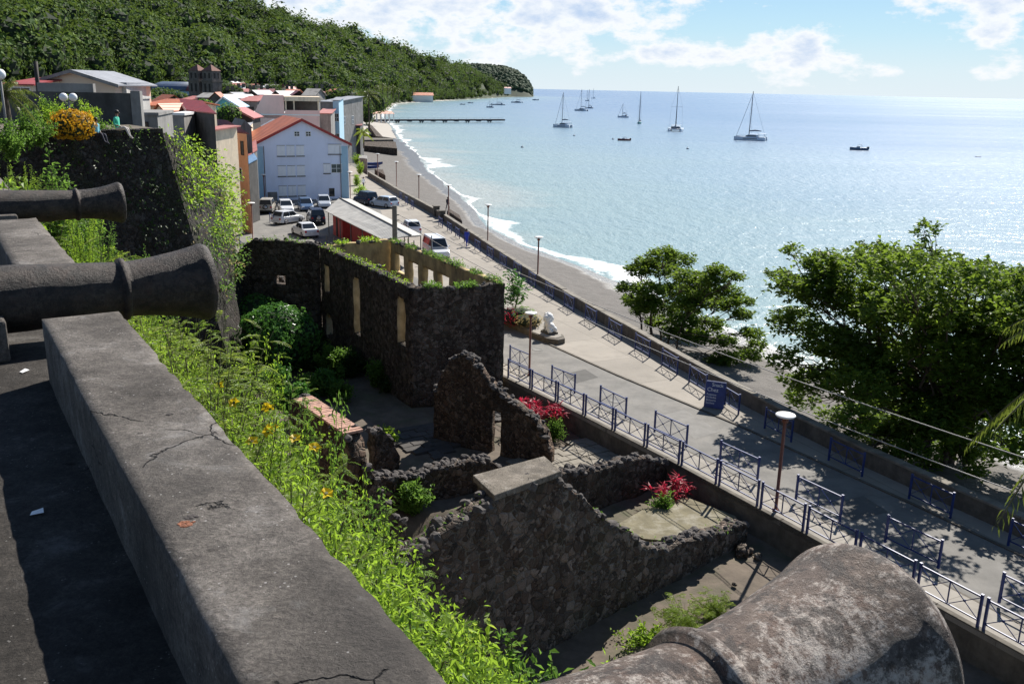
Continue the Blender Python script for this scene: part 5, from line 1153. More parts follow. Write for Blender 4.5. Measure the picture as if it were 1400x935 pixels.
def roof4(label, pts, wall, roof, zb=0, name='house', wins=()):
    """lean-to set out from the four corners of its roof (front left, front right, back right, back left)"""
    V = [PD(x, y, D) for x, y, D in pts]; O = np.array([V[0][0], V[0][1], zb]); V = [v-O for v in V]; t = thing(name, label, name, O, 0, 'houses of the town'); z0 = np.array([0, 0, 1]); c = np.mean(V, 0)
    mb = MB(); W_ = [c+(v-c)*.95 for v in V]; mb.loft([[w_*[1, 1, 0]-2*z0 for w_ in W_], [w_-z0*.12 for w_ in W_]]); mb.build('wall', M[wall], t); rm = MB(); slab_roof(rm, V, .1); rm.build('roof', M[roof], t)
    ax = (W_[1]-W_[0])*[1, 1, 0]; w = np.linalg.norm(ax); ax /= w
    for x, z, ww, hh, st in wins: window2(t, W_[0]*[1, 1, 0], ax, np.array([ax[1], -ax[0], 0]), x*w, W_[0][2]-z, ww, hh, st)
    return t
gable_px('maroon roofed house with dark gable and orange side wall above the vines', (258, 170), (304, 179), (279, 163), (309, 166.5), 124, 'dgrey', 'r_maroon', None, [(.3, 2.2, .8, 1.1, 'dark'), (.7, 2.4, .8, 1.1, 'dark')], [(.18, 1.5, .7, 1.3, 'dark'), (.5, 1.5, .7, 1.3, 'bars'), (.82, 1.5, .7, 1.3, 'dark'), (.3, 4.3, .7, 1.3, 'dark'), (.7, 4.3, .7, 1.3, 'bars')], sidewall='orange')
roof4('orange walled narrow house with red lettering board beside the maroon roofed house', [(313, 179, 128), (323, 178, 131), (333, 172, 138), (323, 172, 136)], 'orange', 'r_pink', wins=[(.5, 1.6, .9, 1.4, 'dark'), (.5, 4.4, .9, 1.5, 'bars')])
roof4('white balconied house with tall shuttered windows beside the orange house', [(323, 178, 132), (340, 175, 138), (346, 167, 146), (330, 169, 142)], 'cream', 'r_grey', wins=[(.2, 1.6, .7, 1.7, 'dark'), (.5, 1.6, .7, 1.7, 'bars'), (.8, 1.6, .7, 1.7, 'dark'), (.2, 4.4, .7, 1.7, 'bars'), (.5, 4.4, .7, 1.7, 'dark'), (.8, 4.4, .7, 1.7, 'bars')])
roof4('house with a long red sheet roof left of the gabled building', [(321, 209, 121), (331, 217, 113), (352, 205, 119), (350, 191, 130)], 'grey', 'r_pink')
roof4('open blue roofed shed between the red roof and the gabled building', [(317, 222, 112), (331, 228, 106), (352, 217, 111), (346, 208, 119)], 'dgrey', 'r_blue', name='shed', wins=[(.5, 1.6, 1.6, 1.1, 'bars')])
roof4('low house with a large plain grey roof behind the gabled building', [(338, 182, 150), (350, 193, 140), (390, 171, 148), (373, 163, 160)], 'grey', 'r_grey')
# big pink building with roof terrace
t, w, ze, zr = house('big pink building with roof terrace and white balcony screen', 345, 436, 158, 150, 170, 16, 14, 'flat', 'pink', 'white', [(.62, 8.3, .9, 1, 'dark')], name='building')
mb = MB(); h = w/2; mb.loft([[(-h, .0, ze-.5), (-h, 12, ze-.5), (-h+2.2, 12, ze+3.4), (-h+2.2, 0, ze+3.4)], [(-h+5.6, 0, ze-.5), (-h+5.6, 12, ze-.5), (-h+5.6, 12, ze+3.4), (-h+5.6, 0, ze+3.4)]]); mb.build('stair_tower', M['pink'], t)
mb = MB(); mb.box(-h+5.7, h+.1, -.12, .0, ze+.2, ze+.9); mb.build('parapet', M['pink'], t)
mb = MB(); mb.box(-h+5.7, h+.3, -.3, 10, ze+2.45, ze+3.2); mb.build('terrace_roof', M['cream'], t)
for x in (-h+5.9, 1.5, h-.1): mb = MB(); mb.box(x-.12, x+.12, .1, .34, ze+.2, ze+2.44); mb.build('column', M['cream'], t)
mb = MB(); mb.box(-h+5.8, h, 3, 3.2, ze+.2, ze+2.44); mb.build('back_screen', M['dgrey'], t)
house('brown grey narrow building with pale blue shopfront at the town end', 437, 459, 140, 132, 205, 16, -12, 'shed', 'grey', 'r_grey', [(.3, 9, 1, 1.6, 'dark'), (.7, 9, 1, 1.6, 'dark'), (.3, 5, 1, 1.6, 'dark'), (.7, 5, 1, 1.6, 'bars')], [(.3, 8, 1, 1.6, 'bars', 1), (.6, 8, 1, 1.6, 'bars', 1)], name='building')
house('pale blue sided shop building at the edge of the promenade trees', 455, 463, 138, 134, 196, 12, 6, 'shed', 'paleblue', 'r_grey', [(.5, 9, 1, 1.5, 'bars'), (.5, 5, 1, 1.5, 'bars')], name='building')
house('faded red roofed block house right behind the pink building', 437, 452, 156, 150, 186, 9, 6, 'shed', 'grey', 'r_pink')
# left hand part of the town
house('large peach walled hall with a low grey gabled roof on the upper town', 46, 156, 115, 98, 92, 8, 0, 'y', 'peach', 'r_grey', zb=8, name='hall', over=.5, trim='grey', ws=1.02)
house('low peach house with red roof edge at the far left beside the lamp globe', 6, 46, 117, 108, 90, 10, -6, 'x', 'cream', 'r_red', [(.55, 14.1-9, 1.6, 1.2, 'bars')], zb=9)
house('pale flat annex with veranda at the right end of the peach hall', 146, 172, 116, 113, 92, 6, 4, 'flat', 'lgrey', 'r_grey', [(.3, 4.9, 1.2, .9, 'dark')], zb=9)
house('grey rendered block below the annex', 158, 178, 136, 134, 84, 5, 4, 'flat', 'lgrey', 'lgrey', zb=4)
house('small yellow house with orange tiled porch roof', 192, 226, 146, 137, 96, 9, -14, 'x', 'cream', 'r_orange', [(.3, 7.5, 1, 1.3, 'dark'), (.7, 7.5, 1, 1.3, 'bars')], zb=2)
house('white gable ended little house beside the yellow house', 213, 224, 150, 144, 92, 7, -10, 'y', 'cream', 'r_orange', zb=2)
house('cream blank walled house next to the deep red roof', 271, 291, 149, 147, 142, 9, 20, 'flat', 'cream', 'cream', zb=1)
gable_px('dark fronted house with orange roof below the church', (212, 138), (238, 141), (224, 131), (237, 131.8), 125, 'dgrey', 'r_orange', 'cream', zb=2, over=.5)
gable_px('deep red roofed house with white fascia over a dark porch', (233, 144), (256, 152), (243, 137), (275, 140), 112, 'dgrey', 'r_red', 'white', [(.7, 2.6, 1.6, 1.2, 'dark')], zb=2, over=.5)
gable_px('turquoise gabled house in the middle of the town', (291, 146), (327, 147), (305, 133.5), (318, 132.5), 165, 'teal', 'paleblue', 'white', zb=2)
gable_px('red roofed house with wide black timber gable behind the white balconied house', (300, 160), (344, 161), (321, 149), (334, 147.5), 148, 'dark', 'r_red', 'r_pink', zb=1, over=.5)
gable_px('orange tiled house in front of the church towers', (284, 137), (306, 138), (294, 127.5), (301, 127), 190, 'dgrey', 'r_orange', None, zb=3)
gable_px('small grey gabled shed with pale sheet roof before the timber gable', (318, 170), (331, 172), (322, 163), (334, 166), 128, 'grey', 'r_grey', None, zb=2)
house('pink roofed row house behind the turquoise gable', 324, 352, 139, 132, 205, 14, -8, 'x', 'grey', 'r_pink', [(.3, 7, 1, 1.2, 'dark'), (.7, 7, 1, 1.2, 'dark')], zb=3)
house('grey ruin walled yard with a square window hole in front of the town', 168, 214, 158, 157, 70, 7, 12, 'flat', 'grey', 'grey', [(.53, 6.2, .8, .95, 'dark')], zb=6, name='outbuilding')
house('low white roofed shed in front of the deep red roof', 234, 251, 158, 156, 84, 5, 6, 'flat', 'grey', 'white', zb=5, name='shed')
house('small cream house with pale side wall behind the vines', 262, 280, 181, 176, 90, 6, -12, 'shed', 'cream', 'r_pink', [(.5, 5.7, .8, 1, 'dark')], zb=3)
farh = [(246, 262, 137, 132, 230, 'r_pink', 'grey'), (306, 324, 131, 127, 300, 'r_grey', 'cream'), (322, 338, 126, 122, 330, 'r_pink', 'grey'), (338, 352, 129, 124, 310, 'r_grey', 'dark'), (352, 372, 128, 122, 340, 'r_maroon', 'grey'), (370, 386, 131, 125, 270, 'r_grey', 'dark'),
        (388, 404, 128, 123, 330, 'r_orange', 'cream'), (402, 416, 130, 125, 260, 'r_maroon', 'dark'), (414, 430, 131, 122, 250, 'grey', 'grey'), (428, 446, 128, 124, 300, 'r_pink', 'cream'), (446, 470, 126, 122, 345, 'r_orange', 'cream'), (466, 486, 128, 124, 380, 'r_red', 'grey'),
        (330, 346, 118, 115, 470, 'r_pink', 'cream'), (344, 364, 121, 118, 440, 'r_grey', 'cream'), (364, 382, 119, 116, 460, 'grey', 'grey'), (310, 322, 115, 112, 420, 'white', 'cream'), (318, 332, 117, 114, 400, 'r_pink', 'white'), (382, 398, 123, 119, 420, 'r_pink', 'cream'),
        (352, 368, 136, 131, 240, 'r_red', 'grey'), (298, 312, 134, 130, 250, 'white', 'cream'), (270, 286, 134, 128, 210, 'grey', 'dgrey')]
cn = dict(r_pink='faded pink', r_grey='grey', r_maroon='maroon', r_orange='orange', grey='concrete', r_red='red', white='white', cream='cream', dark='dark timber', dgrey='dark block')
PLC = ['left of the church', 'up the slope behind the church', 'beside the hill foot behind the church', 'behind the pink building, left of its tower', 'directly above the pink building', 'behind the pink building terrace', 'over the pink building terrace, near the trees', 'just right of the pink terrace roof', 'tallest of those behind the pink terrace', 'between the pink terrace and the palms', 'wide one behind the palms', 'half hidden by the palm crowns',
       'low on the wooded slope', 'lower on the wooded slope, long and pale', 'highest above the pink building', 'first under the hill forest', 'second under the hill forest', 'among the trees over the town', 'between the turquoise gable and the pink tower', 'just behind the turquoise gable', 'at the foot of the church towers']
for k, (x0, x1, ye, yr, D, rf, wa) in enumerate(farh):
    house(f'small distant {cn[wa]} house with {cn[rf]} roof, {PLC[k]}', x0, x1, ye, yr, D, 9+k % 4, (k*17 % 40)-22, 'y' if k % 2 else 'x', wa, rf, [(.3, PD((x0+x1)/2, ye+4, D)[2]-2, .9, 1.2, 'dark'), (.7, PD((x0+x1)/2, ye+4, D)[2]-2, .9, 1.2, 'dark')], zb=2 if D < 300 else 5, over=.4)
# far red roofed building on the bay beach
q = P(576, 135, 0); house('long white building with a red roof on the far bay beach', 562, 592, 130.5, 127, 1120, 22, 10, 'x', 'white', 'r_orange', name='building', zb=-1, over=1)
house('tiny pale house on the headland road', 690, 699, 121, 119.5, 1700, 10, 10, 'x', 'white', 'r_pink', zb=7)
# church with twin stone towers and a barrel roofed nave
D = 330; tq = PD(275, 130, D); zt = lambda y, x=275: PD(x, y, D)[2]
t = thing('church', 'dark stone church with twin square towers and a blue barrel roofed nave', 'church', (tq[0], tq[1], 0), RD(-24)); u = D/1250.
CHS = plain('church_stone', (.17, .145, .13), .9, var=.45, sc=.7, bump=.6, bsc=3, dirt=((.06, .05, .045), .5, .6))
def tower(x0):
    w_ = 4.5; mb = MB(); z1, z2, z3 = zt(112), zt(97), zt(88)
    mb.box(x0-w_/2, x0+w_/2, 0, w_, 0, z1); mb.box(x0-w_/2-.2, x0+w_/2+.2, -.2, w_+.2, z1, z1+.5); mb.box(x0-w_/2+.2, x0+w_/2-.2, .2, w_-.2, z1+.5, z2); tw = mb.build('tower', CHS, t)
    mb = MB(); c = (x0, w_/2, z3); B = [(x0-w_/2, 0, z2), (x0+w_/2, 0, z2), (x0+w_/2, w_, z2), (x0-w_/2, w_, z2)]; mb.add(B+[c], [(0, 1, 4), (1, 2, 4), (2, 3, 4), (3, 0, 4), (3, 2, 1, 0)]); mb.build('spire_roof', plain('spire_tiles', (.2, .1, .08), .9, var=.4), tw)
    for fx in (-.9, .9):
        mb = MB(); mb.box(x0+fx-.35, x0+fx+.35, .15, .19, z1+1.1, z2-.7); mb.build('belfry_opening', M['dark'], tw)
        mb = MB(); mb.box(x0+fx-.4, x0+fx+.4, -.03, -.003, z1-3.2, z1-.6); mb.build('belfry_opening', M['dark'], tw)
        mb = MB(); mb.box(x0+w_/2-.19, x0+w_/2-.15, w_/2+fx-.35, w_/2+fx+.35, z1+1.1, z2-.7); mb.build('belfry_opening', M['dark'], tw)
tower(-2.9); tower(2.9)
z1 = zt(113, 225); zb_ = zt(129, 225)
mb = MB(); mb.box(-24, -5.3, 3, 15, 0, z1-2.6); mb.build('nave_wall', M['paleblue'], t)
mb = MB(); sec = []
for x in (-25, -24.2, -9): sec.append([(x, 9-6.4*cos(a)*(.93 if x < -24.5 else 1), z1-2.7+3.0*sin(a)*(.8 if x < -24.5 else 1)) for a in np.linspace(0, pi, 14)])
mb.smooth = True; mb.loft(sec); mb.smooth = False; mb.build('barrel_roof', M['r_navy'], t)
mb = MB(); sec = []
for x in (-8.9, -5.2): sec.append([(x, 9-6.4*cos(a), z1-2.7+3.0*sin(a)) for a in np.linspace(0, pi, 14)])
mb.loft(sec); mb.build('rusted_roof', M['r_maroon'], t)
mb = MB()
for k in range(14): mb.box(-22.5+k*1.2, -21.8+k*1.2, 2.9, 2.99, z1-4.6, z1-3.2)
mb.build('clerestory', M['white'], t)
mb = MB(); mb.box(-12, 5, 1.2, 5, 0, z1-4); mb.build('front_wall', CHS, t)
# tall garden wall behind the bastion
t = thing('garden_wall', 'high dark concrete garden wall behind the yellow shrub', 'wall', (*PD(84, 150, 62)[:2], 12.9), RD(10)); w_ = 172/1250*62
MB().box(-w_/2-2, w_/2-.3, 0, .5, -1, PD(84, 126, 62)[2]-12.9).build('masonry', M['dgrey'], t); MB().box(w_/2-.295, w_/2+.25, -.1, .6, -1, PD(160, 124, 62)[2]-12.9).build('end_pier', M['grey'], t); MB().box(-1.2, 1.9, -.02, .52, PD(84, 126, 62)[2]-12.895, PD(90, 114, 62)[2]-12.9).build('raised_block', M['grey'], t)
q = PD(52, 126, 66); mb = MB(); mb.tube([(0, 0, 0), (.05, 0, 3.6)], .13, 8); o = mb.build('timber_post', M['dark']); o.location = (q[0], q[1], 12.9); tag(o, 'dark wooden post in front of the peach hall', 'post')
# globe lamps on the bastion garden
def globe_lamp(loc, h, n, label):
    t = thing('globe_lamp', label, 'street lamp', loc, 0, 'white globe lamps'); mb = MB(); mb.tube([(0, 0, 0), (0, 0, h)], .045, 8)
    if n > 1: mb.tube([(-.28, 0, h-.1), (0, 0, h-.25), (.28, 0, h-.1)], .03, 6)
    mb.build('post', M['grey'], t)
    for k in range(n):
        x = (k*2-1)*.24 if n > 1 else 0; mb = MB(); mb.lathe([(.2*sin(a)+.0005, h+.1-.2*cos(a)) for a in np.linspace(0, pi, 13)], 18, (x, 0, 0)); mb.build('globe', M['globe'], t)
q = PD(95, 150, 52); globe_lamp((q[0], q[1], 12.95), PD(95, 136, 52)[2]-12.95, 2, 'twin white globe lamp above the yellow shrub'); q = PD(2, 120, 40); globe_lamp((q[0], q[1], 12.95), PD(2, 104, 40)[2]-13.0, 1, 'single large white globe lamp at the left edge by the palm')

# ================================================================== SHORE WORKS, JETTY, BOATS
# jetty with red roofed shelter
a, b = P(505, 165.5, -1.6), P(688, 165.0, -1.6); a = a*1.0; dj = (b-a)/np.linalg.norm(b-a); nj = np.array([-dj[1], dj[0], 0]); Lj = np.linalg.norm(b-a)
t = thing('jetty', 'long dark pier on stout piles reaching out into the bay', 'jetty', (a[0], a[1], SEA), math.atan2(dj[1], dj[0]))
MB().box(-12, Lj, -1.8, 1.8, .9, 1.7).build('deck', M['jetty'], t)
for k in range(int(Lj/7)): mb = MB(); mb.box(k*7+1, k*7+2.2, -1.6, 1.6, .5, .898); mb.build('crossbeam', M['jetty'], t)
for k in range(int(Lj/14)+1):
    for s_ in (-1.2, 1.2):
        mb = MB(); mb.tube([(k*14+1.6, s_, -4), (k*14+1.6, s_, .9)], .28, 8); mb.build('pile', M['jetty'], t)
mb = MB()
for k in range(int(Lj/5)): mb.tube([(k*5+1, -1.75, 1.7), (k*5+1, -1.75, 2.4)], .05, 5)
mb.tube([(1, -1.75, 2.4), (Lj-1, -1.75, 2.4)], .04, 5); mb.build('railing', M['jetty'], t)
q = P(520, 164.5, -1.0); wS = 33/1250*np.linalg.norm(q[:2]); t = thing('pier_shelter', 'open shelter with a red roof and pale posts at the land end of the pier', 'shelter', (q[0], q[1]+2, -.8), math.atan2(dj[1], dj[0]))
hS = PD(520, 152, np.linalg.norm(q[:2]))[2]+.8
mb = MB(); mb.loft([[(-wS/2, -3, hS-1.3), (wS/2, -3, hS-1.3), (wS/2, 3, hS-1.3), (-wS/2, 3, hS-1.3)], [(-wS/2+.5, -.2, hS), (wS/2-.5, -.2, hS), (wS/2-.5, .2, hS), (-wS/2+.5, .2, hS)]]); mb.build('roof', M['r_orange'], t)
for k in range(6):
    for s_ in (-2.6, 2.6): mb = MB(); x = -wS/2+.4+k*(wS-.8)/5; mb.box(x-.18, x+.18, s_-.15, s_+.15, -1.5, hS-1.305); mb.build('post', M['white'], t)
# stone groyne and ramp walls on the beach
def block(name, label, px, z0, z1, mat, cat='sea defence', g='stone sea defences on the town beach'):
    pl_ = [P(x, y, z1)[:2] for x, y in px]; c = np.mean(pl_, 0); t = MB()
    t.prism([tuple(q-c) for q in pl_], z0, z1); o = t.build(name, mat, None, .12); o.location = (c[0], c[1], 0); tag(o, label, cat, g); return o
block('stone_groyne', 'large dark stone groyne jutting across the beach into the surf', [(494, 199), (543, 203), (541, 194), (496, 192)], -4, -.3, M['stone'])
block('beach_wall', 'long thin dark wall top on the beach just above the big groyne', [(492, 191.5), (538, 191), (537, 189), (494, 188.5)], -4, .2, M['wallcap'])
block('ramp_wall', 'sloping dark wall leading down to the beach below the pier', [(514, 186.5), (524, 187.5), (508, 171), (503, 170)], -4, .1, M['stone'])
block('beach_rock_wall', 'broken dark masonry block on the sand behind the sea wall near the blue boats', [(514, 233), (527, 240), (524, 232), (512, 231)], -4, -.5, M['stone'])
block('beach_rock_wall', 'broken dark masonry block leaning on the sea wall at the gap', [(611, 288), (632, 302), (629, 294), (613, 284)], -4, -.2, M['stone'])
block('grey_cabin', 'small grey block cabin beside the top of the sea wall', [(490, 216), (502, 217), (502, 213), (491, 212)], -2, 1.6, M['grey'], 'cabin')
# two little open boats drawn up on the sand
def rowboat(loc, rz, Ln, mat, label, name='rowing_boat', group=None):
    t = thing(name, label, 'boat', loc, rz, group); secs = []
    for y, w, z0, zt_ in ((-.5, .75, .1, .62), (-.25, .95, .02, .58), (.1, 1, 0, .58), (.35, .7, .05, .68), (.5, .05, .35, .82)):
        w *= Ln*.16; secs.append([(-w, y*Ln, zt_), (-w*.8, y*Ln, z0+.15), (0, y*Ln, z0), (w*.8, y*Ln, z0+.15), (w, y*Ln, zt_), (w*.86, y*Ln, zt_-.02), (0, y*Ln, z0+.14), (-w*.86, y*Ln, zt_-.02)])
    mb = MB(); mb.loft(secs); mb.build('hull', mat, t)
    for y in (-.2, .12): mb = MB(); mb.box(-Ln*.14, Ln*.14, y*Ln-.12, y*Ln+.12, .42, .47); mb.build('seat', M['white'], t)
    return t
q = P(507, 226, -1.5); rowboat((q[0], q[1], -1.55), RD(-82), 5.2, M['blue'], 'upper blue open boat pulled up on the sand behind the sea wall', group='blue boats on the beach'); q = P(504, 231, -1.5); rowboat((q[0], q[1], -1.5), RD(-80), 4.4, M['blue'], 'lower blue open boat pulled up on the sand nearest the lamp', group='blue boats on the beach')
def hull_mb(Ln, W, Hh, x0=0., bow=.06, stern=.8, n=9):
    secs = []
    for k in range(n):
        u = k/(n-1); y = (u-.5)*Ln; wv = W/2*(stern+(1-stern)*math.sin(min(1, u/.45)*pi/2) if u < .45 else 1-(1-bow)*((u-.45)/.55)**2.2); sh = Hh*(.92+.22*(u-.35)**2*2); kz = -.35*Hh*(1-u**6)
        secs.append([(x0-wv, y, sh), (x0-wv*.93, y, sh*.3), (x0-wv*.5, y, kz*.8), (x0, y, kz), (x0+wv*.5, y, kz*.8), (x0+wv*.93, y, sh*.3), (x0+wv, y, sh)])
    mb = MB(); mb.smooth = True; mb.loft(secs); mb.smooth = False; return mb
def rig(t, y0, hm, z0, boom, mat, Ln, W):
    mb = MB(); mb.tube([(0, y0, z0), (0, y0-.012*hm, hm)], [.13*hm/14, .09*hm/14], 8); mb.build('mast', M['mast'], t)
    mb = MB(); mb.tube([(-W*.35, y0, hm*.55), (W*.35, y0, hm*.55)], .05, 6); mb.build('spreader', M['mast'], t)
    mb = MB(); mb.tube([(0, y0, z0+1.3), (0, y0-boom*.5, z0+1.55), (0, y0-boom, z0+1.35)], [.2, .3, .16], 8); mb.build('furled_sail', mat, t)
    mb = MB(); mb.tube([(0, Ln*.47, z0*.6), (0, y0, hm*.93)], .07, 5); mb.tube([(0, -Ln*.46, z0*.6), (0, y0-.01*hm, hm*.99)], .03, 4)
    for s_ in (-1, 1): mb.tube([(s_*W*.42, y0-.4, z0*.6), (s_*W*.35, y0, hm*.55), (0, y0-.01*hm, hm*.97)], .028, 4)
    mb.build('rigging', M['mast'], t)
def catamaran(loc, rz, Ln, hm, label, canvas='canvas'):
    t = thing('catamaran', label, 'catamaran', loc, rz, 'yachts at anchor'); W = Ln*.55
    for s_ in (-1, 1):
        h = hull_mb(Ln, Ln*.14, 1.45, s_*(W/2-Ln*.07)).build('hull', M['hull'], t)
        mb = MB(); mb.box(s_*(W/2)-.02 if s_ > 0 else -W/2-.0, s_*(W/2)+.0 if s_ > 0 else -W/2+.02, -Ln*.25, Ln*.2, .75, 1.0); mb.build('portlight', M['glass'], h)
    mb = MB(); mb.box(-W/2+Ln*.1, W/2-Ln*.1, -Ln*.45, Ln*.2, .75, 1.35); mb.build('bridge_deck', M['hull_grey'], t, .05)
    mb = MB(); mb.loft([[(-W*.33, -Ln*.25, 1.35), (W*.33, -Ln*.25, 1.35), (W*.30, Ln*.16, 1.35), (-W*.30, Ln*.16, 1.35)], [(-W*.3, -Ln*.25, 2.45), (W*.3, -Ln*.25, 2.45), (W*.25, Ln*.06, 2.45), (-W*.25, Ln*.06, 2.45)]]); cb = mb.build('cabin', M['hull'], t, .1)
    mb = MB(); mb.loft([[(-W*.325, -Ln*.2, 1.65), (W*.325, -Ln*.2, 1.65), (W*.302, Ln*.15, 1.65), (-W*.302, Ln*.15, 1.65)], [(-W*.318, -Ln*.2, 2.1), (W*.318, -Ln*.2, 2.1), (W*.282, Ln*.115, 2.1), (-W*.282, Ln*.115, 2.1)]]); mb.build('cabin_window', M['glass'], cb)
    mb = MB(); mb.box(-W*.32, W*.32, -Ln*.47, -Ln*.24, 2.75, 2.87); bm_ = mb.build('cockpit_top', M['hull'], t, .03)
    mb = MB()
    for s_ in (-1, 1): mb.tube([(s_*W*.3, -Ln*.45, 1.3), (s_*W*.3, -Ln*.45, 2.75)], .05, 6); mb.tube([(s_*W*.48, Ln*.44, 1.3), (s_*W*.48, Ln*.44, 1.9), (s_*W*.48, -Ln*.4, 1.95)], .025, 5)
    mb.build('rail', M['mast'], t); mb = MB(); mb.tube([(-W/2+.3, Ln*.33, 1.1), (W/2-.3, Ln*.33, 1.1)], .09, 8); mb.build('front_beam', M['mast'], t)
    rig(t, Ln*.06, hm, 2.4, Ln*.38, M[canvas], Ln, W); return t
def sloop(loc, rz, Ln, hm, label, hull='hull', canvas='canvas', masts=1):
    t = thing('sailing_yacht', label, 'yacht', loc, rz, 'yachts at anchor'); W = Ln*.3
    h = hull_mb(Ln, W, 1.15, 0, .04, .62).build('hull', M[hull], t); mb = MB(); mb.prism([(-W*.4, -Ln*.46), (W*.4, -Ln*.46), (W*.46, -.1*Ln), (W*.3, .25*Ln), (.0, .44*Ln), (-W*.3, .25*Ln), (-W*.46, -.1*Ln)], .95, 1.12); mb.build('deck', M['white'], t)
    mb = MB(); mb.loft([[(-W*.27, -Ln*.2, 1.12), (W*.27, -Ln*.2, 1.12), (W*.2, Ln*.2, 1.12), (-W*.2, Ln*.2, 1.12)], [(-W*.23, -Ln*.18, 1.65), (W*.23, -Ln*.18, 1.65), (W*.15, Ln*.14, 1.5), (-W*.15, Ln*.14, 1.5)]]); cb = mb.build('cabin', M['hull'], t, .06)
    mb = MB(); mb.box(-W*.262, W*.262, -Ln*.14, Ln*.08, 1.28, 1.42); mb.build('cabin_window', M['glass'], cb)
    mb = MB(); mb.loft([[(-W*.3, -Ln*.3, 1.1), (W*.3, -Ln*.3, 1.1), (W*.27, -Ln*.17, 1.1), (-W*.27, -Ln*.17, 1.1)], [(-W*.26, -Ln*.3, 2.2), (W*.26, -Ln*.3, 2.2), (W*.22, -Ln*.22, 2.2), (-W*.22, -Ln*.22, 2.2)]]); mb.build('spray_hood', M[canvas], t, .05)
    rig(t, Ln*.08, hm, 1.6, Ln*.36, M[canvas], Ln, W); return t
def at_sea(px, py): q = P(px, py, SEA); return (q[0], q[1], SEA-.1), float(np.hypot(q[0], q[1]))
def mastH(px, py, ytop): (q, D) = at_sea(px, py); return D, q, EYE[2]-SEA+(hor(px)-ytop)/1250*D*.99
for px, py, yt, wpx, rot, lab in ((769.5, 174.5, 122, 24, 62, 'white catamaran with a dark cockpit top, left of the line of anchored yachts'), (795, 152, 122, 17, 60, 'far white catamaran with tall mast in the cluster beyond the first catamaran'),
                                  (923.5, 179.5, 118.5, 21, 168, 'white catamaran seen from dead astern under a very tall mast'), (1026, 192, 125, 40, 66, 'largest white catamaran with a dark sail cover, alone at the right'), (707, 141, 128, 15, 70, 'small far catamaran moored below the headland')):
    D, q, hm = mastH(px, py, yt); Ln = wpx/1250*D*(1.0 if rot < 100 else 1.75); catamaran(q, RD(rot), Ln, min(hm, Ln*1.9), lab)
for px, py, yt, wpx, rot, lab, hc in ((805.5, 148.5, 122, 11, 80, 'dark hulled yacht just behind the far catamaran', 'hull_grey'), (803, 138.5, 122, 6, 75, 'most distant yacht but one, above the far cluster', 'hull'), (811.5, 135, 121, 6, 75, 'most distant yacht right of the far cluster, nearly on the horizon', 'hull'),
                                      (852, 161, 140, 15, 70, 'white yacht with a short raked mast in the middle of the bay', 'hull'), (874, 169.5, 124, 9, 165, 'green hulled yacht seen end on with a tall mast', 'hull_green'), (670, 147.5, 136, 10, 80, 'little grey yacht moored left of the headland', 'hull_grey'), (681, 144, 127, 19, 82, 'long dark yacht moored in front of the headland', 'hull_grey')):
    D, q, hm = mastH(px, py, yt); Ln = wpx/1250*D*(1.0 if rot < 100 else 1.9); sloop(q, RD(rot), Ln, min(hm, Ln*2.4), lab, hc)
def motorboat(px, py, wpx, rot, label, hull, arch=True, cab=True):
    q, D = at_sea(px, py); Ln = wpx/1250*D; t = thing('motor_boat', label, 'boat', q, RD(rot), 'small boats on the bay'); W = Ln*.34; k = Ln/6
    hull_mb(Ln, W, 1.0*k, 0, .05, .85).build('hull', M[hull], t); mb = MB(); mb.box(-W*.42, W*.42, -Ln*.45, Ln*.2, .8*k, .9*k); mb.build('deck', M['hull_grey'], t)
    if cab:
        mb = MB(); mb.loft([[(-W*.3, -Ln*.05, .9*k), (W*.3, -Ln*.05, .9*k), (W*.25, Ln*.2, .9*k), (-W*.25, Ln*.2, .9*k)], [(-W*.26, -Ln*.05, 1.5*k), (W*.26, -Ln*.05, 1.5*k), (W*.2, Ln*.1, 1.45*k), (-W*.2, Ln*.1, 1.45*k)]]); cb = mb.build('cabin', M['hull'], t, .03); mb = MB(); mb.box(-W*.29, W*.29, Ln*.0, Ln*.1, 1.15*k, 1.35*k); mb.build('cabin_window', M['glass'], cb)
    if arch:
        mb = MB(); mb.tube([(-W*.4, -Ln*.2, .9*k), (-W*.36, -Ln*.1, 2.1*k), (W*.36, -Ln*.1, 2.1*k), (W*.4, -Ln*.2, .9*k)], .06*k, 6); mb.tube([(-W*.4, Ln*.1, .9*k), (-W*.36, Ln*.02, 2.1*k), (W*.36, Ln*.02, 2.1*k), (W*.4, Ln*.1, .9*k)], .05*k, 6); mb.build('canopy_frame', M['white'], t)
    mb = MB(); mb.box(-W*.15, W*.15, -Ln*.56, -Ln*.45, .3*k, 1.3*k); mb.build('outboard_motor', M['dark'], t, .03); return t
motorboat(853, 192.5, 17, 95, 'dark red motor boat with a white canopy frame in the middle of the bay', 'hull_red'); tb = motorboat(1174, 205.5, 22, 84, 'blue fishing boat under way at the right of the bay', 'hull_blue')
motorboat(632, 143.5, 7, 80, 'tiny moored boat nearest the far beach, left one of a pair', 'hull_grey', False); motorboat(643, 141.5, 7, 84, 'tiny moored boat near the far beach, right one of a pair', 'hull_grey', False); motorboat(732, 137.5, 8, 80, 'tiny cabin boat just off the headland tip', 'hull_grey', False); motorboat(1337, 215, 6, 70, 'tiny grey dinghy at the far right on the glittering water', 'hull_blue', False, False)
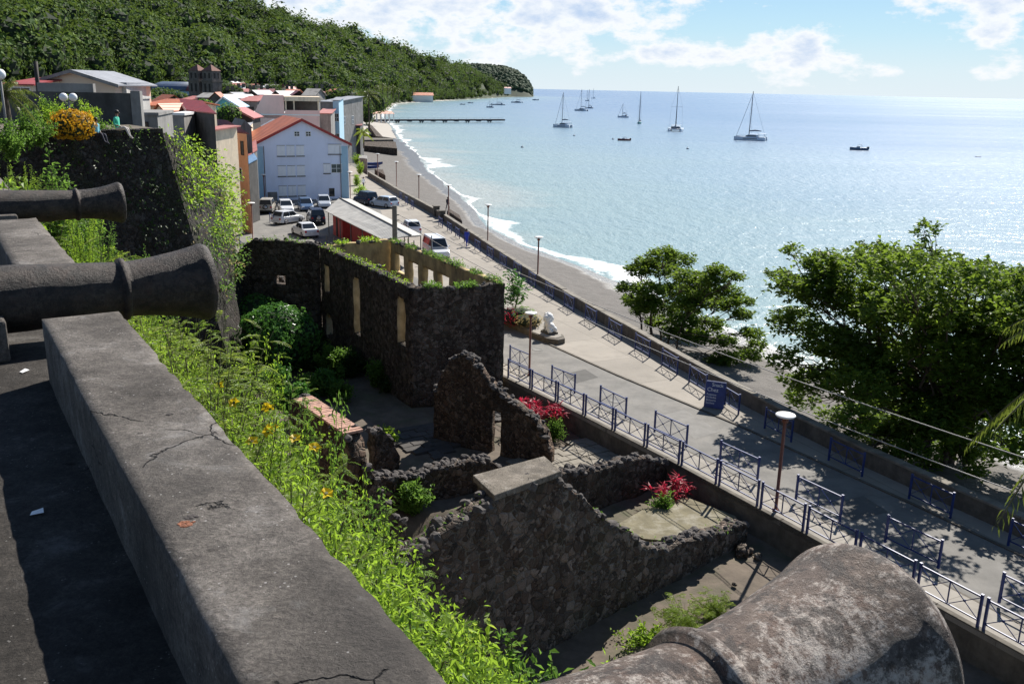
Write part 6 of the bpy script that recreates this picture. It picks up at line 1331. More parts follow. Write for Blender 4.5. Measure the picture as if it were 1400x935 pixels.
for k, (px, py, lab) in enumerate(((785, 186, 'small dark mooring buoy just below the left catamaran'), (714, 202, 'small dark mooring buoy alone on the pale water left of the boats'), (838, 191, 'small mooring buoy just left of the red motor boat'), (940, 204, 'small dark mooring buoy below the tall masted catamaran'))):
    q, D = at_sea(px, py); mb = MB(); mb.lathe([(.001, -.3), (.4, -.1), (.48, .15), (.3, .45), (.001, .55)], 12); mb.tube([(0, 0, .5), (0, 0, .9)], .05, 6); o = mb.build('mooring_buoy', M['hull_blue']); o.location = q; tag(o, lab, 'buoy', 'mooring buoys')
# red umbrellas and pavilion at the town end of the promenade
def umbrella(px, py, D, r, label):
    q = PD(px, py, D); t = thing('beach_umbrella', label, 'umbrella', (q[0], q[1], 0), 0, 'red umbrellas by the promenade'); z = q[2]
    mb = MB(); mb.tube([(0, 0, 0), (0, 0, z)], .05, 8); mb.build('pole', M['white'], t); mb = MB(); mb.lathe([(r, z-r*.42), (r*.55, z-r*.2), (.03, z)], 8); mb.build('canopy', M['umbrella'], t)
umbrella(474, 163, 232, 2.2, 'left faded red umbrella on the promenade by the palms'); umbrella(483, 162, 226, 2.4, 'right brighter red umbrella on the promenade by the palms'); umbrella(478, 158, 245, 2.6, 'rear red umbrella highest of the three by the palms')
house('open red roofed pavilion behind the red umbrellas', 468, 491, 160, 154, 262, 9, 10, 'x', 'dark', 'r_maroon', name='pavilion', over=.8)
house('low dark stall beside the palms on the promenade', 463, 492, 172, 169, 215, 5, 8, 'shed', 'dark', 'r_maroon', name='stall', over=.5)

# ================================================================== TREES AND PLANTS
def limb(mb, a, b, r0, r1, wig=.12, n=5):
    a, b = np.array(a, float), np.array(b, float); L_ = np.linalg.norm(b-a)
    pts = [a+(b-a)*t_+rng.normal(size=3)*wig*L_*.25*sin(t_*pi) for t_ in np.linspace(0, 1, n)]
    mb.tube(pts, list(np.linspace(r0, r1, n)), 7); return pts
def rosettes(c, nl, size, up=.5, spread=.1):
    """whorls of leaves round twig tips"""
    n = len(c); a = rng.uniform(0, 2*pi, (n, nl)); e = rng.normal(up*.6, .35, (n, nl))
    d = np.stack([np.cos(a)*np.cos(e), np.sin(a)*np.cos(e), np.sin(e)], -1); p = c[:, None]+rng.normal(size=(n, nl, 3))*spread
    nn = np.stack([-np.cos(a)*np.sin(e), -np.sin(a)*np.sin(e), np.cos(e)], -1)+rng.normal(size=(n, nl, 3))*.35
    Ln = size*rng.uniform(.6, 1.15, (n, nl)); return p.reshape(-1, 3), d.reshape(-1, 3), nn.reshape(-1, 3), Ln.ravel()
def broad_tree(label, base, lobes, trunk_r, leaf, nros, nl, lw=.5, mat='almond', name='sea_almond_tree', cat='tree', forks=1):
    """trunk, limbs to every foliage layer, whorls of large leaves; lobes are (dx, dy, z, rx, ry, rz)"""
    t = thing(name, label, cat, base, 0); tb = MB(); zc = np.mean([l[2] for l in lobes])
    tops = []
    for f in range(forks):
        o = np.array([rng.normal()*.5, rng.normal()*.4, 0])*(forks > 1)*1.3; tops.append(limb(tb, o+[0, 0, -.6], o*1.6+[rng.normal()*.3, rng.normal()*.3, zc*.75], trunk_r*(1 if f == 0 else .7), trunk_r*.5, .1, 6))
    P_, D_, N_, L_ = [], [], [], []
    for (dx, dy, z, rx, ry, rz) in lobes:
        tp = tops[rng.integers(len(tops))]; st = tp[rng.integers(2, 6)]
        end = np.array([dx, dy, z-rz*.3]); limb(tb, st, end, trunk_r*.26, .02, .2, 6)
        for _ in range(4):
            o = end+np.array([rng.normal()*rx*.45, rng.normal()*ry*.45, rng.uniform(-.2, .5)*rz]); limb(tb, st*.25+end*.75, o, .03, .01, .2, 4)
        k = max(6, int(nros*rx*ry)); v = rnd_dirs(k, .25)*rng.uniform(.35, 1.08, (k, 1))**.6*np.array([rx, ry, rz])
        v *= (1+.25*np.sin(v[:, :1]*3.1+dx)*np.sin(v[:, 1:2]*2.7+z))
        p, d, nn, Ln = rosettes(v+np.array([dx, dy, z]), nl, leaf); P_.append(p); D_.append(d); N_.append(nn); L_.append(Ln)
    tb.build('trunk', M['bark'], t); Ln = np.concatenate(L_)
    leaves('crown', np.concatenate(P_), np.concatenate(D_), np.concatenate(N_), Ln, Ln*lw, L[mat], t, .18, .6); return t
def lobes_px(base, D, pts):
    """foliage layers given as (px, py, radius m, flatness, depth offset) seen at distance D"""
    out = []
    for (px, py, r, fl, dd) in pts:
        q = PD(px, py, D+dd)-np.array(base); out.append((q[0], q[1], q[2], r, r, r*fl))
    return out
b = P(1262, 628, -1.6); D = np.hypot(b[0], b[1]); pts = []
for (px, py, r) in ((1268, 318, .7), (1266, 345, 1.0), (1200, 350, 1.5), (1130, 356, 1.2), (1092, 352, .7), (1168, 372, 1.6), (1240, 372, 1.6), (1300, 385, 1.7), (1350, 385, 1.3), (1385, 395, 1.3), (1090, 392, 1.2), (1075, 380, .6), (1120, 405, 1.6), (1190, 415, 1.9), (1260, 420, 1.9), (1330, 430, 1.9), (1390, 440, 1.7), (1085, 440, 1.3), (1130, 465, 1.7), (1200, 475, 1.9),
                  (1275, 485, 1.9), (1345, 490, 1.9), (1410, 480, 1.8), (1085, 490, 1.1), (1105, 520, 1.3), (1160, 530, 1.7), (1230, 540, 1.8), (1310, 550, 1.8), (1380, 550, 1.8), (1420, 400, 1.7), (1440, 520, 2), (1175, 575, 1.1), (1325, 605, 1.3), (1375, 610, 1.4), (1140, 560, .9), (1240, 590, 1.2), (1360, 640, .9), (1185, 612, .7), (1210, 560, 1.6), (1280, 575, 1.6), (1150, 500, 1.6), (1240, 500, 1.9), (1320, 520, 1.9), (1300, 620, 1.0), (1395, 560, 1.6), (1105, 545, 1.0), (1215, 440, 1.9), (1300, 450, 1.9), (1370, 455, 1.8), (1250, 605, 1.2), (1290, 590, 1.4), (1225, 625, .8), (1320, 640, .8), (1160, 590, 1.0), (1275, 640, .7), (1200, 590, 1.2), (1455, 420, 2), (1480, 500, 2.1), (1500, 440, 2), (1440, 570, 1.9), (1530, 520, 2.1), (1465, 600, 1.6), (1560, 470, 2.1)):
    for k in range(2 if r > 1.1 else 1): pts.append((px+rng.normal()*8, py+rng.normal()*6, r*.9, .55, rng.normal()*2.4*(1 if k == 0 else 1.3) if px > 1150 else rng.normal()+1.6))
broad_tree('huge spreading beach tree with dense dark green crown at the right of the sea wall', b, lobes_px(b, D, pts), .3, .30, 42, 9, .6, forks=3)
b = P(884, 456, -1.6); D = np.hypot(b[0], b[1]); pts = [(px+rng.normal()*3, py+rng.normal()*2, r, .36, rng.normal()*1.5) for (px, py, r) in ((905, 350, 1.1), (885, 356, .9), (930, 358, 1.1), (870, 375, 1.0), (900, 372, 1.4), (940, 378, 1.2), (858, 392, .8), (885, 395, 1.3), (925, 400, 1.5), (862, 412, .9), (895, 418, 1.4), (935, 425, 1.3), (870, 432, .8), (900, 440, .9), (960, 380, .7), (952, 410, 1.1))]
broad_tree('slender layered beach tree, left one of the pair behind the sea wall', b, lobes_px(b, D, pts), .12, .28, 85, 9, .6, forks=2)
b = P(916, 486, -1.6); D = np.hypot(b[0], b[1]); pts = [(px+rng.normal()*3, py+rng.normal()*2, r, .36, rng.normal()*1.4) for (px, py, r) in ((985, 372, .8), (975, 385, .9), (1008, 378, .6), (960, 398, 1.1), (1000, 400, .9), (945, 415, 1.1), (985, 420, 1.1), (1015, 410, .8), (935, 440, 1.1), (970, 445, 1.2), (1010, 435, .8), (950, 460, 1.1), (990, 468, .9), (1025, 455, .8), (920, 455, .8), (1000, 490, .9), (1030, 485, .9), (1015, 510, .7), (980, 495, .8), (1035, 470, .6))]
broad_tree('layered beach tree with drooping low branches, right one of the pair behind the sea wall', b, lobes_px(b, D, pts), .12, .28, 85, 9, .6, forks=3)
# little tree and shrubs on the traffic island
b = P(702, 432, .37); broad_tree('small bright green tree growing on the traffic island', b, [(rng.normal()*.5, rng.normal()*.5, z, r, r, r*.8) for z, r in ((1.0, .6), (1.5, .8), (1.9, .75), (2.4, .6), (2.9, .45), (1.3, .7), (2.0, .7))], .07, .3, 30, 6, .6, 'round', 'small_tree')
def palm(label, base, h, n, fl, mat='palm', lean=(0, 0), pairs=22, name='coconut_palm', rt=.16, lw=.17):
    t = thing(name, label, 'palm tree', base, 0); top = np.array([lean[0], lean[1], h]); tb = MB(); tb.tube([np.array([lean[0]*u**1.6, lean[1]*u**1.6, h*u-.4*(u == 0)]) for u in np.linspace(0, 1, 8)], list(np.linspace(rt*1.25, rt*.75, 8)), 9); tb.build('trunk', M['bark'], t)
    hd = [k*2.4+rng.normal()*.2 for k in range(n)]; el = [1.25-1.75*(k/n)+rng.normal()*.1 for k in range(n)]
    p, d, nn, Ln, W, ra = fronds(n, [top]*n, hd, el, [fl*rng.uniform(.8, 1.1) for _ in range(n)], pairs, lw, .55); rb = MB()
    d = d+np.array([0, 0, -.55]); leaves('fronds', p, d, nn, Ln, W*.42, L[mat], t, .25)
    for q in ra: rb.tube(list(q[::3])+[q[-1]], list(np.linspace(.035, .008, len(q[::3])+1)*fl/3), 5)
    rb.build('frond_stalk', M['stem'], t); return t
def palm_px(px, py_top, py_base, D, fl, label, n=20, **k):
    q = PD(px, py_top, D); zb = PD(px, py_base, D)[2]; zb = max(-1, min(zb, 14)); return palm(label, (q[0], q[1], zb), q[2]-zb, n, fl, **k)
palm_px(504, 130, 172, 250, 4.2, 'tallest coconut palm at the town end of the promenade', 26); palm_px(480, 146, 168, 232, 3.6, 'shorter coconut palm left of the tallest one at the town end', 22); palm_px(467, 140, 168, 262, 3.4, 'darker coconut palm half behind the shop building', 20)
palm_px(497, 181, 200, 172, 2.2, 'bright light green young palm beside the sea wall and groyne', 18, mat='fern', rt=.12, lw=.26)
for k, (px, py, D, lb) in enumerate(((516, 121, 700, 'small far palm at the left of the beach grove'), (523, 117, 760, 'tall far palm in the beach grove'), (530, 121, 790, 'rounded far palm in the beach grove'), (537, 119, 850, 'small far palm near the right of the beach grove'), (545, 124, 930, 'last small palm at the sandy end of the beach grove'))):
    palm_px(px, py, py+16, D, 5.5, lb, 16, pairs=12, rt=.35, lw=.25)
palm_px(6, 128, 182, 41, 1.5, 'shaggy palm with hanging dead leaves at the left edge of the garden', 24, rt=.14, lw=.2); 
q = PD(1600, 455, 22.); palm('palm with long arching fronds at the right edge of the view', (q[0], q[1], -.9), q[2]+.9, 26, 4.4, pairs=34, rt=.2, lw=.16)
# shrubs -------------------------------------------------------------
def feather_shrub(label, loc, h, w, nst, mat='fern', name='feathery_shrub', flowers=0, pairs=9, fl=.34, nf=9, group='shrubs on the bank', lfw=.27):
    t = thing(name, label, 'shrub', loc, 0, group); sb = MB(); B, Hd, El, Ls = [], [], [], []
    for i in range(nst):
        a = rng.uniform(0, 6.28); r = w*rng.uniform(.2, 1); hh = h*rng.uniform(.55, 1.0)*(1-.25*(r/w)**2); pts = [np.array([r*cos(a)*u**1.5, r*sin(a)*u**1.5, hh*u]) for u in np.linspace(0, 1, 6)]
        sb.tube(pts, list(np.linspace(.009, .003, 6)), 5)
        for k in range(nf):
            u = rng.uniform(.12, 1); j = u*5; i0 = min(4, int(j)); p = pts[i0]+(pts[i0+1]-pts[i0])*(j-i0); B.append(p); Hd.append(rng.uniform(0, 6.28)); El.append(rng.uniform(-.1, .75)); Ls.append(fl*rng.uniform(.6, 1.15))
    p, d, nn, Ln, W, ra = fronds(len(B), B, Hd, El, Ls, pairs, lfw, .35); leaves('leaves', p, d, nn, Ln, W*1.15, L[mat], t, .1)
    for q in ra: sb.tube([q[0], q[len(q)//2], q[-1]], [.004, .003, .001], 3, False)
    sb.build('stem', M['stem'], t); return t
def leafy_shrub(label, loc, h, w, n, leaf, mat='lime', name='leafy_shrub', lw=.5, group='shrubs on the bank', nst=16, dome=False):
    t = thing(name, label, 'shrub', loc, 0, group); sb = MB(); P_, D_, N_ = [], [], []
    for i in range(nst):
        a = rng.uniform(0, 6.28); r = w*rng.uniform(.15, 1); hh = h*rng.uniform(.6, 1.05)*math.sqrt(max(.1, 1-.7*(r/w)**2)); pts = [np.array([r*cos(a)*u**1.3, r*sin(a)*u**1.3, hh*u]) for u in np.linspace(0, 1, 6)]; sb.tube(pts, list(np.linspace(.009, .003, 6)*max(1, h/2.3)), 5)
        k = n//nst; u = rng.uniform(.08, 1.0, k)**.8; j = u*5; i0 = np.minimum(4, j.astype(int)); A_ = np.array(pts); p = A_[i0]+(A_[i0+1]-A_[i0])*(j-i0)[:, None]+rng.normal(size=(k, 3))*leaf*.55
        P_.append(p); d = rnd_dirs(k, .35); D_.append(d); N_.append(np.array([0, 0, 1.])+rng.normal(size=(k, 3))*.5)
    p = np.concatenate(P_); Ln = leaf*rng.uniform(.55, 1.2, len(p)); leaves('leaves', p, np.concatenate(D_), np.concatenate(N_), Ln, Ln*lw, L[mat], t, .2, .5); sb.build('stem', M['stem'], t); return t
def mound(label, loc, rx, rz, n, leaf, mat='round', name='creeper_mound', lobes=6, cat='bush', lw=.75):
    """a dome of overlapping leaves over a dark core"""
    t = thing(name, label, cat, loc, 0); cs = [(0, 0, rz*.5, rx, rz*.52)]+[(rx*.6*cos(a), rx*.6*sin(a), rz*rng.uniform(.25, .62), rx*rng.uniform(.4, .6), rz*rng.uniform(.26, .4)) for a in rng.uniform(0, 6.28, lobes)]
    P_, D_, N_ = [], [], []; core = MB(); core.smooth = True
    for (x, y, z, r, q) in cs:
        k = int(n*r*q/sum(c[3]*c[4] for c in cs)); v = rnd_dirs(k, .3); s_ = 1+.14*np.sin(v[:, 0]*7+x)*np.sin(v[:, 1]*6)*np.cos(v[:, 2]*5)
        p = v*s_[:, None]*rng.uniform(.9, 1.06, (k, 1))*np.array([r, r, q])+np.array([x, y, z]); P_.append(p); D_.append(unit(np.cross(v, rng.normal(size=(k, 3))))+v*.3-np.array([0, 0, .3])); N_.append(v+rng.normal(size=(k, 3))*.4)
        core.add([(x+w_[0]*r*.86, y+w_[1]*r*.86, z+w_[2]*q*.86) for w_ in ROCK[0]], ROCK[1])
    p = np.concatenate(P_); Ln = leaf*rng.uniform(.6, 1.2, len(p)); leaves('leaves', p, np.concatenate(D_), np.concatenate(N_), Ln, Ln*lw, L[mat], t, .15, .5); core.build('shade_dark_foliage', L['core'], t); return t
def bank_z(u): return -1.0+12.5*float(np.clip((4.4-u)/2.1, 0, 1))
fa = feather_shrub('feathery', (0, 0, -50), 2.3, .75, 30, fl=.26, nf=16, pairs=12, lfw=.17); fb_ = feather_shrub('feathery', (0, 0, -50), 2.3, .8, 30, 'lime', fl=.19, pairs=10, nf=18, lfw=.2); la = leafy_shrub('leafy', (0, 0, -50), 2.3, .75, 12000, .034, nst=38); lb = leafy_shrub('leafy', (0, 0, -50), 2.3, .75, 6500, .05, 'mid', lw=.42, nst=30)
protos4 = [fa, fb_, la, lb]; used = set()
PLACE = [(.1, 1.9), (.25, 2.5), (.45, 1.6), (.5, 2.2), (.75, 1.15), (.8, 2.5), (1.1, 2.3), (1.5, 2.1), (1.0, 1.75), (1.35, 1.2), (1.75, 1.45), (2.0, 1.05), (2.2, 1.7), (2.5, 1.25), (2.85, 1.5), (3.1, 1.15), (3.35, 1.75), (3.6, 1.3), (3.9, 1.6), (4.2, 1.15), (4.4, 1.8), (4.7, 1.35), (5.0, 1.75), (5.2, 1.2), (5.5, 2.1), (5.8, 1.5), (6.0, 2.3), (6.3, 1.3), (6.5, 1.9), (6.8, 2.5), (7.1, 1.5), (7.4, 2.1), (7.8, 2.7), (8.1, 1.7), (8.5, 2.3), (8.9, 2.8), (9.3, 1.6), (9.8, 2.2), (10.3, 2.7), (11.0, 1.7), (11.8, 2.3), (12.6, 1.6), (13.4, 2.2), (15, 1.7), (16.5, 2.1), (18, 1.5), (20, 2.1), (22, 1.6), (25, 2)]
LOOK = ['yellow green feathery shrub', 'lime green fine leaved bush', 'leafy light green bush with small pointed leaves', 'darker green bush with long leaves']
order = [0, 2, 1, 3, 0, 2, 1, 0, 2, 2, 3, 2, 0, 3, 0, 2, 0, 2, 1, 0, 3, 1, 0, 2, 1, 0, 3, 1, 0, 2, 0, 1, 3, 0, 2, 1, 0, 1, 2, 0, 1, 0, 3, 2, 3, 1, 3, 2, 1, 2]
cnt = {}
for k, (s_, u_) in enumerate(PLACE):
    q_ = .755+.05*np.clip((3.0-s_)/.6, 0, 1)+.08*np.clip((1.9-s_)/.6, 0, 1)+(.33*np.clip((s_-5.2)/2.4, 0, 1)); zt_ = 15.5-(u_+.12)/q_-rng.uniform(.0, .2); zb_ = bank_z(u_+.25); hgt = zt_-zb_
    i = order[k % len(order)]; cnt[i] = cnt.get(i, 0)+1
    if s_ > 10: zt_ -= rng.uniform(0, .5)
    sc_ = max(.35, hgt/2.3); side_ = min(1.0, sc_*1.05); loc = PR(u_+.15, s_, zb_)
    lab = f'{LOOK[i]} on the bank, {ORD[cnt[i]-1]} from the muzzle'
    if i not in used: o = protos4[i]; used.add(i); o.location = loc; o['label'] = lab; o.scale = (side_, side_, sc_); o.rotation_euler.z = k*1.7
    else: dup(protos4[i], loc, k*1.7, lab, None, (side_, side_, sc_))
# ground cover filling the bank between the shrubs
def cover(name, label, n, us, ss, zfun, leaf, mat, lift=.5):
    u = rng.uniform(*us, n); s_ = rng.uniform(*ss, n); x = u*EU[0]+s_*ES[0]; y = u*EU[1]+s_*ES[1]; z = np.array([zfun(q) for q in u])+rng.uniform(0, lift, n)
    Ln = leaf*rng.uniform(.5, 1.3, n); return tag(leaves(name, np.stack([x, y, z], 1), rnd_dirs(n, .6), np.array([0, 0, 1.])+rng.normal(size=(n, 3))*.6, Ln, Ln*.4, L[mat]), label, 'undergrowth', None, 'stuff')
cover('undergrowth', 'tangle of small green leaves covering the steep bank under the shrubs', 50000, (.9, 3.0), (-1, 14), bank_z, .045, 'lime', 1.3); cover('undergrowth', 'dense bright leaves crowding the outer edge of the near parapet', 24000, (.88, 1.6), (.6, 10), lambda u: 11.8, .034, 'lime', 1.72); cover('undergrowth', 'mass of light green leaves filling the bank beside the biggest muzzle', 24000, (1.0, 2.5), (-.9, 3.4), lambda u: 14.4-u/.84, .034, 'lime', .95); cover('undergrowth', 'darker leafy growth on the far end of the bank near the bastion', 9000, (.9, 4.6), (14, 34), bank_z, .16, 'mid', .9); cover('grass', 'yellowing grass along the outer foot of the parapet', 7000, (.88, 1.3), (0.5, 13), lambda u: 12.3, .16, 'dry', .9)
# yellow trumpet flowers
def flower(px, py, z, r, label):
    q = P(px, py, z); t = thing('yellow_flower', label, 'flower', q, 0, 'yellow trumpet flowers among the shrubs'); a = np.arange(5)*1.2566+rng.random(); d = np.stack([np.cos(a), np.sin(a), .45+0*a], 1); f0 = rnd_dirs(1, .2)[0]
    leaves('petals', np.zeros((5, 3)), d, np.tile([0, 0, 1.], (5, 1))+rng.normal(size=(5, 3))*.1, np.full(5, r), np.full(5, r*.95), L['flower'], t, .3, .6); mb = MB(); mb.tube([(0, 0, .01), (0, 0, -.06)], [.012, .005], 6); mb.build('flower_tube', M['stem'], t); t.rotation_euler = (rng.uniform(.3, 1.0), rng.uniform(-.6, .3), 0)
for px, py, lb in ((320, 551, 'upper left yellow trumpet flower on the bank'), (370, 560, 'upper right yellow trumpet flower on the bank, beside another'), (365, 557, 'yellow flower touching the upper right one'), (372, 585, 'largest open yellow trumpet flower in the middle of the bank'), (367, 590, 'yellow flower just under the largest one'), (345, 604, 'lowest left yellow trumpet flower near the parapet'), (403, 600, 'yellow flower at the right tip of the feathery shrub'), (430, 612, 'half open yellow flower facing the brick topped wall'), (446, 675, 'isolated yellow flower above the court edge'), (424, 905, 'yellow flower lowest of all beside the parapet end'), (300, 528, 'small yellow flower highest on the bank')):
    flower(px, py, 13.05 if py < 880 else 13.4, .05, lb)
# big leaved bushes and creepers down in the ruins
q = P(384, 508, -1); mound('round bush smothered in glossy creeper leaves behind the bank', (q[0], q[1], -1), 2.0, 4.0, 5200, .24)
q = P(352, 470, -1); mound('second smaller creeper mound left of the round bush', (q[0], q[1], -1), 1.6, 3.2, 2600, .22)
for px, py, r, h, lb, mt in ((445, 540, 1.0, 1.5, 'low bright bush in the ruin shade nearest the brick topped wall', 'round'), (375, 545, 1.3, 2.0, 'glossy bush between the bank shrubs and the dark ruin', 'round'), (480, 515, 1.3, 1.6, 'dim green bush in the deep shade under the tall window', 'ivy'), (430, 505, 1.3, 1.7, 'dark bush at the foot of the creeper mound', 'ivy'), (515, 530, .8, 1.6, 'small pale leaved bush against the end wall', 'mid'), (450, 470, 1.2, 1.2, 'low dark growth by the blocked arch', 'ivy'), (340, 425, 1.2, 1.8, 'bush growing at the left foot of the dark cross wall', 'mid'), (322, 398, 1.4, 2.4, 'sunlit bush on the pale masonry below the hanging vines', 'mid'), (318, 375, 1.2, 1.3, 'flat topped green bush beside the car park lane barriers', 'round'), (420, 545, 1.2, 1.5, 'bright bush at the left of the ruin floor behind the bank', 'mid'), (468, 548, .9, 1.0, 'low bush touching the far end of the brick topped wall', 'mid'), (498, 500, 1.3, 1.5, 'dim bush under the middle tall window', 'ivy'), (535, 535, .8, .9, 'small dim bush at the corner below the arched window', 'ivy'), (408, 575, 1.3, 2.0, 'leafy bush hiding the back of the brick topped wall', 'round'), (460, 515, 1.5, 2.0, 'pale tipped bush in the middle of the shaded ruin floor', 'mid'), (562, 700, .9, 1.3, 'green weed clump in the hollow behind the front ruin wall', 'mid'), (530, 605, .45, .8, 'grassy tuft beside the small leaning stump', 'lime'), (352, 352, .9, 1.4, 'yellow green bush at the left end of the dark cross wall crest', 'lime')):
    D_ = {352: 66}.get(px); q = P(px, py, -1) if not D_ else np.array([*PD(px, py, D_)[:2], 3.5]); leafy_shrub(lb, (q[0], q[1], q[2]), h, r, int(1500*r*h), .2, mt, 'leafy_bush', .55, None, 22)
q = P(935, 868, -1); feather_shrub('low feathery yellow green shrub on the bare soil above the big muzzle', (q[0], q[1], -1), 1.2, 1.3, 40, 'fern', fl=.4, nf=9, pairs=7, group=None); q = P(975, 845, -1); feather_shrub('smaller feathery shrub right of the other on the bare soil', (q[0], q[1], -1), .9, .9, 26, 'fern', fl=.36, nf=8, pairs=7, group=None); q = P(880, 880, -1); leafy_shrub('sprawling pale weed on the shaded soil by the front ruin wall', (q[0], q[1], -1), .5, 1.2, 700, .14, 'lime', group=None)
# red cordylines
def ti_plant(px, py, n, h, label):
    q = P(px, py, -.9); t = thing('red_cordyline', label, 'shrub', (q[0], q[1], -.9)); sb = MB(); C_ = []
    for i in range(n):
        a = rng.uniform(0, 6.28); r = math.sqrt(rng.random())*h*.75; hh = h*rng.uniform(.45, 1.05); p = np.array([r*cos(a)*1.35, r*sin(a), hh]); sb.tube([(p[0]*.6, p[1]*.6, 0), p], [.02, .012], 5); C_.append(p)
        if hh > .7*h: C_.append(p-[0, 0, .2])
    p, d, nn, Ln = rosettes(np.array(C_), 12, .42, 1.0, .03); leaves('leaves', p, d, nn, Ln, Ln*.2, L['ti'], t, .3, .45); sb.build('stem', M['stem'], t)
ti_plant(733, 588, 30, 1.35, 'large crimson leaved plant clump by the blue fence behind the gable fragment'); ti_plant(912, 690, 12, .95, 'small crimson leaved plant at the corner of the cross wall')
for px, py, r, lb in ((757, 600, .7, 'green and cream bush under the large crimson plant'), (905, 705, .5, 'dark green bush under the small crimson plant')):
    q = P(px, py, -.9); leafy_shrub(lb, (q[0], q[1], -.9), 1.0, r, 900, .2, 'mid', 'leafy_bush', .3, None, 14)
for px, py, r, h, lb, mt in ((696, 440, 1.1, .9, 'reddish low shrub at the wide end of the traffic island', 'ti'), (722, 446, .9, .8, 'mixed red and green shrub beside the white lion', 'dry'), (712, 440, 1.0, 1.0, 'green low shrub under the little island tree', 'mid')):
    q = P(px, py, .37); mound(lb, (q[0], q[1], .37), r, h, 650, .2, mt, 'island_shrub', 4, 'shrub', .3)
for px, py, D_, r, h, lb in ((488, 252, 150, 1.0, 1.6, 'upper pale green plant tub bush by the gabled building corner'), (493, 262, 138, 1.2, 1.3, 'middle yellow green bush by the gabled building corner'), (503, 268, 128, 1.1, 1.1, 'lower yellow green bush beside the parked estate car'), (492, 222, 168, 1.0, 2.6, 'tall yellow green shrub at the top of the sea wall'), (487, 200, 190, 1.3, 2.2, 'shrub at the roof end of the gabled building by the palm')):
    q = PD(px, py, D_); leafy_shrub(lb, (q[0], q[1], 0), h, r, 800, .26, 'lime', 'leafy_bush', .45, None, 14)
# trees between the houses and along the foot of the hill
TT = [(200, 137, 250, 3.5, 'left of the nave'), (222, 133, 270, 4, 'in front of the nave'), (240, 134, 260, 3, 'right under the church towers'), (308, 122, 360, 4.5, 'right of the church towers'), (318, 126, 330, 3.5, 'below the hillside houses'), (334, 121, 430, 5, 'between the hillside houses'), (372, 124, 390, 4, 'above the pink tower'), (398, 118, 460, 6, 'behind the town roofs, wide and dark'), (420, 119, 430, 5, 'behind the pink terrace'), (445, 120, 400, 5, 'left of the palms, far back'), (466, 132, 300, 5, 'tall and dark behind the shop building'), (478, 136, 280, 4.5, 'tall and dark between the palms'), (490, 140, 290, 4, 'right of the shorter palm'), (512, 133, 420, 5, 'behind the tallest palm by the bay'), (467, 160, 228, 2.6, 'low beside the red umbrellas'), (278, 146, 122, 1.4, 'small between red and turquoise roofs'), (312, 152, 140, 1.6, 'small under the turquoise gable')]
for px, py, D_, r, wh in TT:
    q = PD(px, py, D_); z0_ = max(0., q[2]-r*1.4); mound(f'dark green town tree {wh}', (q[0], q[1], z0_), r, r*2.0, 1100, r*.2, 'mid' if r < 3 else 'forest', 'town_tree', 7, 'tree')
# garden on the bastion: yellow croton and neighbours
q = PD(100, 182, 47); mound('dense golden yellow leaved bush on the bastion garden', (q[0], q[1], 12.9), .92, 1.25, 2300, .15, 'croton', 'yellow_croton_bush', 6)
for px, D_, r, h, mt, lb in ((52, 45, 1.0, 1.2, 'mid', 'green garden bush left of the golden bush'), (36, 44, .8, 1.7, 'mid', 'tall thin leaved garden bush by the left palm'), (132, 50, .9, 1.1, 'mid', 'green garden bush right of the golden bush'), (78, 55, 1.2, 2.1, 'lime', 'yellow green bush behind the twin globe lamp'), (118, 56, 1.0, 1.9, 'lime', 'leaning yellow green bush against the high dark wall'), (12, 37, .9, 1.4, 'mid', 'bush under the shaggy palm'), (66, 58, .5, 2.0, 'mid', 'narrow shrub against the high dark wall')):
    q = PD(px, 183, D_); leafy_shrub(lb, (q[0], q[1], 12.7), h, r, 1300, .15, mt, 'garden_bush', group=None)
# leafy sprays rising between the bank and the big muzzle
for px, py, zt_, mt, lb in ((668, 868, 12.95, 'lime', 'light leafy spray at the lower end of the bank, left one'), (712, 880, 12.9, 'mid', 'broad leaved spray at the lower end of the bank, beside the left one'), (756, 892, 12.9, 'mid', 'broad leaved spray nearly in front of the front ruin wall foot'), (800, 900, 12.85, 'lime', 'light leafy spray left of the big muzzle ring'), (838, 908, 12.85, 'lime', 'light leafy spray touching the big muzzle ring'), (640, 850, 12.9, 'fern', 'yellow green spray at the edge of the lower bank')):
    q = P(px, py, zt_); u_ = float(q[:2]@EU); zb_ = bank_z(u_); leafy_shrub(lb, (q[0], q[1], zb_), zt_-zb_, .34, 2600, .055, mt, 'leafy_spray', group=None, nst=16)
# near shrubs in front of the bastion
for px, py, D_, yt, r, mt, lb in ((74, 300, 18.5, 206, .6, 'mid', 'blue green bush with divided leaves against the black bastion face'), (112, 300, 19.5, 248, .5, 'mid', 'smaller blue green bush right of the divided leaved one'), (4, 275, 12.5, 190, .42, 'lime', 'sunlit light green bush cut by the left edge of the view'), (22, 285, 13, 238, .4, 'lime', 'low light green bush beside the far parapet block')):
    q = PD(px, py, D_); zt_ = PD(px, yt, D_)[2]; zb_ = min(11.4, q[2]); leafy_shrub(lb, (q[0], q[1], zb_), zt_-zb_, r, 2600, .10, mt, 'leafy_shrub', group=None, nst=24)
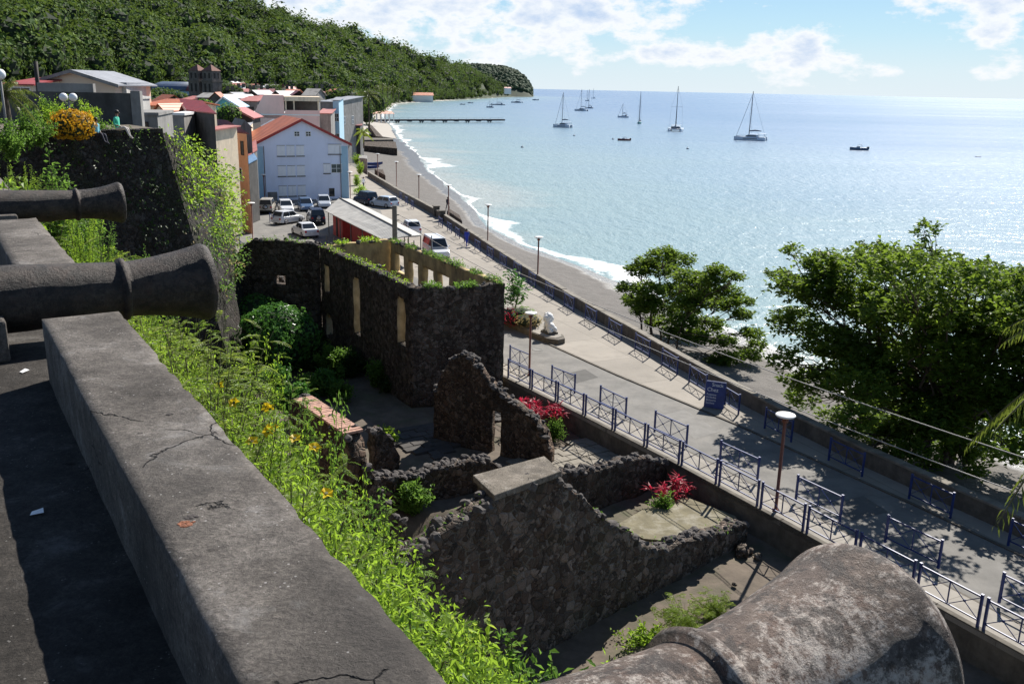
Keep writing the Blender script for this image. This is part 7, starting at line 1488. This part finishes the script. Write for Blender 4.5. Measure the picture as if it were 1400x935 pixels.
# creepers over the bastion and on the crests of the ruins
def creeper(label, grid, i0, i1, j0, j1, n, leaf, mat, offs=.25, gap=-.06, name='climbing_creeper'):
    P_, D_, N_ = [], [], []
    for _ in range(n//14):
        fi = rng.uniform(i0, i1); fj = j0+(j1-j0)*rng.random()**1.3; i = min(int(fi), len(grid)-2); j = min(int(fj), 13); a, b, c = np.array(grid[i][j]), np.array(grid[i+1][j]), np.array(grid[i][j+1])
        p = a+(b-a)*(fi-i)+(c-a)*(fj-j); nr = unit(np.cross(c-a, b-a)); nr = nr if nr[0]*.7-nr[1]*.5 > 0 else -nr; k = 14; r = rng.uniform(.2, .65)
        if mnoise.noise(Vector((p[0]*.8, p[1]*.8, p[2]*.55)))+.25*mnoise.noise(Vector(p)*2) < gap: continue
        offs_ = offs*(.4+1.8*max(0, mnoise.noise(Vector((p[0]*.5+4, p[1]*.5, p[2]*.5)))+.35))
        v = rnd_dirs(k, .2); P_.append(p+nr*offs_*rng.uniform(.1, 1.3)+v*r*np.array([1, 1, .8])); D_.append(v+nr*.4-np.array([0, 0, .4])); N_.append(nr+np.array([0, 0, .7])+rng.normal(size=(k, 3))*.4)
    p = np.concatenate(P_); Ln = leaf*rng.uniform(.5, 1.2, len(p)); return tag(leaves(name, p, np.concatenate(D_), np.concatenate(N_), Ln, Ln*.62, L[mat]), label, 'creeper', 'creepers on the bastion')
creeper('thick sunlit creeper spilling over the upper bastion corner', g2, 0, 6, 0, 6, 3000, .22, 'lime', .5, .02); creeper('yellow green creeper along the falling crest of the bastion return', g2, 5, 15, 0, 4.5, 3200, .22, 'lime', .5, .0); creeper('mid green creeper patch halfway down the bastion corner', g2, 1, 7, 3, 9, 2000, .22, 'mid', .4, .06); creeper('hanging yellow creeper strand at the far end of the bastion return', g2, 12, 15, 3, 9, 1200, .22, 'lime', .5, .05); creeper('dry brown vine stems among the creeper on the bastion return', g2, 0, 14, 0, 9, 1500, .2, 'dry', .25, .1); creeper('dark ivy patches over the shaded bastion face', GB, 4, 33, .5, 12, 3800, .2, 'ivy', .15); creeper('tiny sunlit sprigs along the bastion coping edge', GB, 10, 34, -.1, .6, 700, .12, 'mid', .05)
def crest(wall, e, nr, zf, s0, s1, th, n, leaf, mat, zb, name='ivy', patch=.9):
    t = wall; s_ = rng.uniform(s0, s1, n); keep = np.array([mnoise.noise(Vector((q*patch, zb, 4.4))) > -.12 for q in s_]); s_ = s_[keep]; n = len(s_); d_ = rng.uniform(-.12, th+.12, n); z = np.array([zf(q) for q in s_])-zb+rng.uniform(0, .3, n)*rng.random(n)
    p = np.stack([e[0]*s_+nr[0]*d_, e[1]*s_+nr[1]*d_, z], 1); Ln = leaf*rng.uniform(.5, 1.3, n); leaves(name, p, rnd_dirs(n, .5), np.array([0, 0, 1.])+rng.normal(size=(n, 3))*.5, Ln, Ln*.45, L[mat], t)
crest(wSt[0], wSt[1], wSt[2], wSt[3], .3, 14.8, .34, 2300, .14, 'mid', -1.1); crest(wWin[0], wWin[1], wWin[2], wWin[3], .2, 13.8, .5, 900, .14, 'lime', -1.1); crest(wEnd[0], wEnd[1], wEnd[2], wEnd[3], .1, 5, .6, 1500, .16, 'mid', -1.1); crest(wBk[0], wBk[1], wBk[2], wBk[3], .2, 4.4, .5, 500, .22, 'lime', -1.1); crest(wLf[0], wLf[1], wLf[2], wLf[3], -1.2, 4.4, .5, 500, .15, 'mid', -1.1); crest(t5, e5, n5, z5, -6, 9, .6, 260, .14, 'mid', -1.4, patch=.5)

# ================================================================== PEOPLE
def person(label, joints, edges, radii, loc, rz, shirt, trouser, zsplit, hair=True, sc=1.):
    """one continuous skinned body on a jointed skeleton; cloth follows the body"""
    me = bpy.data.meshes.new('body'); me.from_pydata(joints, edges, []); o = bpy.data.objects.new('body', me); COL.objects.link(o); md = o.modifiers.new('s', 'SKIN'); md.use_smooth_shade = True
    for v, r in zip(me.skin_vertices[0].data, radii): v.radius = (r, r)
    me.skin_vertices[0].data[0].use_root = True; sd = o.modifiers.new('d', 'SUBSURF'); sd.levels = sd.render_levels = 1
    bpy.context.view_layer.update(); nm = bpy.data.meshes.new_from_object(o.evaluated_get(bpy.context.evaluated_depsgraph_get())); bpy.data.objects.remove(o)
    nm.materials.clear()
    for m_ in (M['skin'], M[shirt], M[trouser], M['hair']): nm.materials.append(m_)
    hip = np.array(joints[0]); hd = np.array(joints[3])
    for f in nm.polygons:
        c = np.array(f.center); f.use_smooth = True; k = zsplit(c); f.material_index = k
        if np.linalg.norm(c-hd) < .17 and (c[2] > hd[2]+.02 or c[1] > hd[1]+.05): f.material_index = 3
    t = thing('person', label, 'person', loc, rz); t.scale = (sc,)*3; link('body', nm, t)
    mb = MB(); mb.smooth = True; V, Fc = ROCK; mb.add([(hd[0]+v[0]*.1, hd[1]+.015+v[1]*.115, hd[2]+.045+v[2]*.1) for v in V], Fc); mb.build('hair', M['hair'], t)
    f = MB(); f.smooth = True; f.add([(hd[0]+v[0]*.018, hd[1]-.115+v[1]*.02, hd[2]-.01+v[2]*.03) for v in ICO1[0]], ICO1[1])
    for sx in (-.035, .035): f.add([(hd[0]+sx+v[0]*.012, hd[1]-.1+v[1]*.012, hd[2]+.02+v[2]*.01) for v in ICO1[0]], ICO1[1])
    f.build('face', M['skin'], t); return t
def standing(st=.22):
    J = [(0, 0, .95), (0, -.01, 1.2), (0, 0, 1.45), (0, -.03, 1.66), (.09, 0, .9), (.1, -st, .5), (.1, -st*.8, .08), (.1, -st*.8-.14, .04), (-.09, 0, .9), (-.1, st*.5, .5), (-.1, st*1.3, .1), (-.1, st*1.3-.14, .05), (.19, 0, 1.42), (.24, .08, 1.14), (.24, -.08, .9), (.24, -.14, .82), (-.19, 0, 1.42), (-.24, -.06, 1.14), (-.24, -.2, .92), (-.24, -.26, .85), (0, -.01, 1.52)]
    E_ = [(0, 1), (1, 2), (2, 20), (20, 3), (0, 4), (4, 5), (5, 6), (6, 7), (0, 8), (8, 9), (9, 10), (10, 11), (2, 12), (12, 13), (13, 14), (14, 15), (2, 16), (16, 17), (17, 18), (18, 19)]
    R_ = [.14, .125, .15, .1, .09, .065, .045, .045, .09, .065, .045, .045, .06, .045, .035, .03, .06, .045, .035, .03, .05]; return J, E_, R_
def sitting():
    J = [(0, 0, .12), (0, .02, .38), (0, 0, .62), (0, -.05, .84), (.1, -.05, .1), (.12, -.45, .14), (.12, -.55, -.28), (.12, -.68, -.34), (-.1, -.05, .1), (-.12, -.43, .2), (-.12, -.6, -.2), (-.12, -.72, -.26), (.19, 0, .6), (.25, .05, .34), (.22, -.12, .12), (.2, -.2, .1), (-.19, 0, .6), (-.25, .04, .34), (-.2, -.2, .22), (-.18, -.28, .22), (0, -.02, .7)]
    return (J,)+standing()[1:]
cut = lambda z: (lambda c: 0 if (c[2] > z+.53 or abs(c[0]) > .215 and c[2] < z+.1 and c[2] > z-.2) else (1 if c[2] > z else 2))
q = P(162, 181, 13.12); J, E_, R_ = sitting(); person('person in a green shirt and pale trousers sitting on the bastion wall', J, E_, R_, (q[0]-.15, q[1]+.25, 13.16), RD(35+55), 'shirt_green', 'trouser_pale', lambda c: 0 if c[2] > .69 or (abs(c[0]) > .21 and c[2] < .3) else (1 if c[2] > .17 and c[1] > -.2 else 2))
q = P(131, 183, 13.12); person('person in an aqua top sitting low beside the golden bush on the bastion', J, E_, R_, (q[0]-.2, q[1]+.5, 12.95), RD(70), 'shirt_aqua', 'trouser_dark', lambda c: 0 if c[2] > .69 or (abs(c[0]) > .21 and c[2] < .3) else (1 if c[2] > .17 and c[1] > -.2 else 2), sc=.9)
J, E_, R_ = standing(); q = P(638, 337, 0); person('person dressed all in blue walking along the sea wall', J, E_, R_, (q[0], q[1], 0), RD(-20), 'shirt_blue', 'shirt_blue', cut(.95)); q = P(497, 258, 0); person('person in a white shirt and dark trousers walking past the gabled building', J, E_, R_, (q[0], q[1], 0), RD(160), 'shirt_white', 'trouser_dark', cut(.95)); q = P(604, 291, 0); person('person in dark clothes standing at the gap in the sea wall', J, E_, R_, (q[0]+.6, q[1]+2, 0), RD(40), 'trouser_dark', 'trouser_dark', cut(.95))
